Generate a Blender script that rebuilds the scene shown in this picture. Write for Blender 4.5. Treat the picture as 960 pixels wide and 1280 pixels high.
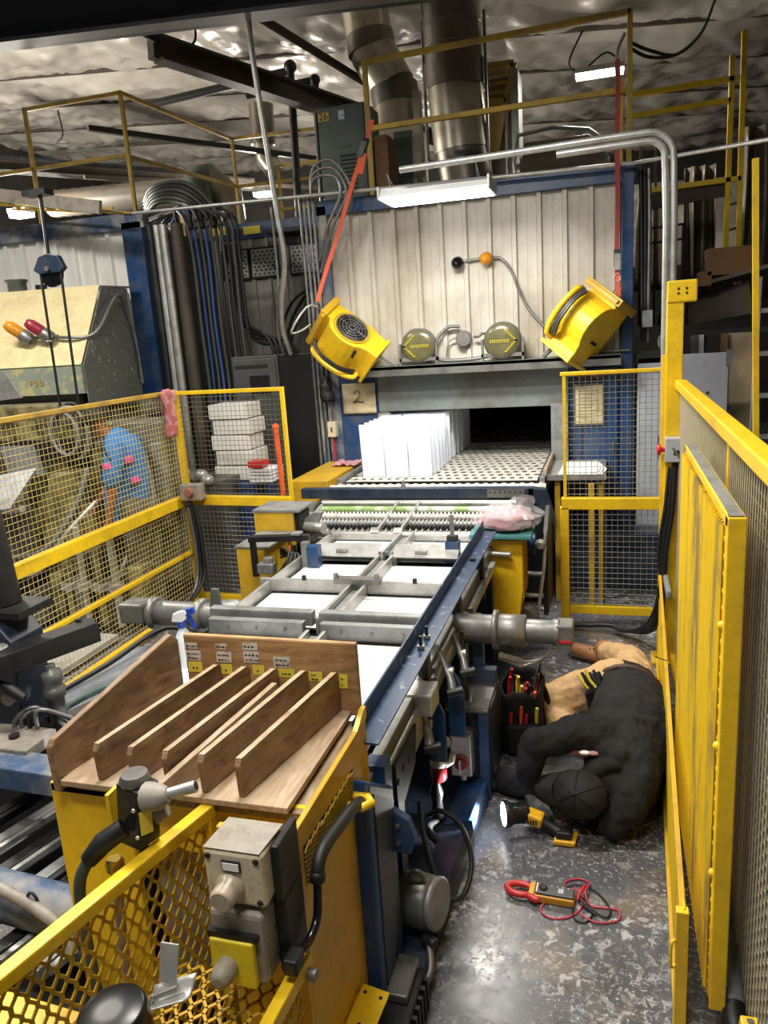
import bpy, bmesh, math, random
from mathutils import Vector, Matrix, noise
random.seed(7)
C = bpy.context.scene.collection
PI = math.pi
for o in list(bpy.data.objects): bpy.data.objects.remove(o)
sc = bpy.context.scene

# ---------------------------------------------------------------- camera
cam = bpy.data.cameras.new('camera'); co = bpy.data.objects.new('camera', cam); C.objects.link(co)
cam.sensor_fit = 'VERTICAL'; cam.sensor_height = 36.0; cam.sensor_width = 27.0
cam.lens = 950 / 1280 * 36.0; cam.clip_start = 0.05; cam.clip_end = 200
co.matrix_world = Matrix(((0.958576, -0.002898, 0.284823, 0), (0.277411, 0.236346, -0.931227, 0),
                          (-0.064618, 0.971665, 0.227360, 2.1), (0, 0, 0, 1)))
sc.camera = co
# ---------------------------------------------------------------- world, lights, exposure
w = bpy.data.worlds.new('world'); sc.world = w; w.use_nodes = True
w.node_tree.nodes['Background'].inputs[0].default_value = (0.75, 0.85, 1.0, 1)
w.node_tree.nodes['Background'].inputs[1].default_value = 0.06
sc.view_settings.view_transform = 'Standard'; sc.view_settings.look = 'None'
sc.view_settings.gamma = 1.0; sc.view_settings.use_curve_mapping = False
sc.view_settings.exposure = 0.35

def area(name, loc, sx, sy, power, col=(1.0, 0.95, 0.86), target=None):
    l = bpy.data.lights.new(name, 'AREA'); l.shape = 'RECTANGLE'; l.size = sx; l.size_y = sy
    l.energy = power; l.color = col
    o = bpy.data.objects.new(name, l); C.objects.link(o); o.location = loc
    if target is not None:
        o.rotation_euler = (Vector(target) - Vector(loc)).to_track_quat('-Z', 'Y').to_euler()
    return o
area('bay_light_oven', (-1.07, 5.16, 2.925), 0.62, 0.26, 48)
area('bay_light_far', (-0.11, 9.0, 4.54), 0.5, 0.16, 25)
area('bay_light_table', (-1.2, 2.6, 4.3), 1.2, 0.3, 120)
area('bay_light_aisle', (-0.75, 0.4, 4.0), 1.2, 0.3, 60)
area('bay_light_left', (-4.6, 3.6, 4.6), 1.2, 0.3, 110)
area('bay_light_press', (-3.6, 1.0, 4.4), 1.2, 0.3, 55)

def bulb(name, loc, power, col=(1.0, 0.93, 0.82), r=0.12):
    l = bpy.data.lights.new(name, 'POINT'); l.energy = power; l.color = col; l.shadow_soft_size = r
    o = bpy.data.objects.new(name, l); C.objects.link(o); o.location = loc; return o
bulb('far_lamp_left', (-7.5, 9.0, 3.80), 280)
bulb('ceiling_fill_left', (-9.0, 7.4, 4.0), 650)  # added fill bulb out of view, brightens the left ceiling
bulb('far_lamp_middle', (-4.88, 11.0, 4.05), 190)
bulb('far_lamp_right', (-0.11, 9.0, 4.30), 22)
bulb('rear_hall_fill', (-3.0, 13.0, 3.6), 60)  # added fill bulb with no fixture, brightens the rear hall
# ---------------------------------------------------------------- materials
MATS = {}
def rgb(c):
    return tuple(((v/255)/12.92 if v/255 <= 0.04045 else ((v/255+0.055)/1.055)**2.4) for v in c)
def mat(name, col, rough=0.5, metal=0.0, dirt=None, amt=0.5, scale=6.0, bump=0.0, bscale=40.0, emit=None, stretch=None, thr=(0.45, 0.7), alpha=None, trans=None, fine=0.12, coat=0.0):
    if name in MATS: return MATS[name]
    m = bpy.data.materials.new(name); m.use_nodes = True; MATS[name] = m
    nt = m.node_tree; N = nt.nodes; L = nt.links; b = N['Principled BSDF']
    c = rgb(col) + (1,)
    b.inputs['Base Color'].default_value = c; b.inputs['Roughness'].default_value = rough; b.inputs['Metallic'].default_value = metal
    if coat: b.inputs['Coat Weight'].default_value = coat
    tc = N.new('ShaderNodeNewGeometry'); mp = N.new('ShaderNodeMapping')
    L.new(tc.outputs['Position'], mp.inputs['Vector'])
    if stretch: mp.inputs['Scale'].default_value = stretch
    prev = None
    if fine and emit is None:
        nz = N.new('ShaderNodeTexNoise'); nz.inputs['Scale'].default_value = scale*7; nz.inputs['Detail'].default_value = 3
        L.new(mp.outputs[0], nz.inputs['Vector'])
        mx = N.new('ShaderNodeMix'); mx.data_type = 'RGBA'
        mx.inputs['A'].default_value = tuple(v*(1-fine*1.6) for v in c[:3])+(1,); mx.inputs['B'].default_value = tuple(min(1, v*(1+fine)) for v in c[:3])+(1,)
        L.new(nz.outputs['Fac'], mx.inputs['Factor']); prev = mx.outputs['Result']
    if dirt:
        n2 = N.new('ShaderNodeTexNoise'); n2.inputs['Scale'].default_value = scale; n2.inputs['Detail'].default_value = 6; n2.inputs['Roughness'].default_value = 0.65
        L.new(mp.outputs[0], n2.inputs['Vector'])
        mr = N.new('ShaderNodeMapRange'); mr.inputs['From Min'].default_value = thr[0]; mr.inputs['From Max'].default_value = thr[1]; mr.inputs['To Max'].default_value = amt
        L.new(n2.outputs['Fac'], mr.inputs['Value'])
        m2 = N.new('ShaderNodeMix'); m2.data_type = 'RGBA'
        if prev: L.new(prev, m2.inputs['A'])
        else: m2.inputs['A'].default_value = c
        m2.inputs['B'].default_value = rgb(dirt)+(1,)
        L.new(mr.outputs[0], m2.inputs['Factor']); prev = m2.outputs['Result']
    if prev: L.new(prev, b.inputs['Base Color'])
    if bump:
        n3 = N.new('ShaderNodeTexNoise'); n3.inputs['Scale'].default_value = bscale; n3.inputs['Detail'].default_value = 4
        L.new(mp.outputs[0], n3.inputs['Vector'])
        bp = N.new('ShaderNodeBump'); bp.inputs['Strength'].default_value = bump; bp.inputs['Distance'].default_value = 0.01
        L.new(n3.outputs['Fac'], bp.inputs['Height']); L.new(bp.outputs[0], b.inputs['Normal'])
    if emit is not None:
        b.inputs['Emission Color'].default_value = rgb(col)+(1,); b.inputs['Emission Strength'].default_value = emit
    if trans: b.inputs['Transmission Weight'].default_value = trans
    if alpha is not None: b.inputs['Alpha'].default_value = alpha
    return m

Y_ = mat('yellow_paint', (238, 196, 30), 0.38, dirt=(150, 124, 50), amt=0.35, scale=5, bump=0.15)
YD = mat('yellow_paint_worn', (204, 162, 38), 0.45, dirt=(118, 102, 66), amt=0.55, scale=4, thr=(0.48, 0.75), bump=0.15)
YR = mat('yellow_rail_dusty', (196, 160, 60), 0.55, dirt=(110, 95, 70), amt=0.7, scale=4)
BL = mat('blue_paint', (30, 66, 112), 0.35, dirt=(90, 92, 92), amt=0.6, scale=7, bump=0.1)
BD = mat('dark_blue_paint', (30, 44, 66), 0.4, dirt=(80, 84, 90), amt=0.5, scale=6)
BS = mat('blue_steel_dusty', (62, 88, 120), 0.55, dirt=(158, 150, 138), amt=0.9, scale=3.5, thr=(.42, .62))
ST = mat('grey_steel', (135, 135, 132), 0.4, 0.6, dirt=(70, 68, 64), amt=0.6, scale=8)
AL = mat('aluminium', (190, 190, 186), 0.35, 0.55, dirt=(110, 108, 102), amt=0.5, scale=9)
ALD = mat('dull_aluminium', (150, 152, 152), 0.45, 0.4, dirt=(80, 80, 78), amt=0.6, scale=8)
DK = mat('black_steel', (32, 32, 34), 0.45, 0.3, dirt=(70, 68, 66), amt=0.35, scale=9)
BK = mat('black_rubber', (22, 22, 23), 0.55)
BP = mat('black_plastic', (16, 16, 17), 0.22)
GP = mat('grey_galvanised', (118, 118, 116), 0.42, 0.5, dirt=(165, 163, 155), amt=0.5, scale=10)
PV = mat('grey_conduit', (128, 130, 130), 0.5, dirt=(95, 95, 92), amt=0.5, scale=9)
WH = mat('white_sheet', (236, 238, 242), 0.5, fine=0.03)
WP = mat('white_plate', (228, 235, 246), 0.45, fine=0.03)
WB = mat('white_belt', (228, 228, 226), 0.5, fine=0.04, dirt=(190, 188, 184), amt=0.5, scale=5, stretch=(6, 1, 1))
SI = mat('siding_grey', (206, 200, 188), 0.45, dirt=(122, 104, 78), amt=0.8, scale=1.3, stretch=(1.4, 1, 0.8), thr=(0.40, 0.76), fine=.06)
SW = mat('siding_white', (234, 232, 226), 0.45, dirt=(170, 162, 148), amt=0.3, scale=1.2, stretch=(3, 1, 0.4))
SM = mat('siding_far', (172, 168, 162), 0.5, dirt=(96, 84, 70), amt=0.8, scale=1.5, stretch=(3, 1, 0.5))
LT = mat('lintel_grey', (120, 128, 128), 0.5, dirt=(86, 80, 66), amt=0.8, scale=2.5)
CR = mat('cream_paint', (226, 210, 160), 0.42, dirt=(150, 130, 90), amt=0.35, scale=6)
CG = mat('splattered_grey', (104, 106, 98), 0.5, dirt=(206, 202, 190), amt=0.8, scale=22, thr=(0.62, 0.66))
CT = mat('teal_grey_paint', (138, 148, 134), 0.5, dirt=(196, 180, 120), amt=0.7, scale=9, thr=(0.5, 0.6))
EC = mat('cabinet_grey', (78, 80, 80), 0.45, dirt=(56, 54, 50), amt=0.6, scale=3)
EB = mat('cabinet_black', (24, 24, 25), 0.4)
LG = mat('light_grey_panel', (170, 176, 184), 0.4, dirt=(120, 124, 130), amt=0.4, scale=4)
BE = mat('beige_plastic', (214, 202, 172), 0.42, dirt=(150, 134, 104), amt=0.5, scale=14)
TN = mat('taupe_plastic', (150, 142, 130), 0.5, dirt=(84, 78, 70), amt=0.6, scale=14)
OR = mat('orange_strap', (226, 98, 62), 0.7, dirt=(160, 80, 60), amt=0.4, scale=12)
OP = mat('orange_plastic', (238, 92, 40), 0.45)
RD = mat('red_plastic', (196, 34, 36), 0.35)
RT = mat('faded_red_strap', (150, 62, 50), 0.7)
GN = mat('green_machine_paint', (58, 72, 62), 0.45, dirt=(86, 88, 78), amt=0.5, scale=3)
GT = mat('green_tube', (128, 158, 92), 0.4, dirt=(196, 200, 190), amt=0.85, scale=3.5, thr=(0.48, 0.56))
TE = mat('teal_foam', (72, 132, 134), 0.8)
PK = mat('pink_cloth', (188, 140, 150), 0.85, dirt=(160, 100, 108), amt=0.5, scale=12)
RG = mat('red_rag', (176, 96, 96), 0.9, dirt=(214, 190, 184), amt=0.8, scale=18)
DC = mat('duct_metal', (190, 182, 162), 0.3, 0.5, dirt=(110, 96, 70), amt=0.6, scale=2)
DD = mat('dull_duct', (112, 107, 98), 0.36, 0.45, dirt=(120, 96, 60), amt=0.5, scale=2)
BR = mat('brown_steel', (66, 58, 50), 0.6, 0.2, dirt=(92, 80, 64), amt=0.6, scale=3)
CB = mat('cardboard', (120, 88, 58), 0.85)
PA = mat('paper_white', (240, 240, 238), 0.7, fine=0.02)
PO = mat('old_paper', (196, 182, 146), 0.8, dirt=(140, 122, 86), amt=0.6, scale=14, bump=0.6, bscale=30)
LY = mat('yellow_label', (226, 206, 70), 0.7, fine=0.03)
INK = mat('black_ink', (28, 26, 24), 0.7, fine=0)
AM = mat('amber_lens', (214, 142, 30), 0.25)
RL = mat('dark_red_lens', (150, 40, 60), 0.3)
ARW = mat('arrow_led', (206, 190, 40), 0.4)
LENS = mat('dirty_lens', (92, 88, 62), 0.22, dirt=(120, 112, 80), amt=0.6, scale=9)
LIT = mat('led_diffuser', (255, 250, 238), 0.4, emit=14.0)
LITF = mat('led_diffuser_far', (255, 250, 240), 0.4, emit=10.0)
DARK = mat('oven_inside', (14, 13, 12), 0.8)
KRAFT = mat('concrete_wall', (70, 66, 60), 0.8, dirt=(40, 36, 32), amt=0.6, scale=2)
def wood(name, a, b, ax='Y'):
    m = bpy.data.materials.new(name); m.use_nodes = True; MATS[name] = m
    nt = m.node_tree; N = nt.nodes; L = nt.links; bs = N['Principled BSDF']
    g = N.new('ShaderNodeNewGeometry'); mp = N.new('ShaderNodeMapping')
    mp.inputs['Scale'].default_value = (1, 0.22, 1) if ax == 'Y' else (0.22, 1, 1)
    L.new(g.outputs['Position'], mp.inputs['Vector'])
    nz = N.new('ShaderNodeTexNoise'); nz.inputs['Scale'].default_value = 26; nz.inputs['Detail'].default_value = 6; nz.inputs['Distortion'].default_value = 1.4
    L.new(mp.outputs[0], nz.inputs['Vector'])
    cr = N.new('ShaderNodeValToRGB'); cr.color_ramp.elements[0].position = 0.3; cr.color_ramp.elements[1].position = 0.68
    cr.color_ramp.elements[0].color = rgb(b)+(1,); cr.color_ramp.elements[1].color = rgb(a)+(1,)
    L.new(nz.outputs['Fac'], cr.inputs[0])
    n2 = N.new('ShaderNodeTexNoise'); n2.inputs['Scale'].default_value = 5; n2.inputs['Detail'].default_value = 4
    L.new(g.outputs['Position'], n2.inputs['Vector'])
    mx = N.new('ShaderNodeMix'); mx.data_type = 'RGBA'; mx.blend_type = 'MULTIPLY'
    mr = N.new('ShaderNodeMapRange'); mr.inputs['From Min'].default_value = 0.4; mr.inputs['From Max'].default_value = 0.7; mr.inputs['To Max'].default_value = 0.5
    L.new(n2.outputs['Fac'], mr.inputs['Value']); L.new(mr.outputs[0], mx.inputs['Factor'])
    L.new(cr.outputs[0], mx.inputs['A']); mx.inputs['B'].default_value = rgb((150, 130, 105))+(1,)
    L.new(mx.outputs['Result'], bs.inputs['Base Color'])
    bs.inputs['Roughness'].default_value = 0.55
    bp = N.new('ShaderNodeBump'); bp.inputs['Strength'].default_value = 0.15; bp.inputs['Distance'].default_value = 0.005
    L.new(nz.outputs['Fac'], bp.inputs['Height']); L.new(bp.outputs[0], bs.inputs['Normal'])
    return m
WD = wood('plywood_brown', (166, 136, 102), (114, 86, 60))
WX = wood('plywood_back', (196, 158, 110), (152, 112, 70), 'X')
WE = mat('plywood_edge', (178, 156, 126), 0.7, dirt=(120, 94, 68), amt=0.8, scale=16)
WBASE = wood('plywood_base', (196, 176, 150), (160, 134, 104))
PLK = wood('plank_dusty', (176, 158, 128), (120, 98, 70))

# ---------------------------------------------------------------- mesh helpers
class MB:
    def __init__(s): s.v = []; s.f = []; s.sm = []
    def add(s, vs, fs, smooth=False):
        n = len(s.v); s.v += [tuple(v) for v in vs]; s.f += [tuple(i+n for i in f) for f in fs]; s.sm += [smooth]*len(fs); return s
    def box(s, a, b):
        (x0, y0, z0), (x1, y1, z1) = a, b
        x0, x1 = sorted((x0, x1)); y0, y1 = sorted((y0, y1)); z0, z1 = sorted((z0, z1))
        vs = [(x0,y0,z0),(x1,y0,z0),(x1,y1,z0),(x0,y1,z0),(x0,y0,z1),(x1,y0,z1),(x1,y1,z1),(x0,y1,z1)]
        return s.add(vs, [(3,2,1,0),(4,5,6,7),(0,1,5,4),(1,2,6,5),(2,3,7,6),(3,0,4,7)])
    def bar(s, p, q, w, h=None, up=(0,0,1)):
        p = Vector(p); q = Vector(q); h = w if h is None else h
        d = (q-p).normalized(); u = Vector(up)
        if abs(d.dot(u)) > 0.98: u = Vector((0,1,0))
        r = d.cross(u).normalized(); u = r.cross(d)
        vs = []
        for c in (p, q):
            for a, b in ((-1,-1),(1,-1),(1,1),(-1,1)): vs.append(c + r*(a*w/2) + u*(b*h/2))
        return s.add(vs, [(3,2,1,0),(4,5,6,7),(0,1,5,4),(1,2,6,5),(2,3,7,6),(3,0,4,7)])
    def tube(s, pts, r, n=8, caps=True, smooth=True, closed=False):
        P = [Vector(p) for p in pts]; k = len(P)
        R = r if isinstance(r, (list, tuple)) else [r]*k
        vs = []; fs = []; ref = None
        for i in range(k):
            if closed: d = P[(i+1) % k]-P[i-1]
            else: d = (P[min(i+1,k-1)]-P[max(i-1,0)])
            d.normalize()
            if ref is None:
                ref = Vector((0,0,1)) if abs(d.z) < 0.9 else Vector((1,0,0))
                a = d.cross(ref).normalized()
            else:
                a = (a - d*a.dot(d))
                if a.length < 1e-6: a = d.orthogonal()
                a.normalize()
            b = d.cross(a)
            for j in range(n):
                t = 2*PI*j/n; vs.append(P[i] + (a*math.cos(t)+b*math.sin(t))*R[i])
        for i in range(k if closed else k-1):
            i2 = (i+1) % k
            for j in range(n):
                j2 = (j+1) % n
                fs.append((i*n+j, i2*n+j, i2*n+j2, i*n+j2)[::-1])
        s.add(vs, fs, smooth)
        if caps and not closed:
            s.add(vs[:n], [tuple(range(n))]); s.add(vs[-n:], [tuple(range(n))[::-1]])
        return s
    def cyl(s, p, q, r, r2=None, n=16): return s.tube([p, q], [r, r if r2 is None else r2], n)
    def lathe(s, prof, o, axis=(0,0,1), n=20):
        ax = Vector(axis).normalized(); o = Vector(o); a = ax.orthogonal().normalized(); b = ax.cross(a)
        vs = []; fs = []; k = len(prof)
        for r, h in prof:
            for j in range(n):
                t = 2*PI*j/n; vs.append(o + ax*h + (a*math.cos(t)+b*math.sin(t))*max(r, 1e-4))
        for i in range(k-1):
            for j in range(n):
                j2 = (j+1) % n; fs.append((i*n+j, i*n+j2, (i+1)*n+j2, (i+1)*n+j))
        s.add(vs, fs, True)
        s.add(vs[:n], [tuple(range(n))[::-1]]); s.add(vs[-n:], [tuple(range(n))]); return s
    def prism(s, poly, vec):
        P = [Vector(p) for p in poly]; v = Vector(vec); n = len(P)
        vs = P + [p+v for p in P]
        fs = [tuple(range(n))[::-1], tuple(range(n, 2*n))] + [(i, (i+1) % n, n+(i+1) % n, n+i) for i in range(n)]
        return s.add(vs, fs)
    def ball(s, c, r, n=12, m=8):
        rx, ry, rz = r if isinstance(r, (list, tuple)) else (r, r, r); c = Vector(c)
        vs = []; fs = []
        for i in range(m+1):
            t = PI*i/m
            for j in range(n):
                p = 2*PI*j/n; vs.append(c + Vector((rx*math.sin(t)*math.cos(p), ry*math.sin(t)*math.sin(p), rz*math.cos(t))))
        for i in range(m):
            for j in range(n):
                j2 = (j+1) % n; fs.append((i*n+j, (i+1)*n+j, (i+1)*n+j2, i*n+j2))
        return s.add(vs, fs, True)
    def grid(s, fn, nu, nv, smooth=True):
        vs = [fn(i/nu, j/nv) for i in range(nu+1) for j in range(nv+1)]
        fs = [(i*(nv+1)+j, (i+1)*(nv+1)+j, (i+1)*(nv+1)+j+1, i*(nv+1)+j+1) for i in range(nu) for j in range(nv)]
        return s.add(vs, fs, smooth)
    def build(s, name, m, parent=None, bevel=0, kind=None, label=None, solid=0, fixn=True):
        V = [Vector(v) for v in s.v]
        lo = Vector([min(v[i] for v in V) for i in range(3)]); hi = Vector([max(v[i] for v in V) for i in range(3)])
        org = Vector(((lo.x+hi.x)/2, (lo.y+hi.y)/2, lo.z))
        me = bpy.data.meshes.new(name); me.from_pydata([v-org for v in V], [], s.f); me.update()
        me.polygons.foreach_set('use_smooth', s.sm)
        if fixn and len(s.f) < 6000:
            bm = bmesh.new(); bm.from_mesh(me); bmesh.ops.recalc_face_normals(bm, faces=bm.faces); bm.to_mesh(me); bm.free()
        me.materials.append(m)
        o = bpy.data.objects.new(name, me); C.objects.link(o)
        if parent is not None:
            o.parent = parent; o.location = org - wloc(parent)
        else: o.location = org
        if bevel:
            b = o.modifiers.new('bevel', 'BEVEL'); b.width = bevel; b.segments = 2; b.limit_method = 'ANGLE'
        if solid:
            b = o.modifiers.new('solid', 'SOLIDIFY'); b.thickness = solid
        if kind: o['kind'] = kind
        if label: o['label'] = label
        return o
def wloc(o):
    v = Vector(o.location)
    while o.parent: o = o.parent; v += o.location
    return v
def thing(name, label, cat, loc=(0,0,0), group=None):
    o = bpy.data.objects.new(name, None); o.empty_display_size = 0.05; C.objects.link(o)
    o.location = loc; o['label'] = label; o['category'] = cat
    if group: o['group'] = group
    return o
def tag(o, label, cat, group=None):
    o['label'] = label; o['category'] = cat
    if group: o['group'] = group
    return o
def struct(o): o['kind'] = 'structure'; return o
def dup(o, parent=None, shift=None):
    c = o.copy(); C.objects.link(c)
    if parent is not None: c.parent = parent
    if shift is not None: c.location = Vector(o.location) + Vector(shift)
    return c
def dup_tree(o, parent=None, shift=None):
    kids = list(o.children); c = dup(o, parent, shift)
    for k in kids: dup_tree(k, c)
    return c
def B(a, b): return MB().box(a, b)
def smooth_path(pts, n=6):
    P = [Vector(p) for p in pts]; out = []
    for i in range(len(P)-1):
        p0 = P[max(i-1,0)]; p1 = P[i]; p2 = P[i+1]; p3 = P[min(i+2,len(P)-1)]
        for k in range(n):
            t = k/n
            out.append(0.5*((2*p1)+(p2-p0)*t+(2*p0-5*p1+4*p2-p3)*t*t+(3*p1-p0-3*p2+p3)*t**3))
    out.append(P[-1]); return out
def cable(pts, r, n=6, k=5): return MB().tube(smooth_path(pts, k), r, n)
def wire_mesh(mb, o, u, ul, v, vl, pitch, r):
    o = Vector(o); u = Vector(u).normalized(); v = Vector(v).normalized()
    nu = int(ul/pitch); nv = int(vl/pitch)
    for i in range(nu+1):
        p = o+u*min(ul, (i+0.5)*pitch); mb.tube([p, p+v*vl], r, 4, caps=False, smooth=False)
    nn = u.cross(v).normalized()*r*1.6
    for j in range(nv+1):
        p = o+v*min(vl, (j+0.5)*pitch)+nn; mb.tube([p, p+u*ul], r, 4, caps=False, smooth=False)
    return mb
def expanded(mb, o, u, ul, v, vl, pu, pv, w, t):
    """diamond expanded metal: two strands per cell"""
    o = Vector(o); u = Vector(u).normalized(); v = Vector(v).normalized(); nn = u.cross(v).normalized()
    nu = max(1, round(ul/pu)); nv = max(1, round(vl/pv)); pu = ul/nu; pv = vl/nv
    for i in range(nu):
        for j in range(nv):
            for k in range(2):
                # hexagon-like opening: short bond then slanted strand
                a = o+u*(i*pu)+v*(j*pv)
                if k == 0:
                    p = a+v*(pv*0.12); q = a+u*(pu*0.5)+v*(pv*0.44)
                    p2 = a+u*(pu*0.5)+v*(pv*0.56); q2 = a+v*(pv*0.88)
                else:
                    p = a+u*(pu)+v*(pv*0.12); q = a+u*(pu*0.5)+v*(pv*0.44)
                    p2 = a+u*(pu*0.5)+v*(pv*0.56); q2 = a+u*(pu)+v*(pv*0.88)
                mb.bar(p, q, w, t, nn); mb.bar(p2, q2, w, t, nn)
            mb.bar(a+u*(pu*.5)+v*(pv*.42), a+u*(pu*.5)+v*(pv*.58), w*1.3, t, nn)
            mb.bar(a+v*(-pv*.14), a+v*(pv*.14), w*1.3, t, nn)
    return mb
def text(name, s, loc, size, m, parent, rot=(PI/2, 0, 0), ext=0.0008, align='CENTER'):
    cu = bpy.data.curves.new(name, 'FONT'); cu.body = s; cu.size = size; cu.extrude = ext; cu.align_x = align; cu.align_y = 'CENTER'
    o = bpy.data.objects.new(name, cu); C.objects.link(o); cu.materials.append(m); o.rotation_euler = rot
    dg = bpy.context.evaluated_depsgraph_get(); me = bpy.data.meshes.new_from_object(o.evaluated_get(dg)); bpy.data.objects.remove(o)
    me.materials.clear(); me.materials.append(m)
    o = bpy.data.objects.new(name, me); C.objects.link(o); o.rotation_euler = rot
    o.parent = parent; o.location = Vector(loc) - (wloc(parent) if parent else Vector())
    return o
ORD = ['first', 'second', 'third', 'fourth', 'fifth', 'sixth', 'seventh', 'eighth', 'ninth', 'tenth', 'eleventh', 'twelfth', 'thirteenth', 'fourteenth', 'fifteenth']
# ================================================================ SETTING
# floor: painted concrete, white flakes where the paint has lifted
fm = bpy.data.materials.new('painted_concrete'); fm.use_nodes = True
nt = fm.node_tree; N = nt.nodes; L = nt.links; bs = N['Principled BSDF']
g = N.new('ShaderNodeNewGeometry')
def NZ(scale, detail=6, rough=0.6, dist=0.0):
    n = N.new('ShaderNodeTexNoise'); n.inputs['Scale'].default_value = scale; n.inputs['Detail'].default_value = detail
    n.inputs['Roughness'].default_value = rough; n.inputs['Distortion'].default_value = dist
    L.new(g.outputs['Position'], n.inputs['Vector']); return n.outputs['Fac']
def MR(src, a, b, c=0.0, d=1.0):
    n = N.new('ShaderNodeMapRange'); n.inputs['From Min'].default_value = a; n.inputs['From Max'].default_value = b
    n.inputs['To Min'].default_value = c; n.inputs['To Max'].default_value = d; L.new(src, n.inputs['Value']); return n.outputs[0]
def MX(fac, a, b):
    n = N.new('ShaderNodeMix'); n.data_type = 'RGBA'; L.new(fac, n.inputs['Factor'])
    for k, v in (('A', a), ('B', b)):
        if isinstance(v, tuple): n.inputs[k].default_value = rgb(v)+(1,)
        else: L.new(v, n.inputs[k])
    return n.outputs['Result']
def MUL(a, b):
    n = N.new('ShaderNodeMath'); n.operation = 'MULTIPLY'; L.new(a, n.inputs[0]); L.new(b, n.inputs[1]); return n.outputs[0]
base = MX(MR(NZ(2.2, 5), 0.4, 0.65), (86, 88, 94), (70, 69, 70))
base = MX(MR(NZ(3.1, 4), 0.55, 0.63, 0, 0.8), base, (112, 100, 86))
zone = MR(NZ(1.6, 4, 0.6), 0.42, 0.58)
big = MUL(MR(NZ(24, 8, 0.74, 0.7), 0.53, 0.57, 0, 0.75), zone)
fine_ = MUL(MR(NZ(60, 6, 0.7, 0.5), 0.56, 0.62, 0, 0.9), MR(NZ(2.3, 4, 0.6), 0.40, 0.56))
mxn = N.new('ShaderNodeMath'); mxn.operation = 'MAXIMUM'; L.new(big, mxn.inputs[0]); L.new(fine_, mxn.inputs[1]); flake = mxn.outputs[0]
base = MX(flake, base, (196, 196, 197))
speck = MR(NZ(130, 3, 0.6), 0.66, 0.70, 0, 0.7)
base = MX(speck, base, (190, 190, 188))
L.new(base, bs.inputs['Base Color'])
L.new(MR(NZ(6, 5), 0.35, 0.7, 0.2, 0.42), bs.inputs['Roughness'])
bp = N.new('ShaderNodeBump'); bp.inputs['Strength'].default_value = 0.25; bp.inputs['Distance'].default_value = 0.004
L.new(flake, bp.inputs['Height']); L.new(bp.outputs[0], bs.inputs['Normal'])
struct(B((-11, -1.5, -0.1), (5, 16, 0)).build('floor', fm))

# ceiling: sagging white-faced insulation, roof falling 1:12 to the right
im = mat('insulation_facing', (184, 178, 168), 0.34, 0.2, dirt=(130, 120, 108), amt=0.5, scale=0.8, bump=0.9, bscale=6)
def roof_z(x, y): return 5.22 - 0.08*x
def ceil_fn(u, v):
    x = -11+16*u; y = 5.6+10.4*v
    bay = (y-5.6)/1.35; t = bay-math.floor(bay)
    sag = -0.10*math.sin(PI*t)**0.7
    n1 = noise.noise(Vector((x*0.55, y*0.9, 3))); n2 = noise.noise(Vector((x*1.6+y*0.8, y*1.3, 8))); n3 = abs(noise.noise(Vector((x*2.7-y*1.2, y*1.1+x*0.6, 1))))
    return Vector((x, y, roof_z(x, y)+sag+0.16*n1*math.sin(PI*t)+0.06*n2-0.11*n3*math.sin(PI*t)+.07*abs(noise.noise(Vector((x*4+y*3, y*2.2-x*1.5, 6))))-.05*abs(noise.noise(Vector((x*1.5-y*4, y*3+x, 2))))))
struct(MB().grid(ceil_fn, 260, 190).build('ceiling', im, fixn=False))
for k in range(8):
    y = 5.6+1.35*k
    o = MB().bar((-11, y, roof_z(-11, y)-0.02), (5, y, roof_z(5, y)-0.02), 0.05, 0.05).build('purlin', BR); struct(o); o.name = 'trim_%d' % (k+1)
# deep dark girder across the top left
o = MB().bar((-11, 6.0, 4.72+0.066*6.05+0.52), (5, 6.0, 4.72-0.066*9.95+0.52), 0.22, 1.15).build('trim_9', mat('girder', (30, 27, 25), 0.6)); struct(o)
o = MB().bar((-11, 5.9, 4.72+0.066*6.05-0.07), (5, 5.9, 4.72-0.066*9.95-0.07), 0.14, 0.03).build('trim_10', mat('girder_flange_lit', (92, 89, 84), 0.6)); struct(o)  # paler flange colour carries the light on the girder's underside
wm = mat('dark_wall', (40, 37, 34), 0.8, dirt=(62, 56, 48), amt=0.6, scale=1)
struct(B((-11, 15.9, 0), (5, 16, 6)).build('wall_back', wm))
struct(B((-11, -1.5, 0), (-10.9, 16, 6)).build('wall_left', wm))
struct(B((4.9, -1.5, 0), (5, 16, 5)).build('wall_right', wm))
# lower dark band where wall meets roof, insulation hanging on the far right wall
def wins(u, v):
    x = -1.6+5.6*u; z = 2.9+1.25*v - 0.03*x
    return Vector((x, 13.5+0.06*noise.noise(Vector((x*2, z*3, 0)))-0.05*abs(math.sin(v*PI*3)), z))
struct(MB().grid(wins, 50, 24).build('trim_11', im, fixn=False))

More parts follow.
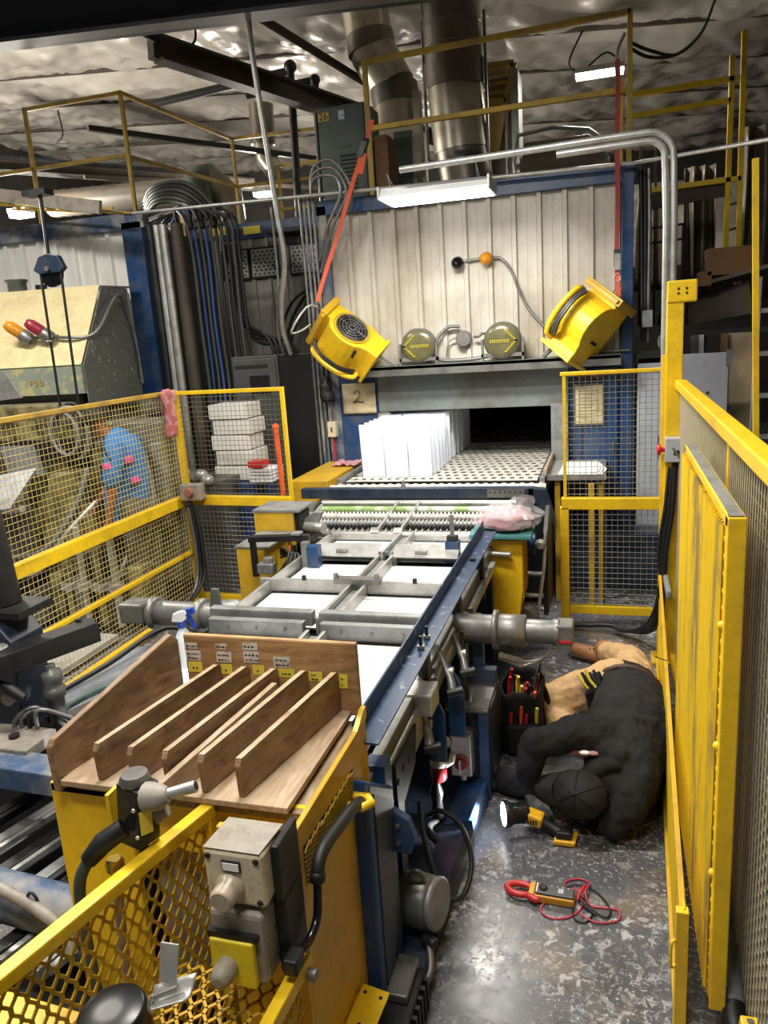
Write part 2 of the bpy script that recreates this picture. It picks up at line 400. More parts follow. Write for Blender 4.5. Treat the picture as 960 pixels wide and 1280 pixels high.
# ================================================================ OVEN (drying tunnel)
OX0, OX1, OY = -2.42, 0.16, 6.6
oven = thing('drying_oven', 'large drying oven clad in grey ribbed siding with blue corner posts and black mouth', 'oven', (-1.13, 6.6, 0))
def panel_profile(w):   # one ribbed sheet, flat with a raised rib at its right edge
    return [(0, 0), (w*.36, 0), (w*.365, -.003), (w*.375, -.003), (w*.38, 0), (w*.74, 0), (w*.79, -.034), (w*.95, -.034), (w, 0), (w, .012), (0, .012)]
def siding(parent, x0, x1, y, z0, z1, n, m, name='siding_panel'):
    w = (x1-x0)/n
    first = MB().prism([(x0+px, y+py, z0) for px, py in panel_profile(w)], (0, 0, z1-z0)).build(name, m, parent)
    for k in range(1, n): dup(first, parent, (w*k, 0, 0))
siding(oven, -2.34, 0.08, 6.6, 1.83, 3.14, 12, SI)
B((0.08, 6.52, 0.0), (0.17, 6.66, 3.22)).build('corner_post', BL, oven, 0.004)
B((-2.43, 6.53, 0.0), (-2.34, 6.66, 3.2)).build('corner_post', BS, oven, 0.004)
B((-2.43, 6.53, 3.12), (0.18, 6.62, 3.24)).build('top_beam', BL, oven, 0.004)
B((-2.42, 6.62, 1.9), (0.16, 11, 3.2)).build('roof_box', mat('oven_top', (88, 84, 78), 0.6, dirt=(120, 108, 84), amt=.6), oven)
B((-2.2, 6.28, 1.80), (0.08, 6.6, 1.83)).build('ledge', LT, oven, 0.003)
MB().prism([(-2.2, 6.28, 1.83), (-2.2, 6.30, 1.83), (-2.2, 6.30, 1.75), (-2.2, 6.28, 1.75)], (2.28, 0, 0)).build('ledge_lip', ST, oven)
B((-1.97, 6.5, 1.43), (-0.33, 6.62, 1.79)).build('header_panel', LT, oven, 0.004)
B((-2.34, 6.54, 0.3), (-1.97, 6.62, 1.79)).build('side_panel', BL, oven, 0.004)
B((-0.33, 6.54, 0.0), (0.08, 6.62, 1.79)).build('side_panel', BL, oven, 0.004)
B((-1.97, 6.46, 1.13), (-1.86, 6.5, 1.42)).build('jamb_plate', AL, oven)
B((-1.95, 6.47, 0.9), (-1.88, 7.2, 1.43)).build('jamb', ST, oven)
MB().prism([(-0.475, 6.5, 0.95), (-0.33, 6.44, 0.95), (-0.33, 6.44, 1.45), (-0.475, 6.5, 1.45)], (0, 0.05, 0)).build('jamb_plate', ALD, oven)
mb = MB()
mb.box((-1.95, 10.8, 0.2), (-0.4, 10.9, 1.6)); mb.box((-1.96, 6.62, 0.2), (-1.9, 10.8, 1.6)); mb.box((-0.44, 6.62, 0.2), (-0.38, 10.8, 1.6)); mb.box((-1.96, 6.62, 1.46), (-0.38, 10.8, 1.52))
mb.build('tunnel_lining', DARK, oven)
B((-2.34, 6.64, 0), (0.1, 6.9, 0.75)).build('base_panel', EB, oven)
# door beyond the gate
dr = B((-0.28, 6.5, 0.12), (0.06, 6.55, 1.72)).build('access_door', BL, oven, 0.003)
B((0.015, 6.47, 1.02), (0.03, 6.5, 1.12)).build('door_handle', ST, dr)
B((-0.24, 6.49, 0.2), (-0.22, 6.5, 1.65)).build('door_seam', BD, dr)
# door papers: framed sheet
pf = thing('document_holder', 'framed yellowed sheet fixed to the blue oven door behind the gate', 'paper', (-0.17, 6.48, 1.28))
B((-0.285, 6.475, 1.26), (-0.045, 6.5, 1.60)).build('frame', ST, pf)
B((-0.272, 6.468, 1.275), (-0.058, 6.476, 1.585)).build('sheet', PO, pf)
mb = MB()
for k in range(9): mb.box((-0.25, 6.466, 1.54-k*0.027), (-0.09-0.03*(k % 3), 6.469, 1.546-k*0.027))
mb.build('print', mat('faint_ink', (150, 132, 100), 0.8), pf)
pl = thing('name_plate', 'small dark plate with amber lettering above the framed sheet', 'sign', (-0.17, 6.49, 1.63))
B((-0.28, 6.48, 1.635), (-0.05, 6.5, 1.675)).build('plate', DK, pl)
text('lettering', '3D-13500', (-0.165, 6.478, 1.655), 0.045, mat('amber_text', (190, 110, 40), 0.6), pl)
# taped notice with a 2
nn = thing('notice_sheet', 'crumpled brown notice with a handwritten 2 taped on blue oven corner', 'paper', (-2.15, 6.52, 1.38))
def nfn(u, v):
    x = -2.31+.2*u+.11*u; z = 1.42+.27*v
    return Vector((x-0.0, 6.515-0.006*noise.noise(Vector((x*14, z*14, 0))), z))
MB().grid(nfn, 12, 12).build('sheet', PO, nn, solid=0.002, fixn=False)
MB().tube(smooth_path([(-2.20, 6.503, 1.60), (-2.17, 6.503, 1.625), (-2.14, 6.503, 1.60), (-2.17, 6.503, 1.55), (-2.21, 6.503, 1.52), (-2.17, 6.503, 1.53), (-2.11, 6.503, 1.52)], 4), 0.004, 5).build('numeral', INK, nn)
# grey cabinet to the right of the oven
sp = thing('tall_locker', 'pale grey tall metal locker right of the blue oven post', 'locker', (0.3, 6.6, 0))
B((0.21, 6.5, 0.1), (0.44, 6.95, 1.78)).build('body', LG, sp, 0.004)
B((0.215, 6.485, 0.15), (0.43, 6.5, 1.74)).build('door', LG, sp, 0.004)
B((0.37, 6.47, 0.98), (0.41, 6.486, 1.16)).build('latch', ST, sp)
pd = thing('machine_plinth', 'long dark steel plinth on the floor behind the mesh gate', 'plinth', (0, 6.2, 0))
B((-0.35, 6.0, 0.02), (0.5, 6.45, 0.30)).build('lower_box', BD, pd, 0.004)
B((-0.35, 6.15, 0.30), (0.5, 6.47, 0.42)).build('upper_box', BD, pd, 0.004)

# arrow signals on the ledge
def signal(x, z, r, sgn, label):
    t = thing('arrow_signal', label, 'signal lamp', (x, 6.4, 1.83), 'round arrow signals on the oven ledge')
    MB().lathe([(r*.9, 0), (r, 0.01), (r, 0.10), (r*.8, 0.14), (0.02, 0.15)], (x, 6.33, z), (0, 1, 0), 28).build('housing', GP, t)
    MB().lathe([(r*.93, 0), (r*.9, -0.006), (r*.6, -0.016), (0.005, -0.02)], (x, 6.332, z), (0, 1, 0), 28).build('lens', LENS, t)
    mb = MB()
    for k in range(10):                       # shaft of the arrow
        for j in (-1, 1): mb.box((x+sgn*(-.09+.016*k)-.004, 6.308, z+j*.007-.004), (x+sgn*(-.09+.016*k)+.004, 6.316, z+j*.007+.004))
    for k in range(7):                        # head
        for j in (-1, 1):
            for q in (0, 1):
                xx = x+sgn*(.11-.014*k+q*.012); zz = z+j*(.014*k)
                mb.box((xx-.004, 6.308, zz-.004), (xx+.004, 6.318, zz+.004))
    o = mb.build('arrow_dots', ARW, t); o['kind'] = 'stuff'
    mb = MB()
    for s_ in (-1, 1): mb.box((x+s_*(r+.012)-.008, 6.33, 1.83), (x+s_*(r+.012)+.008, 6.37, z+.02))
    mb.box((x-r-.02, 6.33, 1.86), (x+r+.02, 6.36, 1.89)); mb.build('bracket', GP, t)
signal(-1.545, 1.985, 0.145, -1, 'round signal lamp with yellow dotted arrow pointing left on oven ledge')
signal(-0.842, 1.985, 0.152, 1, 'round signal lamp with yellow dotted arrow pointing right on oven ledge')
# horn / junction box between the signals
jb = thing('round_junction_box', 'round grey junction box with curled conduit between the two arrow signals', 'junction box', (-1.19, 6.5, 1.83))
MB().lathe([(.06, 0), (.066, .01), (.066, .07), (.06, .08)], (-1.19, 6.5, 2.02), (0, 1, 0), 18).build('box', GP, jb)
cable([(-1.10, 6.52, 2.03), (-1.06, 6.5, 2.03), (-1.03, 6.5, 2.05), (-1.0, 6.48, 2.05)], 0.012).build('conduit', GP, jb)
cable([(-1.22, 6.53, 2.12), (-1.32, 6.52, 2.12), (-1.42, 6.5, 2.02), (-1.44, 6.48, 1.90), (-1.36, 6.46, 1.85), (-1.1, 6.46, 1.85), (-0.95, 6.46, 1.87)], 0.016).build('conduit', GP, jb)
cable([(-1.26, 6.53, 2.03), (-1.32, 6.52, 2.0), (-1.34, 6.5, 1.88)], 0.008).build('conduit', GP, jb)
# beacon lamps with conduit
bl = thing('beacon_pair', 'dark and amber beacon lamps on a conduit across the siding', 'beacon', (-1.1, 6.5, 2.6))
def lampshape(x, z, m):
    f = MB().lathe([(.02, .0), (.035, .02), (.035, .05)], (x, 6.56, z-.005), (0, -1, -.1), 14).build('base', ST, bl)
    MB().lathe([(.034, 0), (.05, .015), (.052, .05), (.035, .085), (.008, .098)], (x, 6.53, z), (0, -1, -.25), 16).build('lens', m, bl)
lampshape(-1.21, 2.64, BP); lampshape(-0.975, 2.655, AM)
MB().cyl((-1.16, 6.55, 2.645), (-1.02, 6.55, 2.655), .012).build('conduit', ST, bl)
cable([(-.94, 6.55, 2.655), (-.86, 6.54, 2.64), (-.78, 6.54, 2.54), (-.72, 6.54, 2.38), (-.64, 6.53, 2.22), (-.5, 6.5, 2.06), (-.40, 6.48, 1.95), (-.2, 6.5, 1.86), (.15, 6.5, 1.85)], .012).build('cable', ST, bl)
# LED bay light on the conduit in front of the oven
lf = thing('led_bay_light', 'bright white LED bay light hanging before the oven siding', 'light', (-1.07, 5.16, 2.93))
MB().prism([(-1.42, 4.98, 2.95), (-1.42, 5.34, 2.95), (-1.42, 5.28, 3.01), (-1.42, 5.04, 3.01)], (.70, 0, 0)).build('housing', mat('white_metal', (220, 222, 222), 0.4), lf, .003)
B((-1.41, 4.99, 2.935), (-.73, 5.33, 2.952)).build('diffuser', LIT, lf)
for x in (-1.43, -.725): B((x, 4.98, 2.935), (x+.012, 5.34, 3.012)).build('end_cap', AL, lf)
for x in (-1.36, -.80):
    for y in (5.09, 5.23): MB().cyl((x, y, 3.0), (x+.02, 4.92, 3.07), .0025, n=6).build('hanger_wire', AL, lf)
l2 = thing('led_bay_light', 'bright LED bay light near the roof beside the tall guard rail', 'light', (-.11, 9, 4.56))
B((-.36, 8.9, 4.58), (.13, 9.1, 4.63)).build('housing', AL, l2); B((-.35, 8.91, 4.555), (.12, 9.09, 4.58)).build('diffuser', LITF, l2)
cable([(.1, 9, 4.63), (-.05, 9.0, 4.76), (-.3, 9, 4.62), (-.42, 9, 4.72), (-.28, 9, 5.0)], .01).build('power_cord', BK, l2)
for x, y, z, lab in ((-7.5, 9, 3.94, 'small bright lamp at far left above the white oven'), (-4.88, 11, 4.2, 'small bright lamp glowing beyond the guard rail by the thin pipe')):
    t = thing('far_lamp', lab, 'light', (x, y, z)); B((x-.14, y-.1, z+.03), (x+.14, y+.1, z+.09)).build('housing', AL, t); B((x-.13, y-.09, z-.02), (x+.13, y+.09, z+.03)).build('diffuser', LITF, t)
# ================================================================ AIR MOVERS hung on the oven front
def xf(mb, M):
    mb.v = [tuple(M @ Vector(p)) for p in mb.v]; return mb
def air_mover(c, ang, flip, yaw, label, roll=.6, grille=True):
    c = Vector(c)
    t = thing('air_mover', label, 'fan', c)
    # local: x = along to outlet, y = toward wall (-y to viewer), z = across (intake on +z when flip = 1)
    M = Matrix.Translation(c) @ Matrix.Rotation(yaw, 4, 'Z') @ Matrix.Rotation(ang, 4, 'Y') @ Matrix.Rotation(roll, 4, 'X')
    f = flip
    def p(a, b, z): return (a, b, z*f)
    prof = [(-.25, .16), (-.25, -.06)]
    for k in range(9):
        a = PI*(0.95-0.75*k/8); prof.append((-.03+.20*math.cos(a), -.02-.17*math.sin(a)))
    prof += [(.20, -.10), (.27, -.10), (.27, .14), (.1, .18)]
    xf(MB().prism([p(a, b, -.145) for a, b in prof], (0, 0, .29*f)), M).build('housing', Y_, t, .008)
    xf(MB().box(p(-.31, -.1, -.19), p(-.25, .16, .19)), M).build('base_rail', YD, t, .006)
    xf(MB().box(p(-.29, -.125, -.17), p(-.26, -.095, .17)), M).build('base_rail', YD, t, .004)
    xf(MB().box(p(.255, -.13, -.165), p(.285, .16, .165)), M).build('outlet_frame', Y_, t, .004)
    if grille: xf(MB().lathe([(.155, .012), (.165, .024), (.15, .025), (.14, .02), (.14, .004)], p(-.03, 0, .13), p(0, 0, 1), 26), M).build('intake_ring', YD, t)
    mb = MB()
    for r in (.03, .06, .09, .12, .14): mb.tube([(-.03+r*math.cos(a*PI/10), r*math.sin(a*PI/10), .160*f) for a in range(20)], .0035, 5, closed=True)
    for k in range(8):
        a = k*PI/4; mb.tube([p(-.03+.02*math.cos(a), .02*math.sin(a), .160), p(-.03+.14*math.cos(a), .14*math.sin(a), .160)], .003, 5)
    if grille: xf(mb, M).build('intake_grille', ST, t)
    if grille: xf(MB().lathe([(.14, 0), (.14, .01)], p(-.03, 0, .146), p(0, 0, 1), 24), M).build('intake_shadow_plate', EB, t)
    h = [p(-.2, -.13, -.13), p(-.19, -.2, -.135), p(-.05, -.235, -.14), p(.1, -.22, -.14), p(.2, -.17, -.135), p(.21, -.11, -.13)]
    xf(MB().tube(smooth_path(h, 5), .022, 8), M).build('handle', Y_, t)
    for k in range(5):
        q = .012*k
        loop = [p(-.22+q*.4, -.17-q*.5, -.10+q), p(-.1, -.25-q*.3, -.09+q), p(.08, -.245-q*.2, -.09+q), p(.19, -.15, -.12+q), p(.12, -.12, -.17-q*.4), p(-.05, -.14, -.185-q*.5), p(-.19, -.13, -.16-q*.3)]
        xf(MB().tube(smooth_path(loop+[loop[0]], 4), .0065, 5), M).build('cord', GP if k % 2 else BK, t)
    if grille: xf(MB().box(p(.10, -.168, .03), p(.125, -.160, .12)), M).build('lettering_strip', INK, t, .002)
    else: xf(MB().box(p(.05, -.02, .1455), p(.075, .07, .148)), M).build('lettering_strip', INK, t, .002)
    return t
lfan = air_mover((-2.13, 6.25, 2.05), math.radians(40), 1, math.radians(10), 'yellow air mover hanging from an orange strap at left of oven front')
air_mover((-0.19, 6.27, 2.06), math.radians(130), 1, math.radians(0), 'yellow air mover with grey cord hanging at right of oven front', .55, False)
for (a, b, lab, w_) in (((-1.93, 6.3, 1.96), (-1.77, 6.36, 1.84), 'flat grey brace under the left yellow air mover', .05), ((-.36, 6.32, 1.98), (-.52, 6.36, 1.84), 'flat grey brace under the right yellow air mover', .05)):
    tag(MB().bar(a, b, w_, .03).build('brace_strut', ST, bevel=.004), lab, 'brace')
cable([(-2.35, 6.18, 2.36), (-2.42, 6.1, 2.36), (-2.56, 6.06, 2.17), (-2.5, 6.12, 2.17), (-2.42, 6.16, 2.22)], .010, k=3).build('carry_handle', AL, lfan)
# ratchet straps
def strap(p, q, m, lab, ratchet, hook):
    t = thing('ratchet_strap', lab, 'strap', q)
    p = Vector(p); q = Vector(q)
    mb = MB(); n = 10
    for k in range(n):
        a = p.lerp(q, k/n); b = p.lerp(q, (k+1)/n+.002); mb.bar(a+Vector((.004*math.sin(k*1.3), 0, 0)), b+Vector((.004*math.sin((k+1)*1.3), 0, 0)), .036, .005, (0, -1, 0))
    mb.build('webbing', m, t)
    r = p.lerp(q, ratchet); d = (q-p).normalized()
    MB().bar(r-d*.06, r+d*.06, .055, .035, (0, -1, 0)).build('ratchet', DK, t, .004)
    MB().bar(r-d*.03+Vector((0, -.03, 0)), r+d*.09+Vector((0, -.04, 0)), .045, .006, (0, -1, 0)).build('ratchet_lever', ST, t)
    if m is OR:
        MB().bar(r+d*.07+Vector((.03, -.02, 0)), r+d*.24+Vector((.05, -.02, 0)), .04, .01, (0, -1, 0.1)).build('loose_tail', m, t)
    MB().tube([q+Vector((.03*math.cos(a*PI/5), 0, -.03+.03*math.sin(a*PI/5))) for a in range(10)], .006, 6, closed=True).build('hook', ST, t)
strap((-1.86, 6.48, 3.80), (-2.36, 6.2, 2.40), OR, 'orange ratchet strap running from the guard rail down to left air mover', .14, 1)
strap((0.045, 6.45, 3.95), (0.05, 6.3, 2.32), RT, 'faded red ratchet strap hanging straight down to right air mover', .86, 1)
t = thing('strap_tail', 'bright orange strap end hooked on the right air mover', 'strap', (.05, 6.28, 2.28))
MB().bar((.05, 6.28, 2.44), (.06, 6.26, 2.26), .035, .006, (0, -1, 0)).build('webbing', OR, t)
MB().tube([(.05+.025*math.cos(a*PI/5), 6.27, 2.40+.03*math.sin(a*PI/5)) for a in range(10)], .005, 6, closed=True).build('hook', AL, t)

# ================================================================ OVEN CONVEYOR
cv = thing('oven_conveyor', 'wide slatted conveyor of pale links running into the oven mouth', 'conveyor', (-1.27, 7.0, 0))
LK = mat('conveyor_link', (206, 202, 192), 0.5, dirt=(120, 110, 92), amt=0.5, scale=9)
mb = MB(); mb2 = MB(); row = 0; y = 5.66
while y < 9.4:
    if row == 0: slat = B((-2.03, y, .964), (-.52, y+.055, .970)).build('slat', LK, cv)
    else: dup(slat, cv, (0, .125*row, 0))
    x = -2.03+(0.035 if row % 2 else 0)
    while x < -.54:
        mb2.box((x, y+.055, .963), (x+.034, y+.125, .969)); x += .07
    y += .125; row += 1
o = mb2.build('links', LK, cv, kind='stuff')
B((-2.04, 5.66, .86), (-.52, 9.4, .88)).build('bed', DARK, cv)
for x in (-2.09, -.50): B((x, 5.6, .86), (x+.04, 9.4, 1.0)).build('side_rail', ALD, cv, .003)
B((-2.1, 5.6, .1), (-.46, 6.5, .86)).build('frame', EB, cv)
for x, y in ((-2.06, 5.62), (-.52, 5.62)): B((x, y, 0), (x+.06, y+.06, .9)).build('leg', DK, cv)
# head rollers, visible in front
for k, (y, z, m) in enumerate(((5.58, .93, LK), (5.50, .90, AL))):
    mb = MB(); mb.cyl((-2.14, y, z), (-.45, y, z), .028, n=10)
    for j in range(24): mb.lathe([(.034, -.016), (.036, 0), (.034, .016)], (-2.05+.068*j, y, z), (1, 0, 0), 8)
    mb.build('head_roller', m, cv)
# white plates: three abreast, row behind row
PW = MB().box((-.094, -.005, 0), (.094, .005, .43))
proto = PW.build('plate', WP, bevel=0)
first = True
for r in range(15):
    y = 5.83+.125*r
    for c_ in range(3):
        o = proto if first else dup(proto); first = False
        o.name = 'white_plate'
        o.location = (-1.835+.197*c_+random.uniform(-.008, .008), y+random.uniform(-.02, .02), .975)
        o.rotation_euler = (math.radians(random.uniform(-1, 4)), math.radians(random.uniform(-.8, .8)), math.radians(random.uniform(-6, 6)))
        side = ('left', 'middle', 'right')[c_]
        if r == 0: lab, grp = 'white plate standing in the front row on oven conveyor, %s of three' % side, 'white plates on the oven conveyor'
        elif c_ == 2: lab, grp = 'white plate at the right end of the %s row from the front' % ORD[r], 'white plates on the oven conveyor'
        else: lab, grp = 'white plate in the %s column hidden behind the front row, only its top showing' % side, 'white plates of the %s column' % side
        tag(o, lab, 'plate', grp)
# right ledge tray with loose white sheets
tr = thing('side_table', 'long narrow metal tray along the right edge of the oven conveyor', 'tray', (-.27, 6.2, .95))
B((-.46, 5.72, .955), (-.03, 6.48, .975)).build('top', AL, tr, .002)
B((-.465, 5.70, .955), (-.025, 5.72, .995)).build('lip', ALD, tr); B((-.475, 5.7, .955), (-.455, 6.48, 1.04)).build('lip', WBASE, tr)
for x in (-.08, -.4): B((x, 5.75, 0), (x+.04, 5.79, .955)).build('leg', YD, tr)
for k in range(3):
    c = [(-.38, 5.74), (-.06-.02*k, 5.76+.03*k), (-.02-.03*k, 6.02), (-.1, 6.40-.05*k), (-.36, 6.3)]
    o = MB().prism([(x+.006*k, y, .977+.006*k) for x, y in c], (0, 0, .003)).build('loose_sheet', PA)
    tag(o, 'loose white sheet, %s of three in the metal tray behind gate' % ('lowest', 'middle', 'topmost')[k], 'paper', 'loose white sheets in the tray')
# yellow guard box along the left of the conveyor
yg = thing('conveyor_guard', 'long low yellow guard box left of the oven conveyor', 'guard', (-2.35, 6.1, .6))
B((-2.49, 5.58, .92), (-2.16, 6.62, .99)).build('top', YD, yg, .004)
mb = MB(); expanded(mb, (-2.16, 5.6, .68), (0, 1, 0), .95, (0, 0, 1), .24, .07, .04, .006, .004)
mb.build('mesh_side', YD, yg, kind='stuff'); B((-2.49, 5.58, .66), (-2.19, 6.6, .92)).build('body', YD, yg)
t = thing('red_rag', 'crumpled red rag lying on the yellow guard beside the white plates', 'rag', (-2.22, 6.3, .99))
def rag(u, v, s=.22):
    x = (u-.5)*s; y = (v-.5)*s*.9
    return Vector((-2.24+x, 6.3+y, 1.0+.045*abs(noise.noise(Vector((u*3.1, v*3.7, 4))))+.03*noise.noise(Vector((u*7, v*7, 1)))**2))
MB().grid(rag, 14, 12).build('cloth', PK, t, solid=.003, fixn=False)

# ================================================================ FEED SECTION (between table and oven)
fd = thing('roller_feed', 'feed section of spiked rollers and shafts between white belts and oven conveyor', 'roller unit', (-1.35, 5.1, 0))
MB().bar((-2.22, 5.2, .975), (-.50, 5.2, .975), .07, .075).build('cross_beam', BD, fd, .004)
MB().prism([(-.54, 5.165, 1.012), (-.42, 5.165, 1.0), (-.36, 5.165, .80), (-.36, 5.165, .62), (-.42, 5.165, .62), (-.44, 5.165, .80), (-.5, 5.165, .93), (-.54, 5.165, .94)], (0, .07, 0)).build('beam_end', BD, fd, .003)
mb = MB(); mb.bar((-.82, 5.162, .975), (-.56, 5.162, .975), .006, .055)
bpL = mb.build('bolt_plate', ST, fd)
mb = MB()
for k in range(7): mb.cyl((-.80+.035*k, 5.16, .985), (-.80+.035*k, 5.152, .985), .006, n=6)
mb.build('bolts', DK, bpL)
MB().prism([(-1.45, 5.16, 1.01), (-1.40, 5.16, 1.01), (-1.42, 5.16, 1.08)], (0, .01, 0)).build('pointer', ALD, fd)
MB().cyl((-2.05, 5.16, .905), (-.62, 5.16, .905), .024, n=10).build('shaft', AL, fd)
MB().cyl((-2.05, 5.08, .875), (-.70, 5.08, .875), .028, n=10).build('tube', GT, fd)
for k, (y, z, n_) in enumerate(((4.98, .85, 46), (4.90, .82, 46), (4.80, .78, 30))):
    mb = MB(); mb.cyl((-2.02, y, z), (-.66, y, z), .02, n=8)
    for j in range(n_):
        x = -1.97+1.27*j/n_
        mb.lathe([(.018, -.010), (.038, 0), (.018, .010)], (x, y, z), (1, 0, 0), 8)
    mb.build('spiked_roller', (LK, ALD, ST)[k], fd)
MB().cyl((-2.0, 4.70, .80), (-.66, 4.70, .80), .018, n=8).build('shaft', AL, fd)
B((-2.05, 4.62, .30), (-.64, 5.3, .74)).build('dark_bed', DARK, fd)
for x in (-2.10, -.66): B((x, 4.62, .3), (x+.03, 5.3, .92)).build('side_plate', ST, fd, .003)
for x in (-1.46, -1.30):
    MB().bar((x-.05, 4.72, .80), (x, 5.14, .91), .02, .03).build('arm', AL, fd)
    MB().cyl((x-.08, 4.72, .80), (x-.02, 4.72, .80), .04, n=14).build('arm_hub', AL, fd)
MB().bar((-2.10, 4.8, .78), (-2.03, 5.1, .90), .02, .03).build('arm', AL, fd)
for x, z in ((-2.05, .86), (-2.06, .82)): MB().cyl((x-.05, 4.94, z), (x+.02, 4.94, z), .034, n=12).build('bearing', ALD, fd)
MB().bar((-2.0, 4.58, .775), (-.70, 4.58, .775), .02, .06).build('front_bar', AL, fd)
# right side drive frame of feed
df = thing('drive_frame', 'dark side frame with bearings and tie rods beside the yellow stand', 'machine frame', (-.42, 4.9, 0))
MB().prism([(-.41, 4.75, .25), (-.41, 5.15, .25), (-.41, 5.25, .7), (-.41, 5.0, .93), (-.41, 4.78, .8)], (.03, 0, 0)).build('side_plate', DK, df, .003)
for k, (y, z) in enumerate(((4.82, .36), (4.78, .28), (4.85, .50))): MB().cyl((-.75, y, z), (-.41, y, z), .016, n=10).build('tie_rod', AL, df)
MB().lathe([(.03, 0), (.07, .01), (.07, .03), (.03, .05), (.03, .07)], (-.45, 4.8, .72), (-1, -.2, 0), 16).build('bearing', BL, df)
MB().lathe([(.03, 0), (.035, .02), (.02, .06)], (-.42, 4.74, .74), (0, -1, 0), 12).build('bolt', AL, df)
MB().lathe([(.05, 0), (.09, .01), (.09, .04), (.05, .05)], (-.52, 4.7, .27), (0, -1, 0), 20).build('wheel', ST, df)
MB().bar((-.62, 4.85, .75), (-.46, 4.85, .60), .03, .03).build('link', DK, df)
cable([(-.39, 4.75, .82), (-.40, 4.7, .6), (-.42, 4.7, .45), (-.44, 4.72, .3)], .012).build('hose', AL, df)
# plastic bag of pink cloths on a teal pad, on top of the yellow stand
ys = thing('yellow_stand_guard', 'tall yellow guard box with perforated side under the plastic bag', 'guard', (-.62, 4.62, .28))
MB().prism([(-.76, 4.52, .29), (-.545, 4.52, .29), (-.515, 4.52, .5), (-.515, 4.52, .82), (-.76, 4.52, .82)], (0, .28, 0)).build('body', Y_, ys, .006)
mb = MB(); expanded(mb, (-.512, 4.53, .45), (0, 1, 0), .26, (0, 0, 1), .36, .035, .03, .004, .004); mb.build('perforated_side', YD, ys, kind='stuff')
MB().cyl((-.75, 4.5, .74), (-.58, 4.48, .74), .018, n=12).build('pin', AL, ys)
tp = B((-.83, 4.45, .84), (-.45, 4.72, .87)); tag(tp.build('foam_pad', TE, bevel=.008), 'teal foam pad under the plastic bag of pink cloths', 'pad')
def blob(u, v, c, r, seed, rough=.25):
    t = u*PI; p = v*2*PI
    d = Vector((math.sin(t)*math.cos(p), math.sin(t)*math.sin(p), math.cos(t)))
    k = 1+rough*noise.noise(d*2.1+Vector((seed, 0, 0)))+rough*.5*noise.noise(d*5+Vector((0, seed, 0)))
    q = Vector((d.x*r[0]*k, d.y*r[1]*k, d.z*r[2]*k))
    q.z = max(q.z, -r[2]*.55)
    return Vector(c)+q
bg = thing('plastic_bag', 'clear plastic bag of pink cloths on the teal pad', 'bag', (-.62, 4.6, .87))
MB().grid(lambda u, v: blob(u, v, (-.62, 4.58, .93), (.165, .12, .075), 3), 26, 34).build('pink_cloths', PK, bg, fixn=False)
plm = bpy.data.materials.new('clear_plastic'); plm.use_nodes = True; b_ = plm.node_tree.nodes['Principled BSDF']
b_.inputs['Base Color'].default_value = (.9, .9, .92, 1); b_.inputs['Alpha'].default_value = .2; b_.inputs['Roughness'].default_value = .15
MB().grid(lambda u, v: blob(u, v, (-.62, 4.58, .945), (.19, .135, .092), 9, .35), 26, 34).build('film', plm, bg, fixn=False)
def bagtop(u, v):
    a = v*2*PI; r = .13*(1-u)**1.4+.03+.02*u
    k = 1+.3*noise.noise(Vector((math.cos(a)*2, math.sin(a)*2, u*3)))
    return Vector((-.56+r*k*math.cos(a)*(1.1)+.05*u, 4.6+r*.8*k*math.sin(a), .96+.12*u))
MB().grid(bagtop, 8, 28).build('film', plm, bg, fixn=False)
# ================================================================ BELT TABLE
tb = thing('belt_table', 'long machine table with rows of white belts in aluminium frames', 'machine', (-1.25, 3.4, 0))
XL, XM0, XM1, XR = -1.74, -1.29, -1.21, -.76
rows = [(1.95, 2.90), (3.06, 3.50), (3.60, 4.02), (4.12, 4.52)]
for i, (a, b) in enumerate(rows):
    for j, (x0, x1) in enumerate(((XL+.02, XM0-.01), (XM1+.01, XR-.02))):
        o = B((x0, a, .79), (x1, b, .80)).build('white_belt', WB, tb)
        mb = MB()                                    # seams across the belt
        for k in range(2): mb.box((x0, a+(b-a)*(.78+.1*k), .80), (x1, a+(b-a)*(.78+.1*k)+.012, .803))
        mb.build('belt_seam', mat('pale_seam', (206, 206, 204), .5), o)
B((XL, 1.9, .70), (XR, 4.55, .775)).build('bed', EB, tb)
# raised side rails and pairs of centre rails
for (a, b) in rows[1:]:
    for x in (XL-.015, XM0, XM1, XR): B((x, a-.03, .78), (x+.016, b+.02, .86)).build('frame_rail', AL, tb, .002)
    B((XM0+.02, a, .80), (XM1-.005, b, .83)).build('centre_channel', ALD, tb, .002)
for x in (XM0, XM1): B((x, 1.95, .78), (x+.016, 2.92, .85)).build('frame_rail', AL, tb, .002)
B((XM0+.02, 1.95, .80), (XM1-.005, 2.92, .82)).build('centre_channel', ALD, tb)
# cross bars
for (x0, x1) in ((XL-.04, XM0-.02), (XM1-.02, XR+.02)):
    B((x0, 2.93, .80), (x1, 2.97, .875)).build('cross_channel', ALD, tb, .004)
    B((x0-.03, 3.0, .83), (x1+.02, 3.05, .90)).build('cross_channel', ALD, tb, .006)
    B((x0, 2.97, .79), (x1, 3.0, .82)).build('channel_floor', DK, tb)
    for k in range(3): MB().cyl((x0+.1+.14*k, 2.93, .84), (x0+.1+.14*k, 2.92, .84), .008, n=8).build('bolt', ST, tb)
for y, h in ((3.54, .87), (4.55, .84)):
    B((XL-.06, y-.012, .80), (XR+.05, y+.012, h)).build('cross_bar', AL, tb, .003)
    B((XL-.06, y+.012, .80), (XR+.05, y+.035, h-.03)).build('cross_bar', ALD, tb, .003)
mb = MB().box((-1.37, 3.50, .86), (-1.12, 3.56, .89)); mb.build('clamp_block', ST, tb, .004)
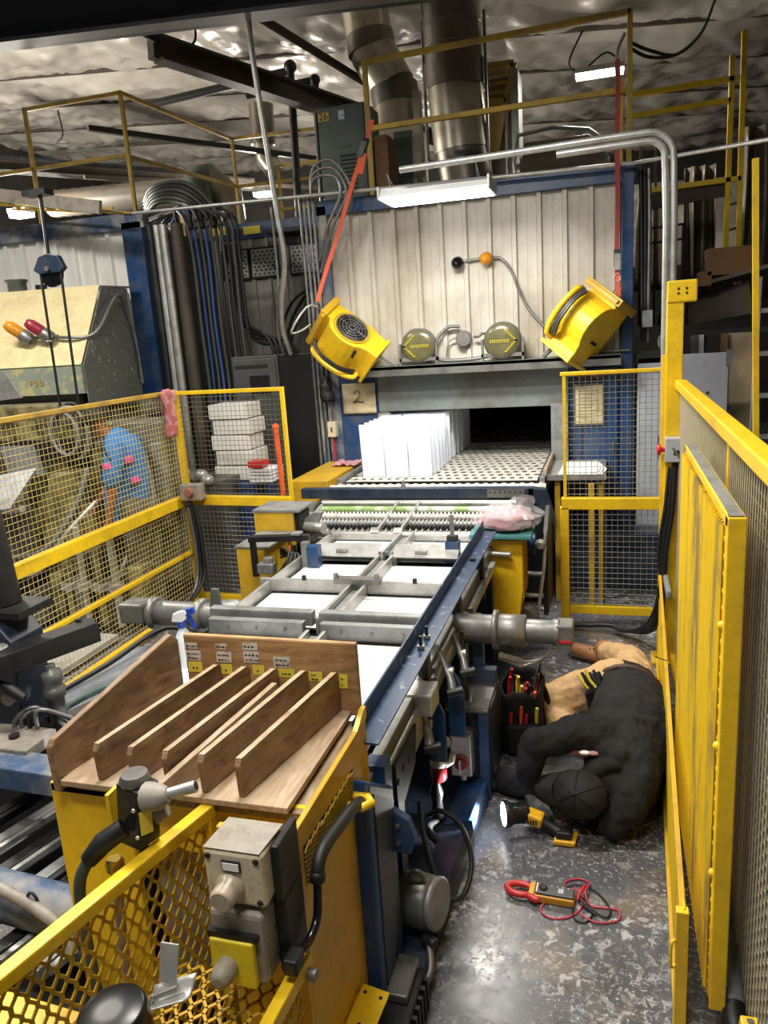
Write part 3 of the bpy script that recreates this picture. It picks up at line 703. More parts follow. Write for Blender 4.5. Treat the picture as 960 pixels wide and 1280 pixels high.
for x in (-1.36, -1.14): MB().lathe([(.012, 0), (.016, .01), (.012, .03)], (x, 3.52, .885), n=10).build('clamp_bolt', ALD, tb)
for x in (-1.55, -.95): B((x, 3.515, .87), (x+.02, 3.53, .895)).build('tab', DK, tb)
# tilted aluminium flaps over the third row
for (x0, x1) in ((-1.68, -1.29), (-1.20, -.82)):
    f = MB().prism([(x0, 4.03, .845), (x0, 4.03, .85), (x0, 4.11, .905), (x0, 4.115, .90)], (x1-x0, 0, 0)).build('flap', AL, tb)
    MB().bar((x0+.13, 4.06, .875), (x0+.20, 4.06, .875), .03, .015).build('hinge', ALD, f)
    B((x0-.03, 4.12, .80), (x1+.04, 4.14, .85)).build('cross_bar', ALD, tb)
# side structure
for x in (XL-.05, XR+.02): B((x, 1.9, .60), (x+.04, 4.6, .78)).build('side_beam', ST, tb, .004)
for x in (-1.78, -.76):
    for y in (2.2, 3.5, 4.4): B((x, y, 0), (x+.07, y+.07, .62)).build('leg', BD, tb)
# under-floor pan, blue
B((-1.8, 2.0, .02), (-.58, 4.4, .07)).build('drip_pan', BD, tb)
# angled blue bar along the right edge, on threaded rods
bb = thing('blue_angle_bar', 'long blue angle iron bar running along the right edge of white belts', 'bar', (-.69, 3.1, .9))
MB().prism([(-.735, 1.93, .915), (-.655, 1.93, .915), (-.655, 1.93, .922), (-.728, 1.93, .922), (-.728, 1.93, .985), (-.735, 1.93, .985)], (.01, 2.42, 0)).build('angle', mat('blue_bar_paint', (34, 58, 92), .35, dirt=(150, 158, 168), amt=.8, scale=18, thr=(.58, .66)), bb)
for y in (2.62, 2.72):
    r = MB().cyl((-.69, y, .80), (-.69, y, .975), .007, n=8).build('threaded_rod', DK, bb)
    MB().lathe([(.016, 0), (.016, .012)], (-.69, y, .925), n=6).build('nut', ST, r)
B((-.70, 3.75, .925), (-.67, 3.77, .935)).build('bolt', DK, bb)
for y in (2.62, 3.3, 4.0): B((-.72, y+.05, .6), (-.68, y+.1, .915)).build('stay', DK, bb)
# white side rails and angle tracks right of table
rl = thing('side_track', 'pale aluminium side track stepped below the blue angle bar', 'rail', (-.68, 2.5, .7))
MB().prism([(-.74, 2.08, .74), (-.68, 2.08, .74), (-.68, 2.10, .60), (-.69, 2.13, .58), (-.74, 2.13, .58)], (0, .45, 0)).build('rail_block', AL, rl, .006)
B((-.745, 2.1, .742), (-.715, 2.5, .762)).build('guide', BR, rl)
B((-.71, 2.75, .70), (-.665, 3.5, .74)).build('rail_block', AL, rl, .004); B((-.70, 2.8, .74), (-.68, 3.4, .76)).build('guide', ALD, rl)
B((-.76, 2.5, .70), (-.63, 2.63, .79)).build('rail_block', AL, rl, .008)
B((-.71, 3.6, .68), (-.66, 4.4, .72)).build('rail_block', AL, rl, .004)
for k in range(4):
    y = 2.14+.07*k; MB().lathe([(.012, 0), (.018, .008), (.01, .02)], (-.682, y, .66+.01*(k % 2)), (1, 0, 0), 10).build('roller', DK, rl)
MB().prism([(-.678, 2.12, .73), (-.678, 2.4, .73), (-.678, 2.36, .60), (-.678, 2.2, .55), (-.678, 2.12, .60)], (.012, 0, 0)).build('chain_guard', DK, rl)
# levers
for k, (x, y, z) in enumerate(((-.66, 2.52, .62), (-.63, 2.82, .70), (-.62, 3.05, .68))):
    t = thing('clamp_lever', ['steel clamp lever nearest the yellow cabinet beside side track', 'steel clamp lever beside the hinged blue plates', 'steel clamp lever farthest along the side track'][k], 'lever', (x, y, z))
    MB().tube([(x-.05, y+.08, z+.09), (x, y+.02, z+.0), (x+.02, y-.04, z-.03)], [.012, .016, .02], 10).build('arm', ST, t)
    MB().cyl((x+.0, y-.05, z-.035), (x+.06, y-.03, z-.025), .018, n=12).build('grip', DK, t)
    MB().lathe([(.02, 0), (.02, .03)], (x-.02, y+.04, z+.02), (1, 0, 0), 12).build('pivot', AL, t)
# hinged blue plates
for k, (x, y) in enumerate(((-.64, 2.66), (-.6, 2.86))):
    t = MB().prism([(x-.05, y, .745), (x-.035, y, .75), (x+.02, y, .63), (x+.02, y, .42), (x-.05, y, .42)], (0, .014, 0)).build('blue_plate', BL, bevel=.003)
    tag(t, ['blue bracket plate in front of its twin beside the side track', 'blue bracket plate behind its twin near the grey pipe'][k], 'bracket')
# frame columns below
cf = thing('blue_end_column', 'blue end column of the table next to the yellow cabinet', 'column', (-.69, 2.03, 0))
B((-.735, 2.0, .0), (-.665, 2.07, .80)).build('post', BL, cf, .004)
MB().prism([(-.67, 2.0, .66), (-.60, 2.0, .62), (-.58, 2.0, .56), (-.60, 2.0, .50), (-.67, 2.0, .50)], (0, .03, 0)).build('gusset', BL, cf, .003)
for z in (.54, .6): MB().cyl((-.635, 1.998, z), (-.635, 1.99, z), .008, n=8).build('bolt', ST, cf)
hb = thing('blue_leaning_housing', 'glossy blue sloping motor housing beside the yellow cabinet', 'housing', (-.66, 1.9, 0))
MB().prism([(-.72, 1.80, .88), (-.72, 2.03, .72), (-.72, 2.03, .40), (-.72, 1.90, .05), (-.72, 1.80, .05)], (.07, 0, 0)).build('body', BL, hb, .012)
MB().prism([(-.652, 1.83, .82), (-.652, 2.00, .69), (-.652, 2.00, .42), (-.652, 1.90, .10), (-.652, 1.83, .10)], (.006, 0, 0)).build('cover', BD, hb)
# motor
mt = thing('gear_motor', 'grey gear motor with round end cover at foot of the machine', 'motor', (-.63, 2.2, .1))
MB().lathe([(.06, 0), (.085, .02), (.09, .06), (.09, .13), (.07, .16), (.02, .165)], (-.72, 2.2, .17), (1, -.25, .1), 22).build('body', ST, mt)
MB().lathe([(.088, 0), (.088, .012), (.08, .016)], (-.57, 2.165, .187), (1, -.25, .1), 22).build('end_cover', ALD, mt)
MB().tube([(-.63+.025*math.cos(a*PI/6), 2.16, .28+.03*math.sin(a*PI/6)) for a in range(7)], .009, 8).build('lifting_eye', ST, mt)
MB().lathe([(.02, 0), (.024, .02), (.018, .05)], (-.60, 2.1, .10), (1, -.6, 0), 12).build('gland', DK, mt)
cable([(-.58, 2.08, .10), (-.56, 2.0, .06), (-.60, 1.9, .03), (-.64, 1.85, .08)], .012).build('hose', ST, mt)
t = thing('finned_motor', 'dark finned motor block low beside the yellow cabinet foot', 'motor', (-.60, 1.86, 0))
B((-.66, 1.72, .0), (-.56, 1.95, .13)).build('body', DK, t, .006)
for k in range(6): B((-.562, 1.73+.036*k, .01), (-.545, 1.745+.036*k, .12)).build('fin', DK, t)
B((-.65, 1.8, .13), (-.58, 1.96, .16)).build('terminal_box', ST, t, .006)
# base strip and blue pan edge on the floor
fp = thing('floor_base_frame', 'low blue and black base frame along the aisle floor edge', 'frame', (-.62, 2.6, 0))
MB().prism([(-.80, 2.75, .0), (-.545, 2.75, .0), (-.545, 2.75, .10), (-.56, 2.75, .105), (-.80, 2.75, .03)], (0.02, .32, 0)).build('blue_pan', BL, fp)
MB().prism([(-.64, 1.6, 0), (-.60, 1.6, 0), (-.60, 1.6, .06), (-.64, 1.6, .06)], (.06, 1.15, 0)).build('kick_strip', DK, fp)
B((-.82, 2.4, .01), (-.57, 2.75, .05)).build('tread_plate', ST, fp)
B((-.82, 1.7, .01), (-.62, 2.4, .03)).build('tread_plate', DK, fp)
# blue pedestal with grey top plate, isolator switch
pdn = thing('blue_pedestal', 'blue steel pedestal with scratched grey top plate beside the tool bag', 'pedestal', (-.6, 3.2, 0))
B((-.71, 3.04, .44), (-.515, 3.38, .455)).build('top_plate', ST, pdn, .003)
B((-.56, 3.05, .0), (-.515, 3.10, .44)).build('post', BL, pdn, .004)
B((-.70, 3.32, .455), (-.515, 3.37, .52)).build('upstand', BL, pdn, .003)
B((-.63, 3.36, .455), (-.58, 3.41, .70)).build('post', BL, pdn, .003)
B((-.70, 3.08, .06), (-.53, 3.36, .10)).build('shelf', BD, pdn); B((-.52, 3.1, .03), (-.508, 3.37, .44)).build('side_cover', BD, pdn)
B((-.70, 3.09, .10), (-.56, 3.12, .44)).build('back_plate', BD, pdn)
iso = thing('isolator_switch', 'grey box with red rotary isolator switch on the blue pedestal', 'switch', (-.63, 3.02, .14))
B((-.68, 2.99, .15), (-.585, 3.06, .36)).build('box', ALD, iso, .006)
MB().lathe([(.034, 0), (.036, .006), (.03, .012)], (-.632, 2.99, .225), (0, -1, 0), 20).build('escutcheon', mat('maroon_plate', (120, 52, 46), .45), iso)
MB().lathe([(.026, 0), (.024, .022)], (-.632, 2.978, .225), (0, -1, 0), 18).build('knob', mat('dark_red_knob', (90, 24, 26), .4), iso)
B((-.636, 2.945, .19), (-.628, 2.96, .25)).build('handle', AL, iso, .002)
MB().lathe([(.014, 0), (.016, .03)], (-.63, 3.02, .12), n=12).build('gland', AL, iso)
cable([(-.69, 3.03, .41), (-.64, 2.99, .405), (-.58, 3.0, .385), (-.56, 3.03, .36)], .008).build('cable', BK, iso)
# regulator and gauge
rg = thing('air_regulator', 'air regulator with red clear bowl and small round gauge', 'regulator', (-.69, 2.8, .06))
MB().lathe([(.028, 0), (.034, .01), (.034, .07), (.02, .08)], (-.69, 2.8, .25), n=18).build('bowl', mat('red_bowl', (120, 36, 40), .15), rg)
MB().lathe([(.034, 0), (.036, .02), (.03, .03)], (-.69, 2.8, .32), n=18).build('cap', AL, rg)
MB().lathe([(.02, 0), (.028, .03), (.022, .10), (.03, .14), (.016, .19)], (-.70, 2.78, .06), n=14).build('body', BP, rg)
MB().lathe([(.028, 0), (.03, .02), (.024, .024)], (-.67, 2.86, .40), (.2, -1, .3), 18).build('gauge', DK, rg)
MB().lathe([(.024, 0), (.005, .002)], (-.665, 2.836, .407), (.2, -1, .3), 18).build('gauge_face', AL, rg)
MB().tube([(-.68, 2.82, .30), (-.645, 2.85, .31), (-.64, 2.86, .34)], .016, 10).build('elbow', AL, rg)
cable([(-.70, 2.76, .07), (-.72, 2.70, .09), (-.70, 2.62, .12), (-.66, 2.60, .10)], .018).build('hose', BK, rg)
# loop of black cable
lc = cable([(-.70, 2.62, .20), (-.64, 2.60, .24), (-.56, 2.58, .20), (-.51, 2.52, .10), (-.52, 2.42, .03), (-.57, 2.35, .05), (-.62, 2.36, .14), (-.67, 2.42, .26), (-.70, 2.5, .34)], .010, 8, 6).build('cable_loop', BK)
tag(lc, 'loop of thick black cable hanging over the aisle floor by the motor', 'cable')
# rods and small cylinder on the pedestal
t = thing('threaded_post', 'upright steel threaded post standing on the pedestal top plate', 'post', (-.66, 3.12, .455))
MB().lathe([(.02, 0), (.02, .08), (.012, .085), (.012, .24), (.016, .245), (.016, .26), (.01, .27), (.01, .33)], (-.635, 3.14, .455), n=12).build('rod', DK, t)
MB().cyl((-.60, 3.1, .46), (-.595, 3.12, .52), .006, n=6).build('pin', AL, t)
for k in range(3):
    o = cable([(-.75, 3.2, .62+.02*k), (-.68, 3.15, .50+.03*k), (-.64, 3.10, .56), (-.70, 3.06, .64), (-.76, 3.12, .5+.02*k)], .005).build('thin_wire', GP if k else BK)
    tag(o, ['thin black wire coiled over the pedestal', 'thin grey wire coiled over the pedestal, lower loop', 'thin grey wire coiled over the pedestal, upper loop'][k], 'wire')
# right grey pipe with flanges
pr = thing('grey_shaft_pipe', 'thick grey galvanised shaft pipe projecting right over the pedestal', 'pipe', (-.45, 3.3, .6))
MB().lathe([(.05, 0), (.068, .01), (.068, .25)], (-.70, 3.3, .735), (1, 0, 0), 22).build('pipe', GP, pr)
MB().lathe([(.072, 0), (.092, .005), (.092, .025), (.072, .03)], (-.52, 3.3, .735), (1, 0, 0), 22).build('flange', GP, pr)
MB().lathe([(.07, 0), (.074, .005), (.074, .12), (.066, .125)], (-.49, 3.3, .735), (1, 0, 0), 22).build('sleeve', GP, pr)
MB().lathe([(.055, 0), (.055, .12), (.062, .125), (.062, .15)], (-.37, 3.3, .735), (1, 0, 0), 22).build('pipe', GP, pr)
B((-.23, 3.25, .69), (-.155, 3.36, .785)).build('end_clamp', GP, pr, .008); B((-.22, 3.245, .705), (-.16, 3.25, .715)).build('red_mark', RD, pr)
t = thing('wire_connector', 'grey cable connectors with pale wires hanging below the pipe', 'connector', (-.42, 3.3, .55))
for k in range(2):
    MB().bar((-.49, 3.26+.02*k, .63-.02*k), (-.38, 3.28, .59-.02*k), .025, .02).build('plug', TN, t, .004)
    cable([(-.38, 3.28, .59-.02*k), (-.30, 3.3, .60), (-.24, 3.3, .66)], .005).build('wire', AL, t)
# left shaft pipe
pL = thing('grey_shaft_pipe', 'thick dusty grey shaft pipe projecting left toward the mesh fence', 'pipe', (-2.2, 3.3, .6))
MB().lathe([(.05, 0), (.066, .01), (.066, .52)], (-2.35, 3.3, .74), (1, 0, 0), 22).build('pipe', GP, pL)
B((-2.50, 3.24, .69), (-2.36, 3.37, .80)).build('end_clamp', GP, pL, .012)
for x in (-2.33, -2.05): MB().lathe([(.07, 0), (.088, .005), (.088, .03), (.07, .035)], (x, 3.3, .74), (1, 0, 0), 22).build('flange', GP, pL)
MB().prism([(-1.98, 3.25, .66), (-1.94, 3.25, .9), (-1.90, 3.25, .9), (-1.88, 3.25, .66)], (0, .02, 0)).build('bracket_plate', GP, pL)
MB().lathe([(.045, 0), (.05, .1), (.03, .12)], (-1.93, 3.3, .78), (1, 0, 0), 16).build('coupling', ALD, pL)
# left bracket arm with blue block and yellow stands
la = thing('sensor_bracket', 'dark steel bracket arm holding a blue block over the white belts', 'bracket', (-1.85, 3.95, .8))
MB().bar((-2.05, 3.93, .975), (-1.70, 4.02, .965), .05, .035).build('arm', DK, la, .003)
B((-1.80, 3.97, .985), (-1.74, 4.03, 1.0)).build('clamp', ALD, la, .002)
MB().bar((-2.03, 3.94, .96), (-2.03, 3.94, .74), .03, .03).build('leg', DK, la)
B((-1.73, 3.95, .79), (-1.69, 4.0, .95)).build('plate', ALD, la); B((-1.69, 3.93, .79), (-1.62, 4.0, .93)).build('block', BL, la, .004)
B((-1.98, 3.86, .78), (-1.88, 3.92, .84)).build('foot', ALD, la, .006); MB().lathe([(.03, 0), (.03, .05)], (-1.92, 3.9, .82), n=12).build('foot_bolt', ALD, la)
lb = thing('yellow_guard_box', 'worn yellow guard box with grey top at left of the belts, rear one', 'guard', (-2.1, 4.5, .7))
B((-2.24, 4.40, .80), (-1.96, 4.66, 1.02)).build('body', YD, lb, .004); B((-2.245, 4.395, 1.02), (-1.92, 4.67, 1.035)).build('top', ALD, lb)
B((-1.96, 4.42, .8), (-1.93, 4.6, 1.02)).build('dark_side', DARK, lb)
lb = thing('yellow_guard_box', 'worn yellow guard box with grey top at left of the belts, nearer one', 'guard', (-2.1, 4.1, .3))
B((-2.19, 4.02, .40), (-2.0, 4.38, .89)).build('body', YD, lb, .004); B((-2.195, 4.015, .89), (-1.97, 4.39, .90)).build('top', ALD, lb)
for k in range(4):
    o = cable([(-1.98, 4.2, .84-.02*k), (-1.90+.02*k, 4.15, .82), (-1.92+.03*k, 4.05, .74), (-1.98+.03*k, 3.98, .70)], .009).build('black_hose', BK)
    tag(o, '%s black hose from the left bundled behind the sensor bracket' % ORD[k], 'hose', 'black hoses behind the sensor bracket')
t = thing('cast_lever_block', 'pale cast lever block between yellow guard box and feed rollers', 'lever', (-1.93, 4.55, .8))
MB().prism([(-1.98, 4.5, .80), (-1.86, 4.5, .80), (-1.84, 4.5, .92), (-1.80, 4.5, 1.0), (-1.86, 4.5, 1.0), (-1.93, 4.5, .95)], (0, .05, 0)).build('casting', ALD, t, .006)
MB().cyl((-1.92, 4.5, .90), (-1.78, 4.46, .90), .035, n=14).build('hub', AL, t); MB().cyl((-1.86, 4.5, .86), (-1.74, 4.46, .86), .022, n=12).build('hub', ALD, t)
MB().cyl((-1.96, 4.44, .84), (-1.96, 4.44, .96), .016, n=8).build('post', ALD, t)
# right small clamp with blue block near the bar
t = thing('sensor_block', 'blue block with upright rod at the far end of white belts', 'sensor', (-.85, 4.15, .8))
B((-.90, 4.08, .80), (-.82, 4.14, .93)).build('block', BL, t, .003); MB().bar((-.86, 4.11, .93), (-.87, 4.15, 1.07), .025, .025).build('rod', ST, t)
B((-.89, 4.09, .93), (-.83, 4.13, .96)).build('clamp', DK, t)
# spray bottle
sb = thing('spray_bottle', 'white spray bottle with blue trigger behind the wooden sorter', 'bottle', (-1.705, 2.6, .79))
class SH(MB):
    def build(s, *a, **k):
        s.v = [(x-.195, y+.18, z-.015) for x, y, z in s.v]; return MB.build(s, *a, **k)
SH().lathe([(.034, 0), (.038, .01), (.038, .11), (.03, .15), (.014, .18), (.014, .19)], (-1.51, 2.42, .80), n=18).build('bottle', mat('white_plastic', (222, 228, 234), .3), sb)
SH().lathe([(.018, 0), (.018, .025)], (-1.51, 2.42, .985), n=14).build('collar', mat('blue_plastic', (30, 70, 170), .3), sb)
SH().prism([(-1.55, 2.405, 1.01), (-1.50, 2.405, 1.01), (-1.475, 2.405, 1.05), (-1.48, 2.405, 1.065), (-1.54, 2.405, 1.045)], (0, .03, 0)).build('head', WH, sb, .004)
SH().prism([(-1.50, 2.41, 1.03), (-1.44, 2.41, 1.05), (-1.45, 2.41, 1.075), (-1.50, 2.41, 1.06)], (0, .02, 0)).build('nozzle', mat('blue_plastic', (30, 70, 170), .3), sb, .003)
SH().bar((-1.475, 2.42, 1.04), (-1.45, 2.42, .985), .018, .01).build('trigger', mat('blue_plastic', (30, 70, 170), .3), sb)
# ================================================================ FOREGROUND: yellow cabinet, wooden sorter, controls
yc = thing('yellow_cabinet', 'yellow sheet metal cabinet carrying the wooden sorter', 'cabinet', (-1.05, 1.7, 0))
B((-.715, 1.42, 0.0), (-.70, 1.96, .985)).build('side_panel', YD, yc, .003)
MB().prism([(-.715, 1.88, .985), (-.715, 1.97, .985), (-.715, 1.97, 1.02), (-.715, 1.95, 1.02)], (.015, 0, 0)).build('side_lip', Y_, yc)
B((-1.46, 1.50, .20), (-1.22, 1.52, .975)).build('front_panel', Y_, yc, .004)
B((-1.22, 1.52, .80), (-.72, 1.535, .975)).build('front_panel', Y_, yc, .003)
MB().grid(lambda u, v: Vector((-1.2+.46*u, 1.56+.012*math.sin(u*30), .3+.5*v)), 30, 2).build('grey_curtain', TN, yc, fixn=False)
B((-.90, 1.40, .20), (-.70, 1.42, .985)).build('front_panel', YD, yc, .003)
B((-1.46, 1.50, .95), (-.72, 1.96, .972)).build('top', PLK, yc)
B((-1.45, 1.93, .1), (-.72, 1.95, .95)).build('back_panel', DK, yc)
B((-1.46, 1.60, .02), (-.74, 1.62, .78)).build('inner_wall', DK, yc)
# vent with mesh on the side
vt = MB().prism([(-.7, 1.815, .905), (-.7, 1.815, .805), (-.7, 1.45, .812), (-.7, 1.447, .922)], (.0015, 0, 0)).build('vent_shade_plate', DARK, yc)  # dark plate on the panel, painted shade for the vent's inside
mb = MB()
for i in range(21):
    for j in range(9):
        y = 1.456+.0172*i; z = .818+.0125*j+(.0062 if i % 2 else 0)
        if z < .915-.01*i/21: mb.bar((-.697, y-.0086, z), (-.697, y+.0086, z+.0062), .003, .003, (1, 0, 0)); mb.bar((-.697, y-.0086, z), (-.697, y+.0086, z-.0062), .003, .003, (1, 0, 0))
mb.build('vent_mesh', YD, vt, kind='stuff')
MB().tube([(-.70, 1.80, .83), (-.655, 1.80, .83), (-.635, 1.775, .83), (-.655, 1.75, .83), (-.70, 1.75, .83)], .013, 8).build('hook_ring', Y_, yc)
# thick black hose down the side face
hs = thing('black_hose', 'thick black hose running down the yellow cabinet side to the controls', 'hose', (-.66, 1.5, .75))
cable([(-.672, 1.785, .822), (-.668, 1.70, .855), (-.664, 1.60, .880), (-.664, 1.50, .896), (-.665, 1.455, .885), (-.665, 1.435, .855)], .017, 10).build('sleeve', BK, hs)
cable([(-.665, 1.435, .855), (-.662, 1.42, .81), (-.660, 1.40, .77), (-.662, 1.36, .752), (-.668, 1.32, .755), (-.70, 1.28, .768)], .011, 8).build('hose', BP, hs)
MB().lathe([(.013, 0), (.020, .005), (.020, .025), (.013, .03)], (-.665, 1.442, .868), (0, -.4, -1), 12).build('gland', DK, hs)
B((-.69, 1.26, .735), (-.655, 1.31, .775)).build('plug', DK, hs, .006)
# wooden sorter
ws = thing('wooden_sorter', 'worn plywood sorting rack with slanted dividers and taped labels', 'rack', (-1.05, 1.7, .985))
B((-1.40, 1.475, .985), (-.745, 1.97, 1.002)).build('base_board', WBASE, ws, .002)
B((-1.36, 1.49, .972), (-.76, 1.96, .985)).build('base_board', WD, ws)
B((-1.292, 1.965, .985), (-.715, 1.985, 1.222)).build('back_board', WX, ws, .006)
MB().prism([(-1.425, 1.475, .965), (-1.43, 1.475, 1.095), (-1.425, 1.49, 1.115), (-1.345, 1.955, 1.225), (-1.335, 1.975, 1.20), (-1.335, 1.975, .985)], (.02, 0, 0)).build('end_board', WD, ws, .004)
for k in range(5):
    xf_, xb = -1.295+.1028*k, -1.183+.0978*k
    if k == 4: pass
    d = MB().prism([(xf_, 1.495, 1.003), (xf_, 1.49, 1.09), (xf_, 1.50, 1.105), (xb, 1.945, 1.132), (xb, 1.963, 1.125), (xb, 1.963, 1.003)], (.016, 0, 0)).build('divider', WD, ws, .002)
    MB().prism([(xf_, 1.501, 1.106), (xb, 1.945, 1.1335), (xb+.016, 1.945, 1.1335), (xf_+.016, 1.501, 1.106)], (0, 0, .0015)).build('worn_edge', WE, d)
MB().prism([(-1.078, 1.435, 1.003), (-1.078, 1.435, 1.055), (-.966, 1.90, 1.112), (-.966, 1.90, 1.004)], (.018, 0, 0)).build('loose_board', WBASE, ws, .002, label='pale loose board lying between dividers')
# labels on the back board
def label(x0, x1, z0, z1, m, tilt=0.0, y=1.9645):
    o = MB().prism([(x0, y, z0), (x1, y, z0+tilt), (x1+.002, y, z1+tilt), (x0+.001, y, z1)], (0, -.0012, 0)).build('paper_label', m, ws); return o
def scribble(o, x0, x1, z0, z1, rows):
    mb = MB(); random.seed(int(abs(x0)*1000))
    for r in range(rows):
        z = z1-(r+.7)*(z1-z0)/(rows+.2); x = x0+.006
        while x < x1-.008:
            w_ = random.uniform(.003, .009); mb.box((x, 1.9625, z-.0025), (x+w_, 1.9632, z+.0025)); x += w_+random.uniform(.002, .006)
    mb.build('print', INK, o)
LP = mat('worn_label', (214, 208, 196), .7, dirt=(150, 128, 100), amt=.8, scale=30, thr=(.5, .6))
for x0, x1, z0, z1 in ((-1.288, -1.235, 1.135, 1.168), (-1.18, -1.128, 1.135, 1.17), (-1.085, -1.033, 1.14, 1.176), (-.985, -.93, 1.130, 1.165)):
    o = label(x0, x1, z0, z1, LP, .001); scribble(o, x0, x1, z0, z1, 2)
for x0, x1, z0, z1 in ((-1.288, -1.245, 1.175, 1.195), (-1.18, -1.14, 1.178, 1.198), (-1.085, -1.035, 1.182, 1.207)):
    o = label(x0, x1, z0, z1, LP, .0); scribble(o, x0, x1, z0, z1, 1)
for x0, x1, z0, z1 in ((-1.285, -1.235, 1.095, 1.130), (-1.17, -1.13, 1.095, 1.128), (-1.06, -1.02, 1.10, 1.132), (-.975, -.92, 1.098, 1.126), (-.88, -.83, 1.092, 1.122), (-.785, -.75, 1.075, 1.12)):
    o = label(x0, x1, z0, z1, LY, .002); scribble(o, x0+.01, x1-.01, z0, z1, 2 if x0 > -.9 else 1)
for x, z in ((-.95, 1.195), (-.84, 1.165), (-.77, 1.165), (-.86, 1.13), (-.77, 1.135), (-.80, 1.195)): B((x, 1.9635, z), (x+.012, 1.9655, z+.002)).build('staple', AL, ws)
# push button boxes on the cabinet front
bx = thing('pushbutton_box', 'dusty beige push button box, upper one of two on yellow cabinet', 'control box', (-.76, 1.3, .9))
B((-.845, 1.25, .912), (-.705, 1.36, 1.045)).build('body', BE, bx, .010)
B((-.705, 1.29, .90), (-.685, 1.40, 1.04)).build('back_shell', DK, bx, .006)
MB().prism([(-.843, 1.252, 1.0455), (-.71, 1.252, 1.0455), (-.70, 1.358, 1.0465), (-.835, 1.358, 1.0465)], (0, 0, .002)).build('dusty_lid', TN, bx)
for x in (-.832, -.718):
    for z in (.928, 1.03): MB().lathe([(.007, 0), (.007, .003), (.004, .004)], (x, 1.25, z), (0, -1, 0), 10).build('screw', INK, bx)
MB().lathe([(.034, 0), (.034, .012), (.028, .016), (.028, .045), (.022, .05)], (-.785, 1.25, .958), (0, -1, 0), 20).build('button', mat('frosted_button', (176, 158, 138), .3), bx)
B((-.80, 1.246, .998), (-.755, 1.251, 1.024)).build('label_frame', INK, bx); B((-.797, 1.2445, 1.002), (-.758, 1.247, 1.020)).build('label_slip', PA, bx)
bx = thing('pushbutton_box', 'taupe push button box with yellow face, lower one of two on cabinet', 'control box', (-.76, 1.3, .7))
B((-.845, 1.24, .72), (-.715, 1.38, .90)).build('body', TN, bx, .012)
B((-.715, 1.30, .70), (-.685, 1.40, .90)).build('back_shell', DK, bx, .006)
B((-.84, 1.222, .725), (-.735, 1.24, .84)).build('yellow_face', mat('yellow_plastic', (232, 210, 30), .4, dirt=(170, 150, 60), amt=.4, scale=12), bx, .004)
B((-.845, 1.228, .84), (-.725, 1.245, .855)).build('black_band', DK, bx)
MB().lathe([(.026, 0), (.026, .02), (.020, .045), (.01, .048)], (-.80, 1.222, .775), (0, -1, 0), 18).build('button', TN, bx)
# toggle latch
tl = thing('toggle_latch', 'bent metal toggle latch hanging on the expanded mesh guard', 'latch', (-.85, 1.12, .75))
MB().bar((-.868, 1.128, .908), (-.866, 1.10, .835), .042, .005, (0, -1, .4)).build('lever', AL, tl, .002)
MB().bar((-.872, 1.118, .885), (-.870, 1.108, .858), .02, .002, (0, -1, .4)).build('worn_label', LP, tl)
MB().grid(lambda u, v: Vector((-.90+.09*u, 1.045+.055*v+.02*u, .812+.03*u+.012*v-.018*math.sin(v*PI))), 8, 8).build('catch', AL, tl, solid=.004, fixn=False)
MB().tube([(-.885, 1.075, .822), (-.835, 1.09, .842)], .006, 8).build('roll_pin', ST, tl)
cable([(-.89, 1.08, .82), (-.90, 1.07, .78), (-.885, 1.06, .72), (-.88, 1.06, .66)], .005).build('wire_bail', ST, tl)
# expanded metal guard, open gate leaf style
eg = thing('expanded_metal_guard', 'yellow framed diamond mesh guard panel nearest the camera', 'guard', (-1.0, 1.2, .4))
g0, g1 = Vector((-1.16, .70, 0)), Vector((-.965, 1.49, 0))
def gp(t, z): p = g0.lerp(g1, t); return (p.x, p.y, z)
MB().bar(gp(0, .955), gp(1, .965), .034, .034).build('top_rail', Y_, eg, .004)
MB().bar(gp(.985, .96), gp(.985, .25), .03, .034, (0, 1, 0)).build('end_rail', Y_, eg, .004)
MB().bar(gp(0, .25), gp(1, .25), .03, .03).build('bottom_rail', YD, eg, .004)
mb = MB(); d_ = (g1-g0)
expanded(mb, (g0.x, g0.y, .26), d_, d_.length*.98, (0, 0, 1), .68, .034, .062, .007, .004); mb.build('diamond_mesh', YD, eg, kind='stuff')
ef = thing('expanded_metal_shelf', 'horizontal yellow diamond mesh shelf below the push button boxes', 'guard', (-.8, 1.1, .62))
mb = MB(); expanded(mb, (-1.02, .80, .64), (1, 0, 0), .33, (0, 1, 0), .54, .036, .062, .007, .004); mb.build('diamond_mesh', YD, ef, kind='stuff')
MB().bar((-.675, 1.36, .70), (-.72, .85, .66), .03, .04).build('edge_rail', Y_, ef, .004)
MB().lathe([(.014, 0), (.014, .02)], (-.662, 1.33, .68), (1, 0, 0), 10).build('bolt', ST, ef)
B((-1.02, .8, .30), (-.68, 1.39, .32)).build('tray', Y_, ef)
es = MB(); expanded(es, (-.69, .86, .45), (0, 1, 0), .48, (0, 0, 1), .20, .034, .05, .006, .004); es.build('diamond_mesh', YD, ef, kind='stuff')
# black round knob
bk = thing('black_canister', 'black round topped canister at the bottom edge behind the mesh guard', 'canister', (-.87, .99, .6))
MB().lathe([(.064, 0), (.067, .01), (.067, .26), (.064, .272), (.058, .276), (.02, .277)], (-.885, .985, .62), (-.05, -.06, 1), 32).build('body', mat('satin_black', (14, 14, 15), .32), bk)
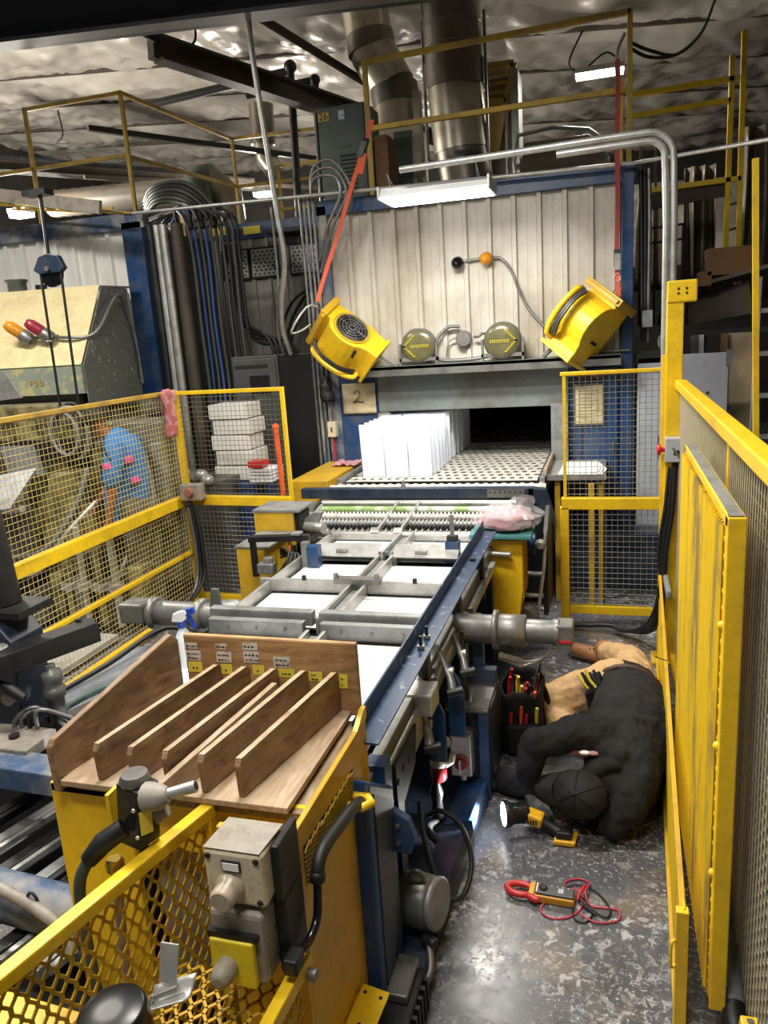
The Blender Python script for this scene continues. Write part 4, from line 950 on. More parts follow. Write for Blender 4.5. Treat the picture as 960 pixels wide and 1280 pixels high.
# limit valve with lever on the guard's top rail
vl = thing('air_valve', 'dark pneumatic valve with grey roller lever on the mesh guard rail', 'valve', (-1.04, 1.33, .97))
MB().prism([(-1.10, 1.30, .985), (-1.03, 1.28, .985), (-1.02, 1.29, 1.13), (-1.09, 1.31, 1.135)], (.02, .06, 0)).build('body', DK, vl, .005)
MB().lathe([(.034, 0), (.036, .01), (.03, .022)], (-1.05, 1.33, 1.132), n=18).build('cap', ST, vl)
MB().tube([(-1.01, 1.31, 1.11), (-.975, 1.31, 1.115), (-.955, 1.315, 1.12)], [.034, .03, .017], 14).build('boot', TN, vl)
MB().cyl((-.96, 1.315, 1.12), (-.895, 1.335, 1.135), .012, .014).build('lever', AL, vl); MB().cyl((-.896, 1.335, 1.135), (-.893, 1.336, 1.136), .009, n=10).build('lever_bore', DARK, vl)
MB().tube([(-1.0, 1.32, 1.06), (-.975, 1.33, 1.07)], [.024, .016], 12).build('boot', TN, vl)
MB().prism([(-1.012, 1.281, 1.03), (-.998, 1.30, 1.03), (-.995, 1.30, 1.09), (-1.01, 1.281, 1.09)], (-.003, -.004, 0)).build('yellow_tag', LY, vl)
B((-1.125, 1.31, 1.02), (-1.115, 1.35, 1.10)).build('yellow_plate', Y_, vl)
MB().tube([(-1.06, 1.28, 1.045), (-1.10, 1.25, 1.02), (-1.13, 1.23, .985)], [.022, .025, .02], 12).build('plug', DK, vl)
MB().lathe([(.018, 0), (.022, .006), (.018, .012), (.022, .018), (.016, .03)], (-1.085, 1.26, .945), n=14).build('brass_fitting', mat('brass', (190, 160, 70), .3, .8), vl)
for z in (1.02, 1.09): MB().lathe([(.006, 0), (.004, .003)], (-1.03, 1.282, z), (.2, -1, 0), 8).build('screw', AL, vl)
cable([(-1.13, 1.23, .985), (-1.155, 1.22, .93), (-1.165, 1.22, .82), (-1.16, 1.22, .6)], .014, 8).build('hose', GN, vl)
cable([(-1.085, 1.26, .95), (-1.09, 1.26, .88), (-1.11, 1.27, .7), (-1.11, 1.28, .5)], .013, 8).build('hose', TN, vl)
# small yellow plate near the floor
t = thing('yellow_bracket', 'small yellow bracket plate with bolt holes low beside cabinet foot', 'bracket', (-.65, 1.66, .23))
MB().prism([(-.70, 1.56, .245), (-.615, 1.56, .245), (-.605, 1.72, .245), (-.69, 1.735, .245)], (0, 0, .008)).build('plate', Y_, t, .003)
for x, y in ((-.675, 1.705), (-.625, 1.695), (-.66, 1.60)): MB().lathe([(.006, 0), (.006, .002)], (x, y, .2525), n=10).build('hole', INK, t)
B((-.70, 1.6, .0), (-.66, 1.7, .245)).build('stem', YD, t)
# lower left machinery: dusty blue beams, tube, aluminium profiles
t = tag(MB().bar((-2.6, 2.02, .63), (-1.46, 2.02, .60), .12, .09).build('blue_beam', BS, bevel=.006), 'dusty blue square beam crossing at far left behind the wooden sorter', 'beam')
lt = thing('dusty_blue_tube', 'large dusty blue round tube at lower left beside the yellow cabinet', 'tube', (-1.9, 1.62, .3))
MB().cyl((-2.6, 1.66, .47), (-1.43, 1.60, .44), .075, n=22).build('tube', BS, lt)
cable([(-2.4, 1.52, .55), (-1.9, 1.55, .555), (-1.7, 1.53, .55), (-1.52, 1.50, .50), (-1.46, 1.47, .44)], .018, 8).build('cable', TN, lt)
MB().tube([(-1.63+.02*math.cos(a*PI/5), 1.53, .53+.04*math.sin(a*PI/5)) for a in range(10)], .005, 6, closed=True).build('cable_tie', INK, lt)
ap = thing('profile_conveyor', 'row of dark aluminium profile rails at lower left under blue beam', 'conveyor', (-2.0, 1.8, .3))
for k in range(6):
    x = -2.45+.17*k
    MB().bar((x, 1.45, .36), (x+.22, 2.3, .36), .05, .05).build('rail', (ALD if k % 2 else DK), ap, .004)
    MB().bar((x+.06, 1.45, .385), (x+.28, 2.3, .385), .02, .02).build('slot_strip', AL if k % 3 else DK, ap)
tag(B((-2.5, .6, .24), (-1.45, 1.6, .26)).build('black_belt', mat('black_belt', (26, 26, 27), .5, dirt=(60, 58, 56), amt=.6, scale=3)), 'black rubber belt surface at lower left below the dusty tube', 'belt')
t = tag(MB().prism([(-2.4, 1.0, .36), (-1.45, 1.0, .36), (-1.35, 1.36, .36), (-2.4, 1.42, .36)], (0, 0, .02)).build('yellow_cover', Y_, bevel=.003), 'bright yellow cover plate at bottom left corner', 'cover')
tag(B((-2.2, 1.36, .28), (-1.72, 1.44, .45)).build('dark_angle', BD, bevel=.003), 'dark angle bracket under the grey cable at lower left', 'bracket')
# ================================================================ LEFT: black lamp post, bar, machine bits
bp_ = thing('black_post', 'black round post with flange plate at left edge by mesh fence', 'post', (-2.40, 2.4, 0))
MB().cyl((-2.42, 2.4, 1.12), (-2.46, 2.4, 1.7), .085, n=22).build('post', DK, bp_)
B((-2.56, 2.3, 1.09), (-2.24, 2.5, 1.12)).build('flange', DK, bp_, .003)
MB().prism([(-2.56, 2.28, .55), (-2.30, 2.28, .55), (-2.28, 2.28, 1.0), (-2.36, 2.28, 1.09), (-2.56, 2.28, 1.09)], (0, .18, 0)).build('gusset', BD, bp_, .005)
for z in (.78, .98): MB().lathe([(.03, 0), (.035, .02), (.02, .05)], (-2.31, 2.26, z), (.6, -1, 0), 14).build('bolt', ST, bp_)
B((-2.36, 2.05, .63), (-2.08, 2.22, .68)).build('foot_plate', TN, bp_, .005); MB().lathe([(.02, 0), (.02, .012)], (-2.2, 2.13, .68), n=12).build('bolt', DK, bp_)
bb_ = thing('black_bar', 'square black steel arm reaching right before the left mesh fence', 'arm', (-2.3, 2.4, .95))
MB().bar((-2.34, 2.06, .95), (-2.09, 2.54, .965), .10, .085).build('arm', DK, bb_, .004)
MB().lathe([(.014, 0), (.014, .006)], (-2.15, 2.52, 1.01), n=10).build('bolt', DK, bb_)
hl = thing('hand_lever', 'black handled lever hanging below the black steel arm', 'lever', (-2.25, 2.2, .85))
cable([(-2.36, 2.2, .92), (-2.31, 2.18, .91), (-2.27, 2.18, .87)], .012).build('rod', AL, hl); MB().tube([(-2.28, 2.18, .88), (-2.24, 2.19, .85), (-2.19, 2.2, .81)], [.012, .024, .022], 12).build('grip', BK, hl)
sv = thing('steel_cylinder', 'upright steel cylinder with knurled cap beside left mesh fence', 'cylinder', (-2.22, 2.38, .62))
MB().lathe([(.034, 0), (.034, .14), (.042, .145), (.044, .18), (.036, .185), (.036, .21), (.04, .215), (.04, .25), (.02, .26), (.02, .28)], (-2.15, 2.32, .62), n=18).build('body', ST, sv)
B((-2.22, 2.2, .52), (-2.06, 2.36, .62)).build('block', DK, sv, .008)
for k in range(4):
    o = cable([(-2.25+.03*k, 2.22, .60), (-2.26+.04*k, 2.2, .70+.02*k), (-2.2+.05*k, 2.26, .74-.01*k), (-2.12+.05*k, 2.3, .64), (-2.02+.04*k, 2.25, .55)], .009).build('grey_cable', GP if k != 2 else BK)
    tag(o, '%s looping cable from the left around the upright steel cylinder' % ORD[k], 'cable', 'cables at the steel cylinder')
lm = thing('left_machine_deck', 'dusty blue and grey machine deck between mesh fence and sorter', 'machine', (-2.1, 2.6, 0))
MB().prism([(-2.6, 2.25, .45), (-1.80, 2.25, .45), (-1.80, 3.15, .55), (-2.35, 3.15, .55)], (0, 0, .06)).build('deck', mat('dusty_deck', (112, 116, 122), .6, dirt=(70, 74, 82), amt=.8, scale=6), lm)
MB().bar((-2.3, 2.3, .57), (-1.85, 3.1, .62), .07, .06).build('rail', DK, lm, .004); MB().bar((-2.05, 2.3, .58), (-1.80, 2.9, .62), .04, .05).build('rail', ST, lm, .003)
B((-2.12, 2.42, .54), (-1.98, 2.56, .63)).build('valve_block', BS, lm, .008); MB().lathe([(.025, 0), (.03, .02), (.02, .06)], (-1.98, 2.45, .62), n=12).build('fitting', ST, lm)
cable([(-2.2, 2.3, .66), (-2.1, 2.5, .70), (-1.9, 2.9, .68), (-1.8, 3.1, .66)], .016).build('hose', mat('green_hose', (70, 92, 88), .5), lm)
cable([(-2.5, 2.6, .56), (-2.35, 2.9, .62), (-2.2, 3.2, .70), (-2.0, 3.22, .64)], .013).build('hose', BK, lm)
B((-2.5, 2.2, 0), (-1.85, 3.1, .45)).build('base', DK, lm)
# ================================================================ LEFT FENCE
def mesh_bay(t, o, u, ul, z0, z1, pitch=.038, r=.0019, m=None, nm='wire_mesh'):
    mb = MB(); wire_mesh(mb, (o[0], o[1], z0), u, ul, (0, 0, 1), z1-z0, pitch, r)
    return mb.build(nm, m or WIRE, t, kind='stuff', fixn=False)
WIRE = mat('yellow_wire', (214, 190, 110), 0.45, dirt=(150, 140, 110), amt=.5, scale=4)
WIRG = mat('grey_wire', (150, 146, 128), 0.4, .3)
WIRD = mat('dull_wire', (120, 112, 84), 0.45, .2)
lfn = thing('mesh_fence', 'long yellow wire mesh safety fence running along the left side', 'fence', (-3.3, 3.6, 0))
for (z, w_, h, m) in ((1.765, .035, .03, YR), (.90, .06, .085, Y_), (.46, .03, .03, Y_), (.04, .045, .06, Y_)):
    MB().bar((-3.3, 1.4, z), (-3.3, 5.38, z), w_, h).build('rail', m, lfn, .004)
for y in (5.36, 2.9): MB().bar((-3.3, y, 0), (-3.3, y, 1.77), .05, .05, (0, 1, 0)).build('post', Y_, lfn, .004)
mesh_bay(lfn, (-3.3, 1.4), (0, 1, 0), 3.95, .93, 1.75); mesh_bay(lfn, (-3.3, 1.4), (0, 1, 0), 3.95, .05, .86)
lfb = thing('mesh_fence', 'short yellow wire mesh fence section facing camera before the white boxes', 'fence', (-2.85, 5.3, 0))
for (z, w_, h) in ((1.755, .03, .03), (.90, .06, .075), (.08, .05, .06)):
    MB().bar((-3.26, 5.32, z), (-2.33, 5.25, z), w_, h).build('rail', Y_, lfb, .004)
MB().bar((-2.335, 5.25, .86), (-2.335, 5.25, 1.77), .03, .03, (0, 1, 0)).build('post', Y_, lfb, .004)
u_ = Vector((.93, -.07, 0)).normalized()
mesh_bay(lfb, (-3.26, 5.32), u_, .92, .94, 1.74, m=WIRD); mesh_bay(lfb, (-3.26, 5.32), u_, .92, .1, .87, m=WIRG)
t = thing('fence_switch_box', 'grey interlock box with reddish button on the left fence corner', 'switch', (-3.2, 5.2, .9))
B((-3.26, 5.18, .92), (-3.08, 5.27, 1.05)).build('box', TN, t, .008); MB().lathe([(.035, 0), (.04, .01), (.03, .03)], (-3.17, 5.18, .99), (0, -1, 0), 16).build('button', mat('faded_red', (150, 96, 80), .5), t)
MB().lathe([(.03, 0), (.035, .02), (.03, .05)], (-3.2, 5.2, .86), n=10).build('gland', DK, t)
for k in range(3):
    o = cable([(-3.2+.03*k, 5.18, .87), (-3.17+.03*k, 5.17, .6), (-3.16+.03*k, 5.12, .3), (-3.1, 4.9-.05*k, .10), (-2.7, 4.8-.08*k, .05), (-2.4, 4.9, .12+.02*k), (-2.2, 4.9, .2)], .014).build('floor_hose', BK if k else GP)
    tag(o, '%s hose from the left dropping from the fence corner to floor' % ORD[k], 'hose', 'hoses at the left fence corner')
t = thing('hanging_rag', 'stained pinkish rag hanging over the left fence corner', 'rag', (-3.28, 5.2, 1.5))
def rg_(u, v):
    a = (u-.5); z = 1.80-.36*v; wd = .07*(1-.2*v)
    return Vector((-3.255+.02*math.sin(u*14+v*3)+.02*noise.noise(Vector((u*4, v*4, 2))), 5.17+a*wd*2.4, z-.03*abs(a)))
MB().grid(rg_, 16, 14).build('cloth', RG, t, solid=.006, fixn=False)
# white boxes, blue crates, orange stick behind the short fence
for k in range(5):
    x0 = -3.36+.03*(k % 2)+.02*k*0; z0 = .93+.135*k
    o = B((x0, 5.95, z0), (x0+.36, 6.25, z0+.125)).build('white_carton', mat('white_carton', (216, 214, 206), .6, fine=.03), bevel=.006)
    tag(o, ['white carton at bottom of the stack behind short fence', 'second white carton from bottom behind short fence', 'middle white carton of the stack behind short fence', 'second white carton from top behind short fence', 'topmost white carton of the stack behind short fence'][k], 'box')
MBL = mat('blue_crate', (44, 70, 124), .5)
for k in range(3):
    t = thing('blue_crate', ['blue plastic crate on the floor behind short fence', 'blue plastic crate in the middle behind short fence', 'top blue plastic crate under the white cartons'][k], 'crate', (-3.2, 6.1, .03+.3*k))
    B((-3.5, 5.9, .03+.3*k), (-2.95, 6.3, .27+.3*k)).build('body', MBL, t, .01); B((-3.52, 5.88, .27+.3*k), (-2.93, 6.32, .32+.3*k)).build('rim', MBL, t, .006)
    B((-3.3, 5.875, .2+.3*k), (-3.15, 5.885, .24+.3*k)).build('handle', INK, t)
for k in range(4):
    tag(B((-2.93, 5.75, .95+.03*k), (-2.72, 6.0, .972+.03*k)).build('white_tray', WH, bevel=.003), '%s white shallow tray from the bottom right of the cartons' % ORD[k], 'tray', 'white shallow trays behind the fence')
tag(B((-2.93, 5.74, 1.075), (-2.80, 5.9, 1.13)).build('red_box', RD, bevel=.006), 'small red box on the white trays behind the short fence', 'box')
t = thing('orange_pole', 'orange handled pole leaning behind the short mesh fence', 'pole', (-2.55, 5.6, .05))
MB().cyl((-2.5, 5.5, .05), (-2.62, 5.7, 1.42), .022, n=10).build('shaft', OP, t); MB().ball((-2.62, 5.7, 1.42), .03).build('tip', OP, t)
for k in range(7):
    p0 = Vector((-3.75+.07*k, 5.75-.03*k, 1.05+.02*(k % 3))); L_ = .07
    pts = [p0+Vector((.05*math.cos(a*1.3+k), .05*math.sin(a*1.1+k*2), .035*math.sin(a*2.1+k))) for a in range(6)]
    tag(MB().ball(p0+Vector((0.1, 0, -.04)), (.06, .06, .05), 9, 6).build('foil_scrap', AL), '%s crumpled silvery scrap from the left beside the white cartons' % ORD[k], 'scrap', 'silvery scraps behind the fence')
tag(B((-3.86, 5.6, .0), (-3.12, 6.1, .99)).build('scrap_bench', EC, bevel=.006), 'grey bench carrying silvery scraps behind the fence corner', 'bench')
# grey electrical cabinet
ec = thing('electrical_cabinet', 'tall dark grey electrical cabinet left of the oven', 'cabinet', (-3.0, 6.9, 0))
B((-3.42, 6.6, .0), (-2.95, 7.2, 1.98)).build('body', EC, ec, .006); B((-2.95, 6.62, 0), (-2.50, 7.2, 1.98)).build('body', EB, ec, .006)
B((-3.40, 6.585, .3), (-2.97, 6.6, 1.95)).build('door', EC, ec, .004); B((-3.38, 6.578, 1.87), (-3.05, 6.586, 1.90)).build('vent_slot', INK, ec)
B((-3.24, 6.578, 1.62), (-3.04, 6.586, 1.80)).build('window', EB, ec)
MB().cyl((-2.52, 6.55, .3), (-2.52, 6.55, 1.9), .02, n=8).build('conduit', ST, ec)
hk = thing('hanging_gloves', 'dark gloves bundle hanging on the pipe below left air mover', 'gloves', (-2.5, 6.4, 1.5))
def gl(u, v): return blob(u, v, (-2.43, 6.42, 1.62), (.06, .04, .14), 5, .5)
MB().grid(gl, 14, 14).build('bundle', DK, hk, fixn=False)
t = thing('switch_box', 'small grey switch box on the conduit left of the numbered notice', 'switch', (-2.43, 6.5, 1.2)); B((-2.46, 6.46, 1.22), (-2.38, 6.53, 1.36)).build('box', BE, t, .006)
MB().cyl((-2.42, 6.5, 1.36), (-2.42, 6.5, 1.75), .01, n=8).build('conduit', ST, t); MB().cyl((-2.42, 6.5, .9), (-2.42, 6.5, 1.22), .01, n=8).build('conduit', RD, t)
B((-2.425, 6.455, 1.27), (-2.415, 6.462, 1.31)).build('toggle', INK, t)
# ================================================================ LEFT WHITE OVEN
wo = thing('white_oven', 'white ribbed oven housing with blue corner post at far left', 'oven', (-5.2, 6.6, 0))
siding(wo, -6.5, -4.34, 6.6, 0.9, 3.2, 11, SW)
B((-4.36, 6.52, 0), (-4.15, 6.7, 3.26)).build('corner_post', BL, wo, .004)
B((-6.5, 6.52, 3.2), (-4.12, 6.62, 3.34)).build('top_beam', BS, wo, .004)
for k in range(7): MB().lathe([(.012, 0), (.012, .01)], (-6.3+.35*k, 6.52, 3.27), (0, -1, 0), 8).build('rivet', ST, wo)
B((-6.5, 6.64, 0), (-4.14, 10, 3.2)).build('body', EC, wo)
# pipes / cable risers right of the white oven
for k, (x, y, r, m, lab) in enumerate(((-4.05, 6.5, .035, DK, 'dark vertical pipe riser nearest the blue corner post'), (-3.98, 6.5, .03, AL, 'pale vertical conduit riser beside the blue corner post'), (-3.91, 6.5, .035, AL, 'second pale vertical conduit riser beside the blue post'), (-3.80, 6.55, .06, BR, 'thick brown vertical riser between pale and blue cables'))):
    o = MB().cyl((x, y, .0), (x, y, 3.2), r, n=10).build('riser_pipe', m); tag(o, lab, 'pipe')
for k in range(14):
    x = -3.70+.035*k; y = 6.62+.03*(k % 3)
    bl_ = k in (1, 4)
    m = mat('blue_cable', (36, 66, 120), .45) if bl_ else (BK if k % 3 else mat('dark_grey_cable', (58, 58, 58), .5))
    top = 3.32+.02*(k % 4)
    o = cable([(-4.1-.03*k, y+.5, top-.1+.01*k), (-3.95+.01*k, y+.2, top+.05), (x-.04, y, top-.1), (x, y, 2.9), (x+.01*math.sin(k), y, 2.3), (x+.012, y, 1.7), (x+.02+.012*k, y-.05-.03*k, 1.2), (x+.05+.02*k, y-.1-.04*k, .9)], .014 if k % 4 else .018).build('riser_cable', m)
    tag(o, '%s %s cable from the left in the vertical riser bundle' % (ORD[k], 'blue' if bl_ else 'dark'), 'cable', 'cables in the riser bundle')
for k in range(4):
    o = cable([(-3.45+.02*k, 6.9, 2.95), (-3.44+.02*k, 6.9, 2.5), (-3.38+.03*k, 6.85, 2.3-.05*k), (-3.2+.04*k, 6.8, 2.2-.04*k), (-3.08+.05*k, 6.75, 2.12), (-3.04+.04*k, 6.75, 1.98)], .018).build('black_conduit', BK)
    tag(o, '%s black flexible conduit from the left curving into the grey cabinet top' % ORD[k], 'conduit', 'black conduits into the grey cabinet')
t = tag(B((-3.5, 6.86, 2.85), (-3.36, 6.94, 3.02)).build('conduit_box', DK, bevel=.006), 'dark box where black flexible conduits start on the far siding', 'junction box')
# far ribbed wall between the ovens with vent grilles
fw = thing('far_siding_wall', 'dirty ribbed siding wall between the two ovens with vent grilles', 'wall panel', (-3.6, 8.0, 0))
siding(fw, -4.1, -2.6, 8.0, .5, 3.22, 8, SM)
B((-4.1, 7.95, 3.2), (-2.5, 8.05, 3.36)).build('top_beam', BL, fw, .004)
B((-4.2, 7.93, 3.26), (-3.98, 7.951, 3.34)).build('warning_label', LY, fw); B((-3.8, 7.93, 3.24), (-3.6, 7.951, 3.32)).build('warning_label', LY, fw)
for k in range(4):
    t = thing('vent_grille', ['silver louvred vent grille leftmost on the far siding', 'second louvred vent grille from left on the far siding', 'third louvred vent grille from left on the far siding', 'rightmost louvred vent grille on the far siding'][k], 'vent', (-3.9+.36*k, 7.95, 2.8))
    x0 = -4.1+.34*k+(.12 if k > 1 else 0)
    B((x0, 7.94, 2.78), (x0+.33, 7.97, 3.10)).build('frame', DK, t)
    B((x0+.02, 7.935, 2.80), (x0+.31, 7.945, 3.08)).build('plate', AL, t)
    mb = MB()
    for j in range(7):
        for i in range(5):
            xx = x0+.035+.054*i+(.02 if j % 2 else 0)
            if xx+.036 < x0+.31: mb.prism([(xx, 7.93, 2.815+.038*j), (xx+.036, 7.93, 2.815+.038*j), (xx+.018, 7.93, 2.838+.038*j)], (0, .006, 0))
    mb.build('louvre_holes', DARK, t, kind='stuff')
for k in range(3):
    o = cable([(-3.1, 7.9, 2.70), (-2.9-.05*k, 7.88, 2.72-.03*k), (-3.0-.1*k, 7.7, 2.5), (-3.05-.06*k, 7.3, 2.2), (-3.0+.05*k, 7.0, 1.98)], .016).build('black_cable', BK)
    tag(o, '%s black cable sweeping below the vent grilles to the cabinet' % ('uppermost', 'middle', 'lowest')[k], 'cable', 'black cables below the vent grilles')
tag(B((-2.95, 7.6, 2.05), (-2.62, 7.8, 2.55)).build('grey_wall_box', EC, bevel=.005), 'grey wall box in shadow behind the thin vertical conduit', 'box')
# long thin vertical conduit
o = cable([(-2.72, 6.0, 4.9), (-2.66, 6.0, 4.65), (-2.645, 6.0, 4.2), (-2.61, 6.1, 3.2), (-2.60, 6.15, 2.75), (-2.72, 6.3, 2.45), (-2.80, 6.45, 2.2), (-2.81, 6.6, 1.98)], .022, 10).build('tall_conduit', AL)
tag(o, 'tall thin silver conduit running from roof down to grey cabinet', 'conduit')
o = cable([(-2.74, 6.3, 3.2), (-2.76, 6.35, 2.6), (-2.85, 6.45, 2.2), (-2.88, 6.6, 1.98)], .012, 8).build('thin_conduit', GP)
tag(o, 'thin grey flexible conduit beside the tall silver conduit', 'conduit')
# small conduits along the oven's left post
for k in range(4):
    o = MB().cyl((-2.56+.04*k, 6.5, 0), (-2.56+.04*k, 6.5, 3.3), .014, n=8).build('post_conduit', BS if k % 2 else ST)
    tag(o, '%s vertical conduit from the left beside the left post of the oven' % ORD[k], 'conduit', 'conduits at the oven left post')
for k in range(3):
    o = cable([(-2.4, 6.45, 2.75-.1*k), (-2.3+.05*k, 6.42, 3.0), (-2.15+.05*k, 6.4, 3.25), (-2.2, 6.42, 3.4+.06*k), (-2.4, 6.45, 3.40+.04*k), (-2.45, 6.5, 3.2)], .013).build('grey_loop_cable', GP)
    tag(o, '%s grey cable loop at the upper left corner of the oven' % ('lowest', 'middle', 'highest')[k], 'cable', 'cables at the oven upper left corner')
# ================================================================ CREAM PRESS at left behind the fence
pm = thing('press_hood', 'cream sloping machine hood with grey spattered side at far left', 'machine', (-4.7, 5.8, 1.7))
MB().prism([(-5.9, 5.9, 2.68), (-4.25, 5.9, 2.66), (-4.09, 5.3, 2.02), (-5.9, 5.3, 2.03)], (0, .03, .02)).build('cream_panel', CR, pm, .004)
MB().prism([(-4.25, 5.93, 2.66), (-4.09, 5.33, 2.02), (-4.09, 5.33, 1.70), (-4.27, 6.35, 1.60), (-4.28, 6.35, 2.66)], (.012, 0, 0)).build('spattered_side', CG, pm, .003)
MB().prism([(-4.25, 5.92, 2.66), (-4.25, 6.45, 2.67), (-5.9, 6.45, 2.69), (-5.9, 5.92, 2.68)], (0, 0, .012)).build('top_plate', ALD, pm)
B((-5.9, 5.31, 1.79), (-4.10, 5.35, 2.03)).build('lower_strip', CT, pm)
MB().prism([(-5.0, 5.28, 2.02), (-4.83, 5.28, 2.0), (-4.70, 5.28, 1.78), (-5.0, 5.28, 1.76)], (0, .02, 0)).build('corner_plate', AL, pm)
B((-5.9, 5.5, 1.2), (-4.3, 6.35, 1.8)).build('body', CG, pm)
for k, (x, z) in enumerate(((-4.6, 1.86), (-4.55, 1.86), (-4.5, 1.86))): text('marking', 'F00'[k], (x, 5.304, z+.03), .07, mat('orange_mark', (196, 150, 40), .7), pm)
MB().lathe([(.085, 0), (.085, .09), (.10, .10), (.10, .12)], (-5.22, 6.05, 2.68), n=20).build('vent_stub', GP, pm)
MB().lathe([(.05, 0), (.05, .05)], (-5.0, 6.1, 2.69), n=14).build('vent_cap', DK, pm)
B((-4.30, 6.30, 1.55), (-4.262, 6.36, 2.62)).build('rear_edge', AL, pm)
B((-4.32, 5.55, 1.66), (-4.16, 5.7, 1.84)).build('terminal_box', DK, pm, .005); B((-4.08, 6.0, 1.55), (-3.98, 6.3, 1.70)).build('side_motor', CG, pm, .01)
cable([(-4.40, 5.46, 2.25), (-4.25, 5.45, 2.24), (-4.12, 5.5, 2.24), (-4.06, 5.6, 2.32), (-4.07, 5.8, 2.5), (-4.12, 6.0, 2.58), (-4.2, 6.2, 2.45), (-4.22, 6.3, 2.2), (-4.22, 6.32, 1.8)], .016).build('conduit', ST, pm)
bl2 = thing('warning_lamp_pair', 'amber and red warning lamps tilted on the cream hood', 'lamp', (-4.5, 5.45, 2.3))
for x, m in ((-4.66, AM), (-4.45, RL)):
    MB().lathe([(.05, -.02), (.055, .0), (.055, .07), (.045, .075)], (x, 5.44, 2.25), (-.55, -.3, .5), 16).build('base', ST, bl2)
    MB().lathe([(.045, 0), (.05, .01), (.05, .10), (.035, .145), (.008, .155)], (x-.045, 5.415, 2.295), (-.55, -.3, .5), 16).build('lens', m, bl2)
MB().cyl((-4.72, 5.44, 2.255), (-4.38, 5.45, 2.26), .014, n=8).build('conduit', ST, bl2)
# pulley block and ropes
pb = thing('pulley_block', 'black pulley block hanging on a rod before the white siding', 'pulley', (-4.0, 5.0, 2.6))
MB().prism([(-4.13, 4.98, 2.73), (-4.07, 4.98, 2.82), (-3.99, 4.98, 2.84), (-3.90, 4.98, 2.82), (-3.86, 4.98, 2.73), (-3.90, 4.98, 2.70), (-4.09, 4.98, 2.70)], (0, .05, 0)).build('cheek', BD, pb, .006)
MB().lathe([(.10, 0), (.10, .02)], (-3.995, 5.0, 2.70), (0, 1, 0), 22).build('sheave', BP, pb)
MB().lathe([(.018, 0), (.018, .02)], (-3.995, 4.975, 2.73), (0, -1, 0), 10).build('bolt', ST, pb)
MB().cyl((-3.99, 5.0, 2.82), (-3.98, 5.0, 3.25), .014, n=8).build('rod', DK, pb)
MB().cyl((-4.085, 5.0, 2.70), (-4.10, 5.0, 1.72), .010, n=6).build('rope', BK, pb); MB().cyl((-3.905, 5.0, 2.70), (-3.93, 5.0, 1.72), .010, n=6).build('rope', BK, pb)
B((-4.1, 4.95, 3.24), (-3.9, 5.05, 3.28)).build('mount', DK, pb)
MB().lathe([(.02, 0), (.035, .01), (.02, .02)], (-4.09, 5.0, 2.20), n=10).build('stopper', ST, pb)
for k in range(4):
    r = .12+.015*k
    o = MB().tube([(-3.98+.02*k+r*math.cos(a*PI/9), 4.85+.015*k, 1.52+(r*1.35)*math.sin(a*PI/9)) for a in range(18)], .013, 7, closed=True).build('coiled_hose', BK if k % 2 else PV)
    tag(o, '%s turn from the left of hose hanging below the pulley ropes' % ORD[k], 'hose', 'hose coils below the pulley')
# press body behind the fence
CRM = mat('cream_shaded', (150, 138, 96), .55, dirt=(50, 44, 34), amt=.95, scale=6, thr=(.42, .6))  # darkened cream and dark blotches paint in the shade behind the fence
pr2 = thing('cream_press', 'cream press machine with dark slots and pipes behind left mesh fence', 'machine', (-4.4, 5.0, 0))
B((-5.6, 5.15, .0), (-4.25, 5.45, 1.72)).build('body', CRM, pr2, .01)
B((-4.25, 5.3, .2), (-3.4, 5.6, 1.55)).build('body', CG, pr2, .02)  # darker grey here also carries the shade behind the fence
for k in range(6): B((-4.2+.14*k, 5.22, .5+.1*(k % 3)), (-4.1+.14*k, 5.3, 1.3+.08*(k % 2))).build('side_valve', (DK, CRM, ALD)[k % 3], pr2, .01)
B((-5.2, 5.10, 1.28), (-4.15, 5.16, 1.44)).build('dark_slot', INK, pr2)
MB().prism([(-4.70, 4.95, 1.42), (-4.40, 4.95, 1.42), (-4.28, 4.9, 1.20), (-4.62, 4.9, 1.20)], (0, .04, 0)).build('grey_plate', ALD, pr2)
MB().prism([(-4.50, 4.6, 1.24), (-4.20, 4.75, 1.28), (-4.28, 4.5, 1.02), (-4.5, 4.4, 1.0)], (0, .015, -.015)).build('tilted_grid', ALD, pr2)
MB().prism([(-4.15, 4.8, 1.22), (-3.95, 4.95, 1.22), (-3.90, 4.95, .55), (-4.35, 4.8, .5)], (.02, .2, 0)).build('sloped_cover', CRM, pr2, .02)
for z in (1.15, 1.05, .95): MB().cyl((-5.2, 4.7, z), (-4.35, 4.7, z+.02), .03, n=10).build('roll', LK, pr2)
for k, pts in enumerate((((-4.5, 4.6, .6), (-4.2, 4.7, .65), (-3.95, 4.8, .95), (-3.85, 4.9, 1.25)), ((-4.4, 4.4, .5), (-4.1, 4.5, .55), (-3.9, 4.6, .8), (-3.75, 4.8, 1.0)), ((-3.5, 5.1, 1.4), (-3.45, 5.1, 1.0), (-3.5, 5.0, .6), (-3.6, 4.9, .3)), ((-3.62, 5.15, 1.45), (-3.55, 5.12, 1.1), (-3.62, 5.05, .7), (-3.7, 4.9, .4)))):
    cable(pts, .022).build('pipe', AL if k % 2 else PV, pr2)
for k in range(9):
    random.seed(k+40); x = -4.9+.17*k; h = random.uniform(.25, .6)
    B((x, 4.65+.05*(k % 3), .05), (x+.12, 4.95, .05+h)).build('machine_block', [CRM, ALD, DK, CG][k % 4], pr2, .012)
for k in range(4):
    x = -3.95+.14*k; MB().cyl((x, 4.6, .08), (x, 4.6, .75+.1*(k % 2)), .03, n=10).build('column', AL if k % 2 else CRM, pr2); MB().lathe([(.05, 0), (.07, .02), (.06, .06)], (x, 4.6, .36), n=14).build('collar', AL, pr2)
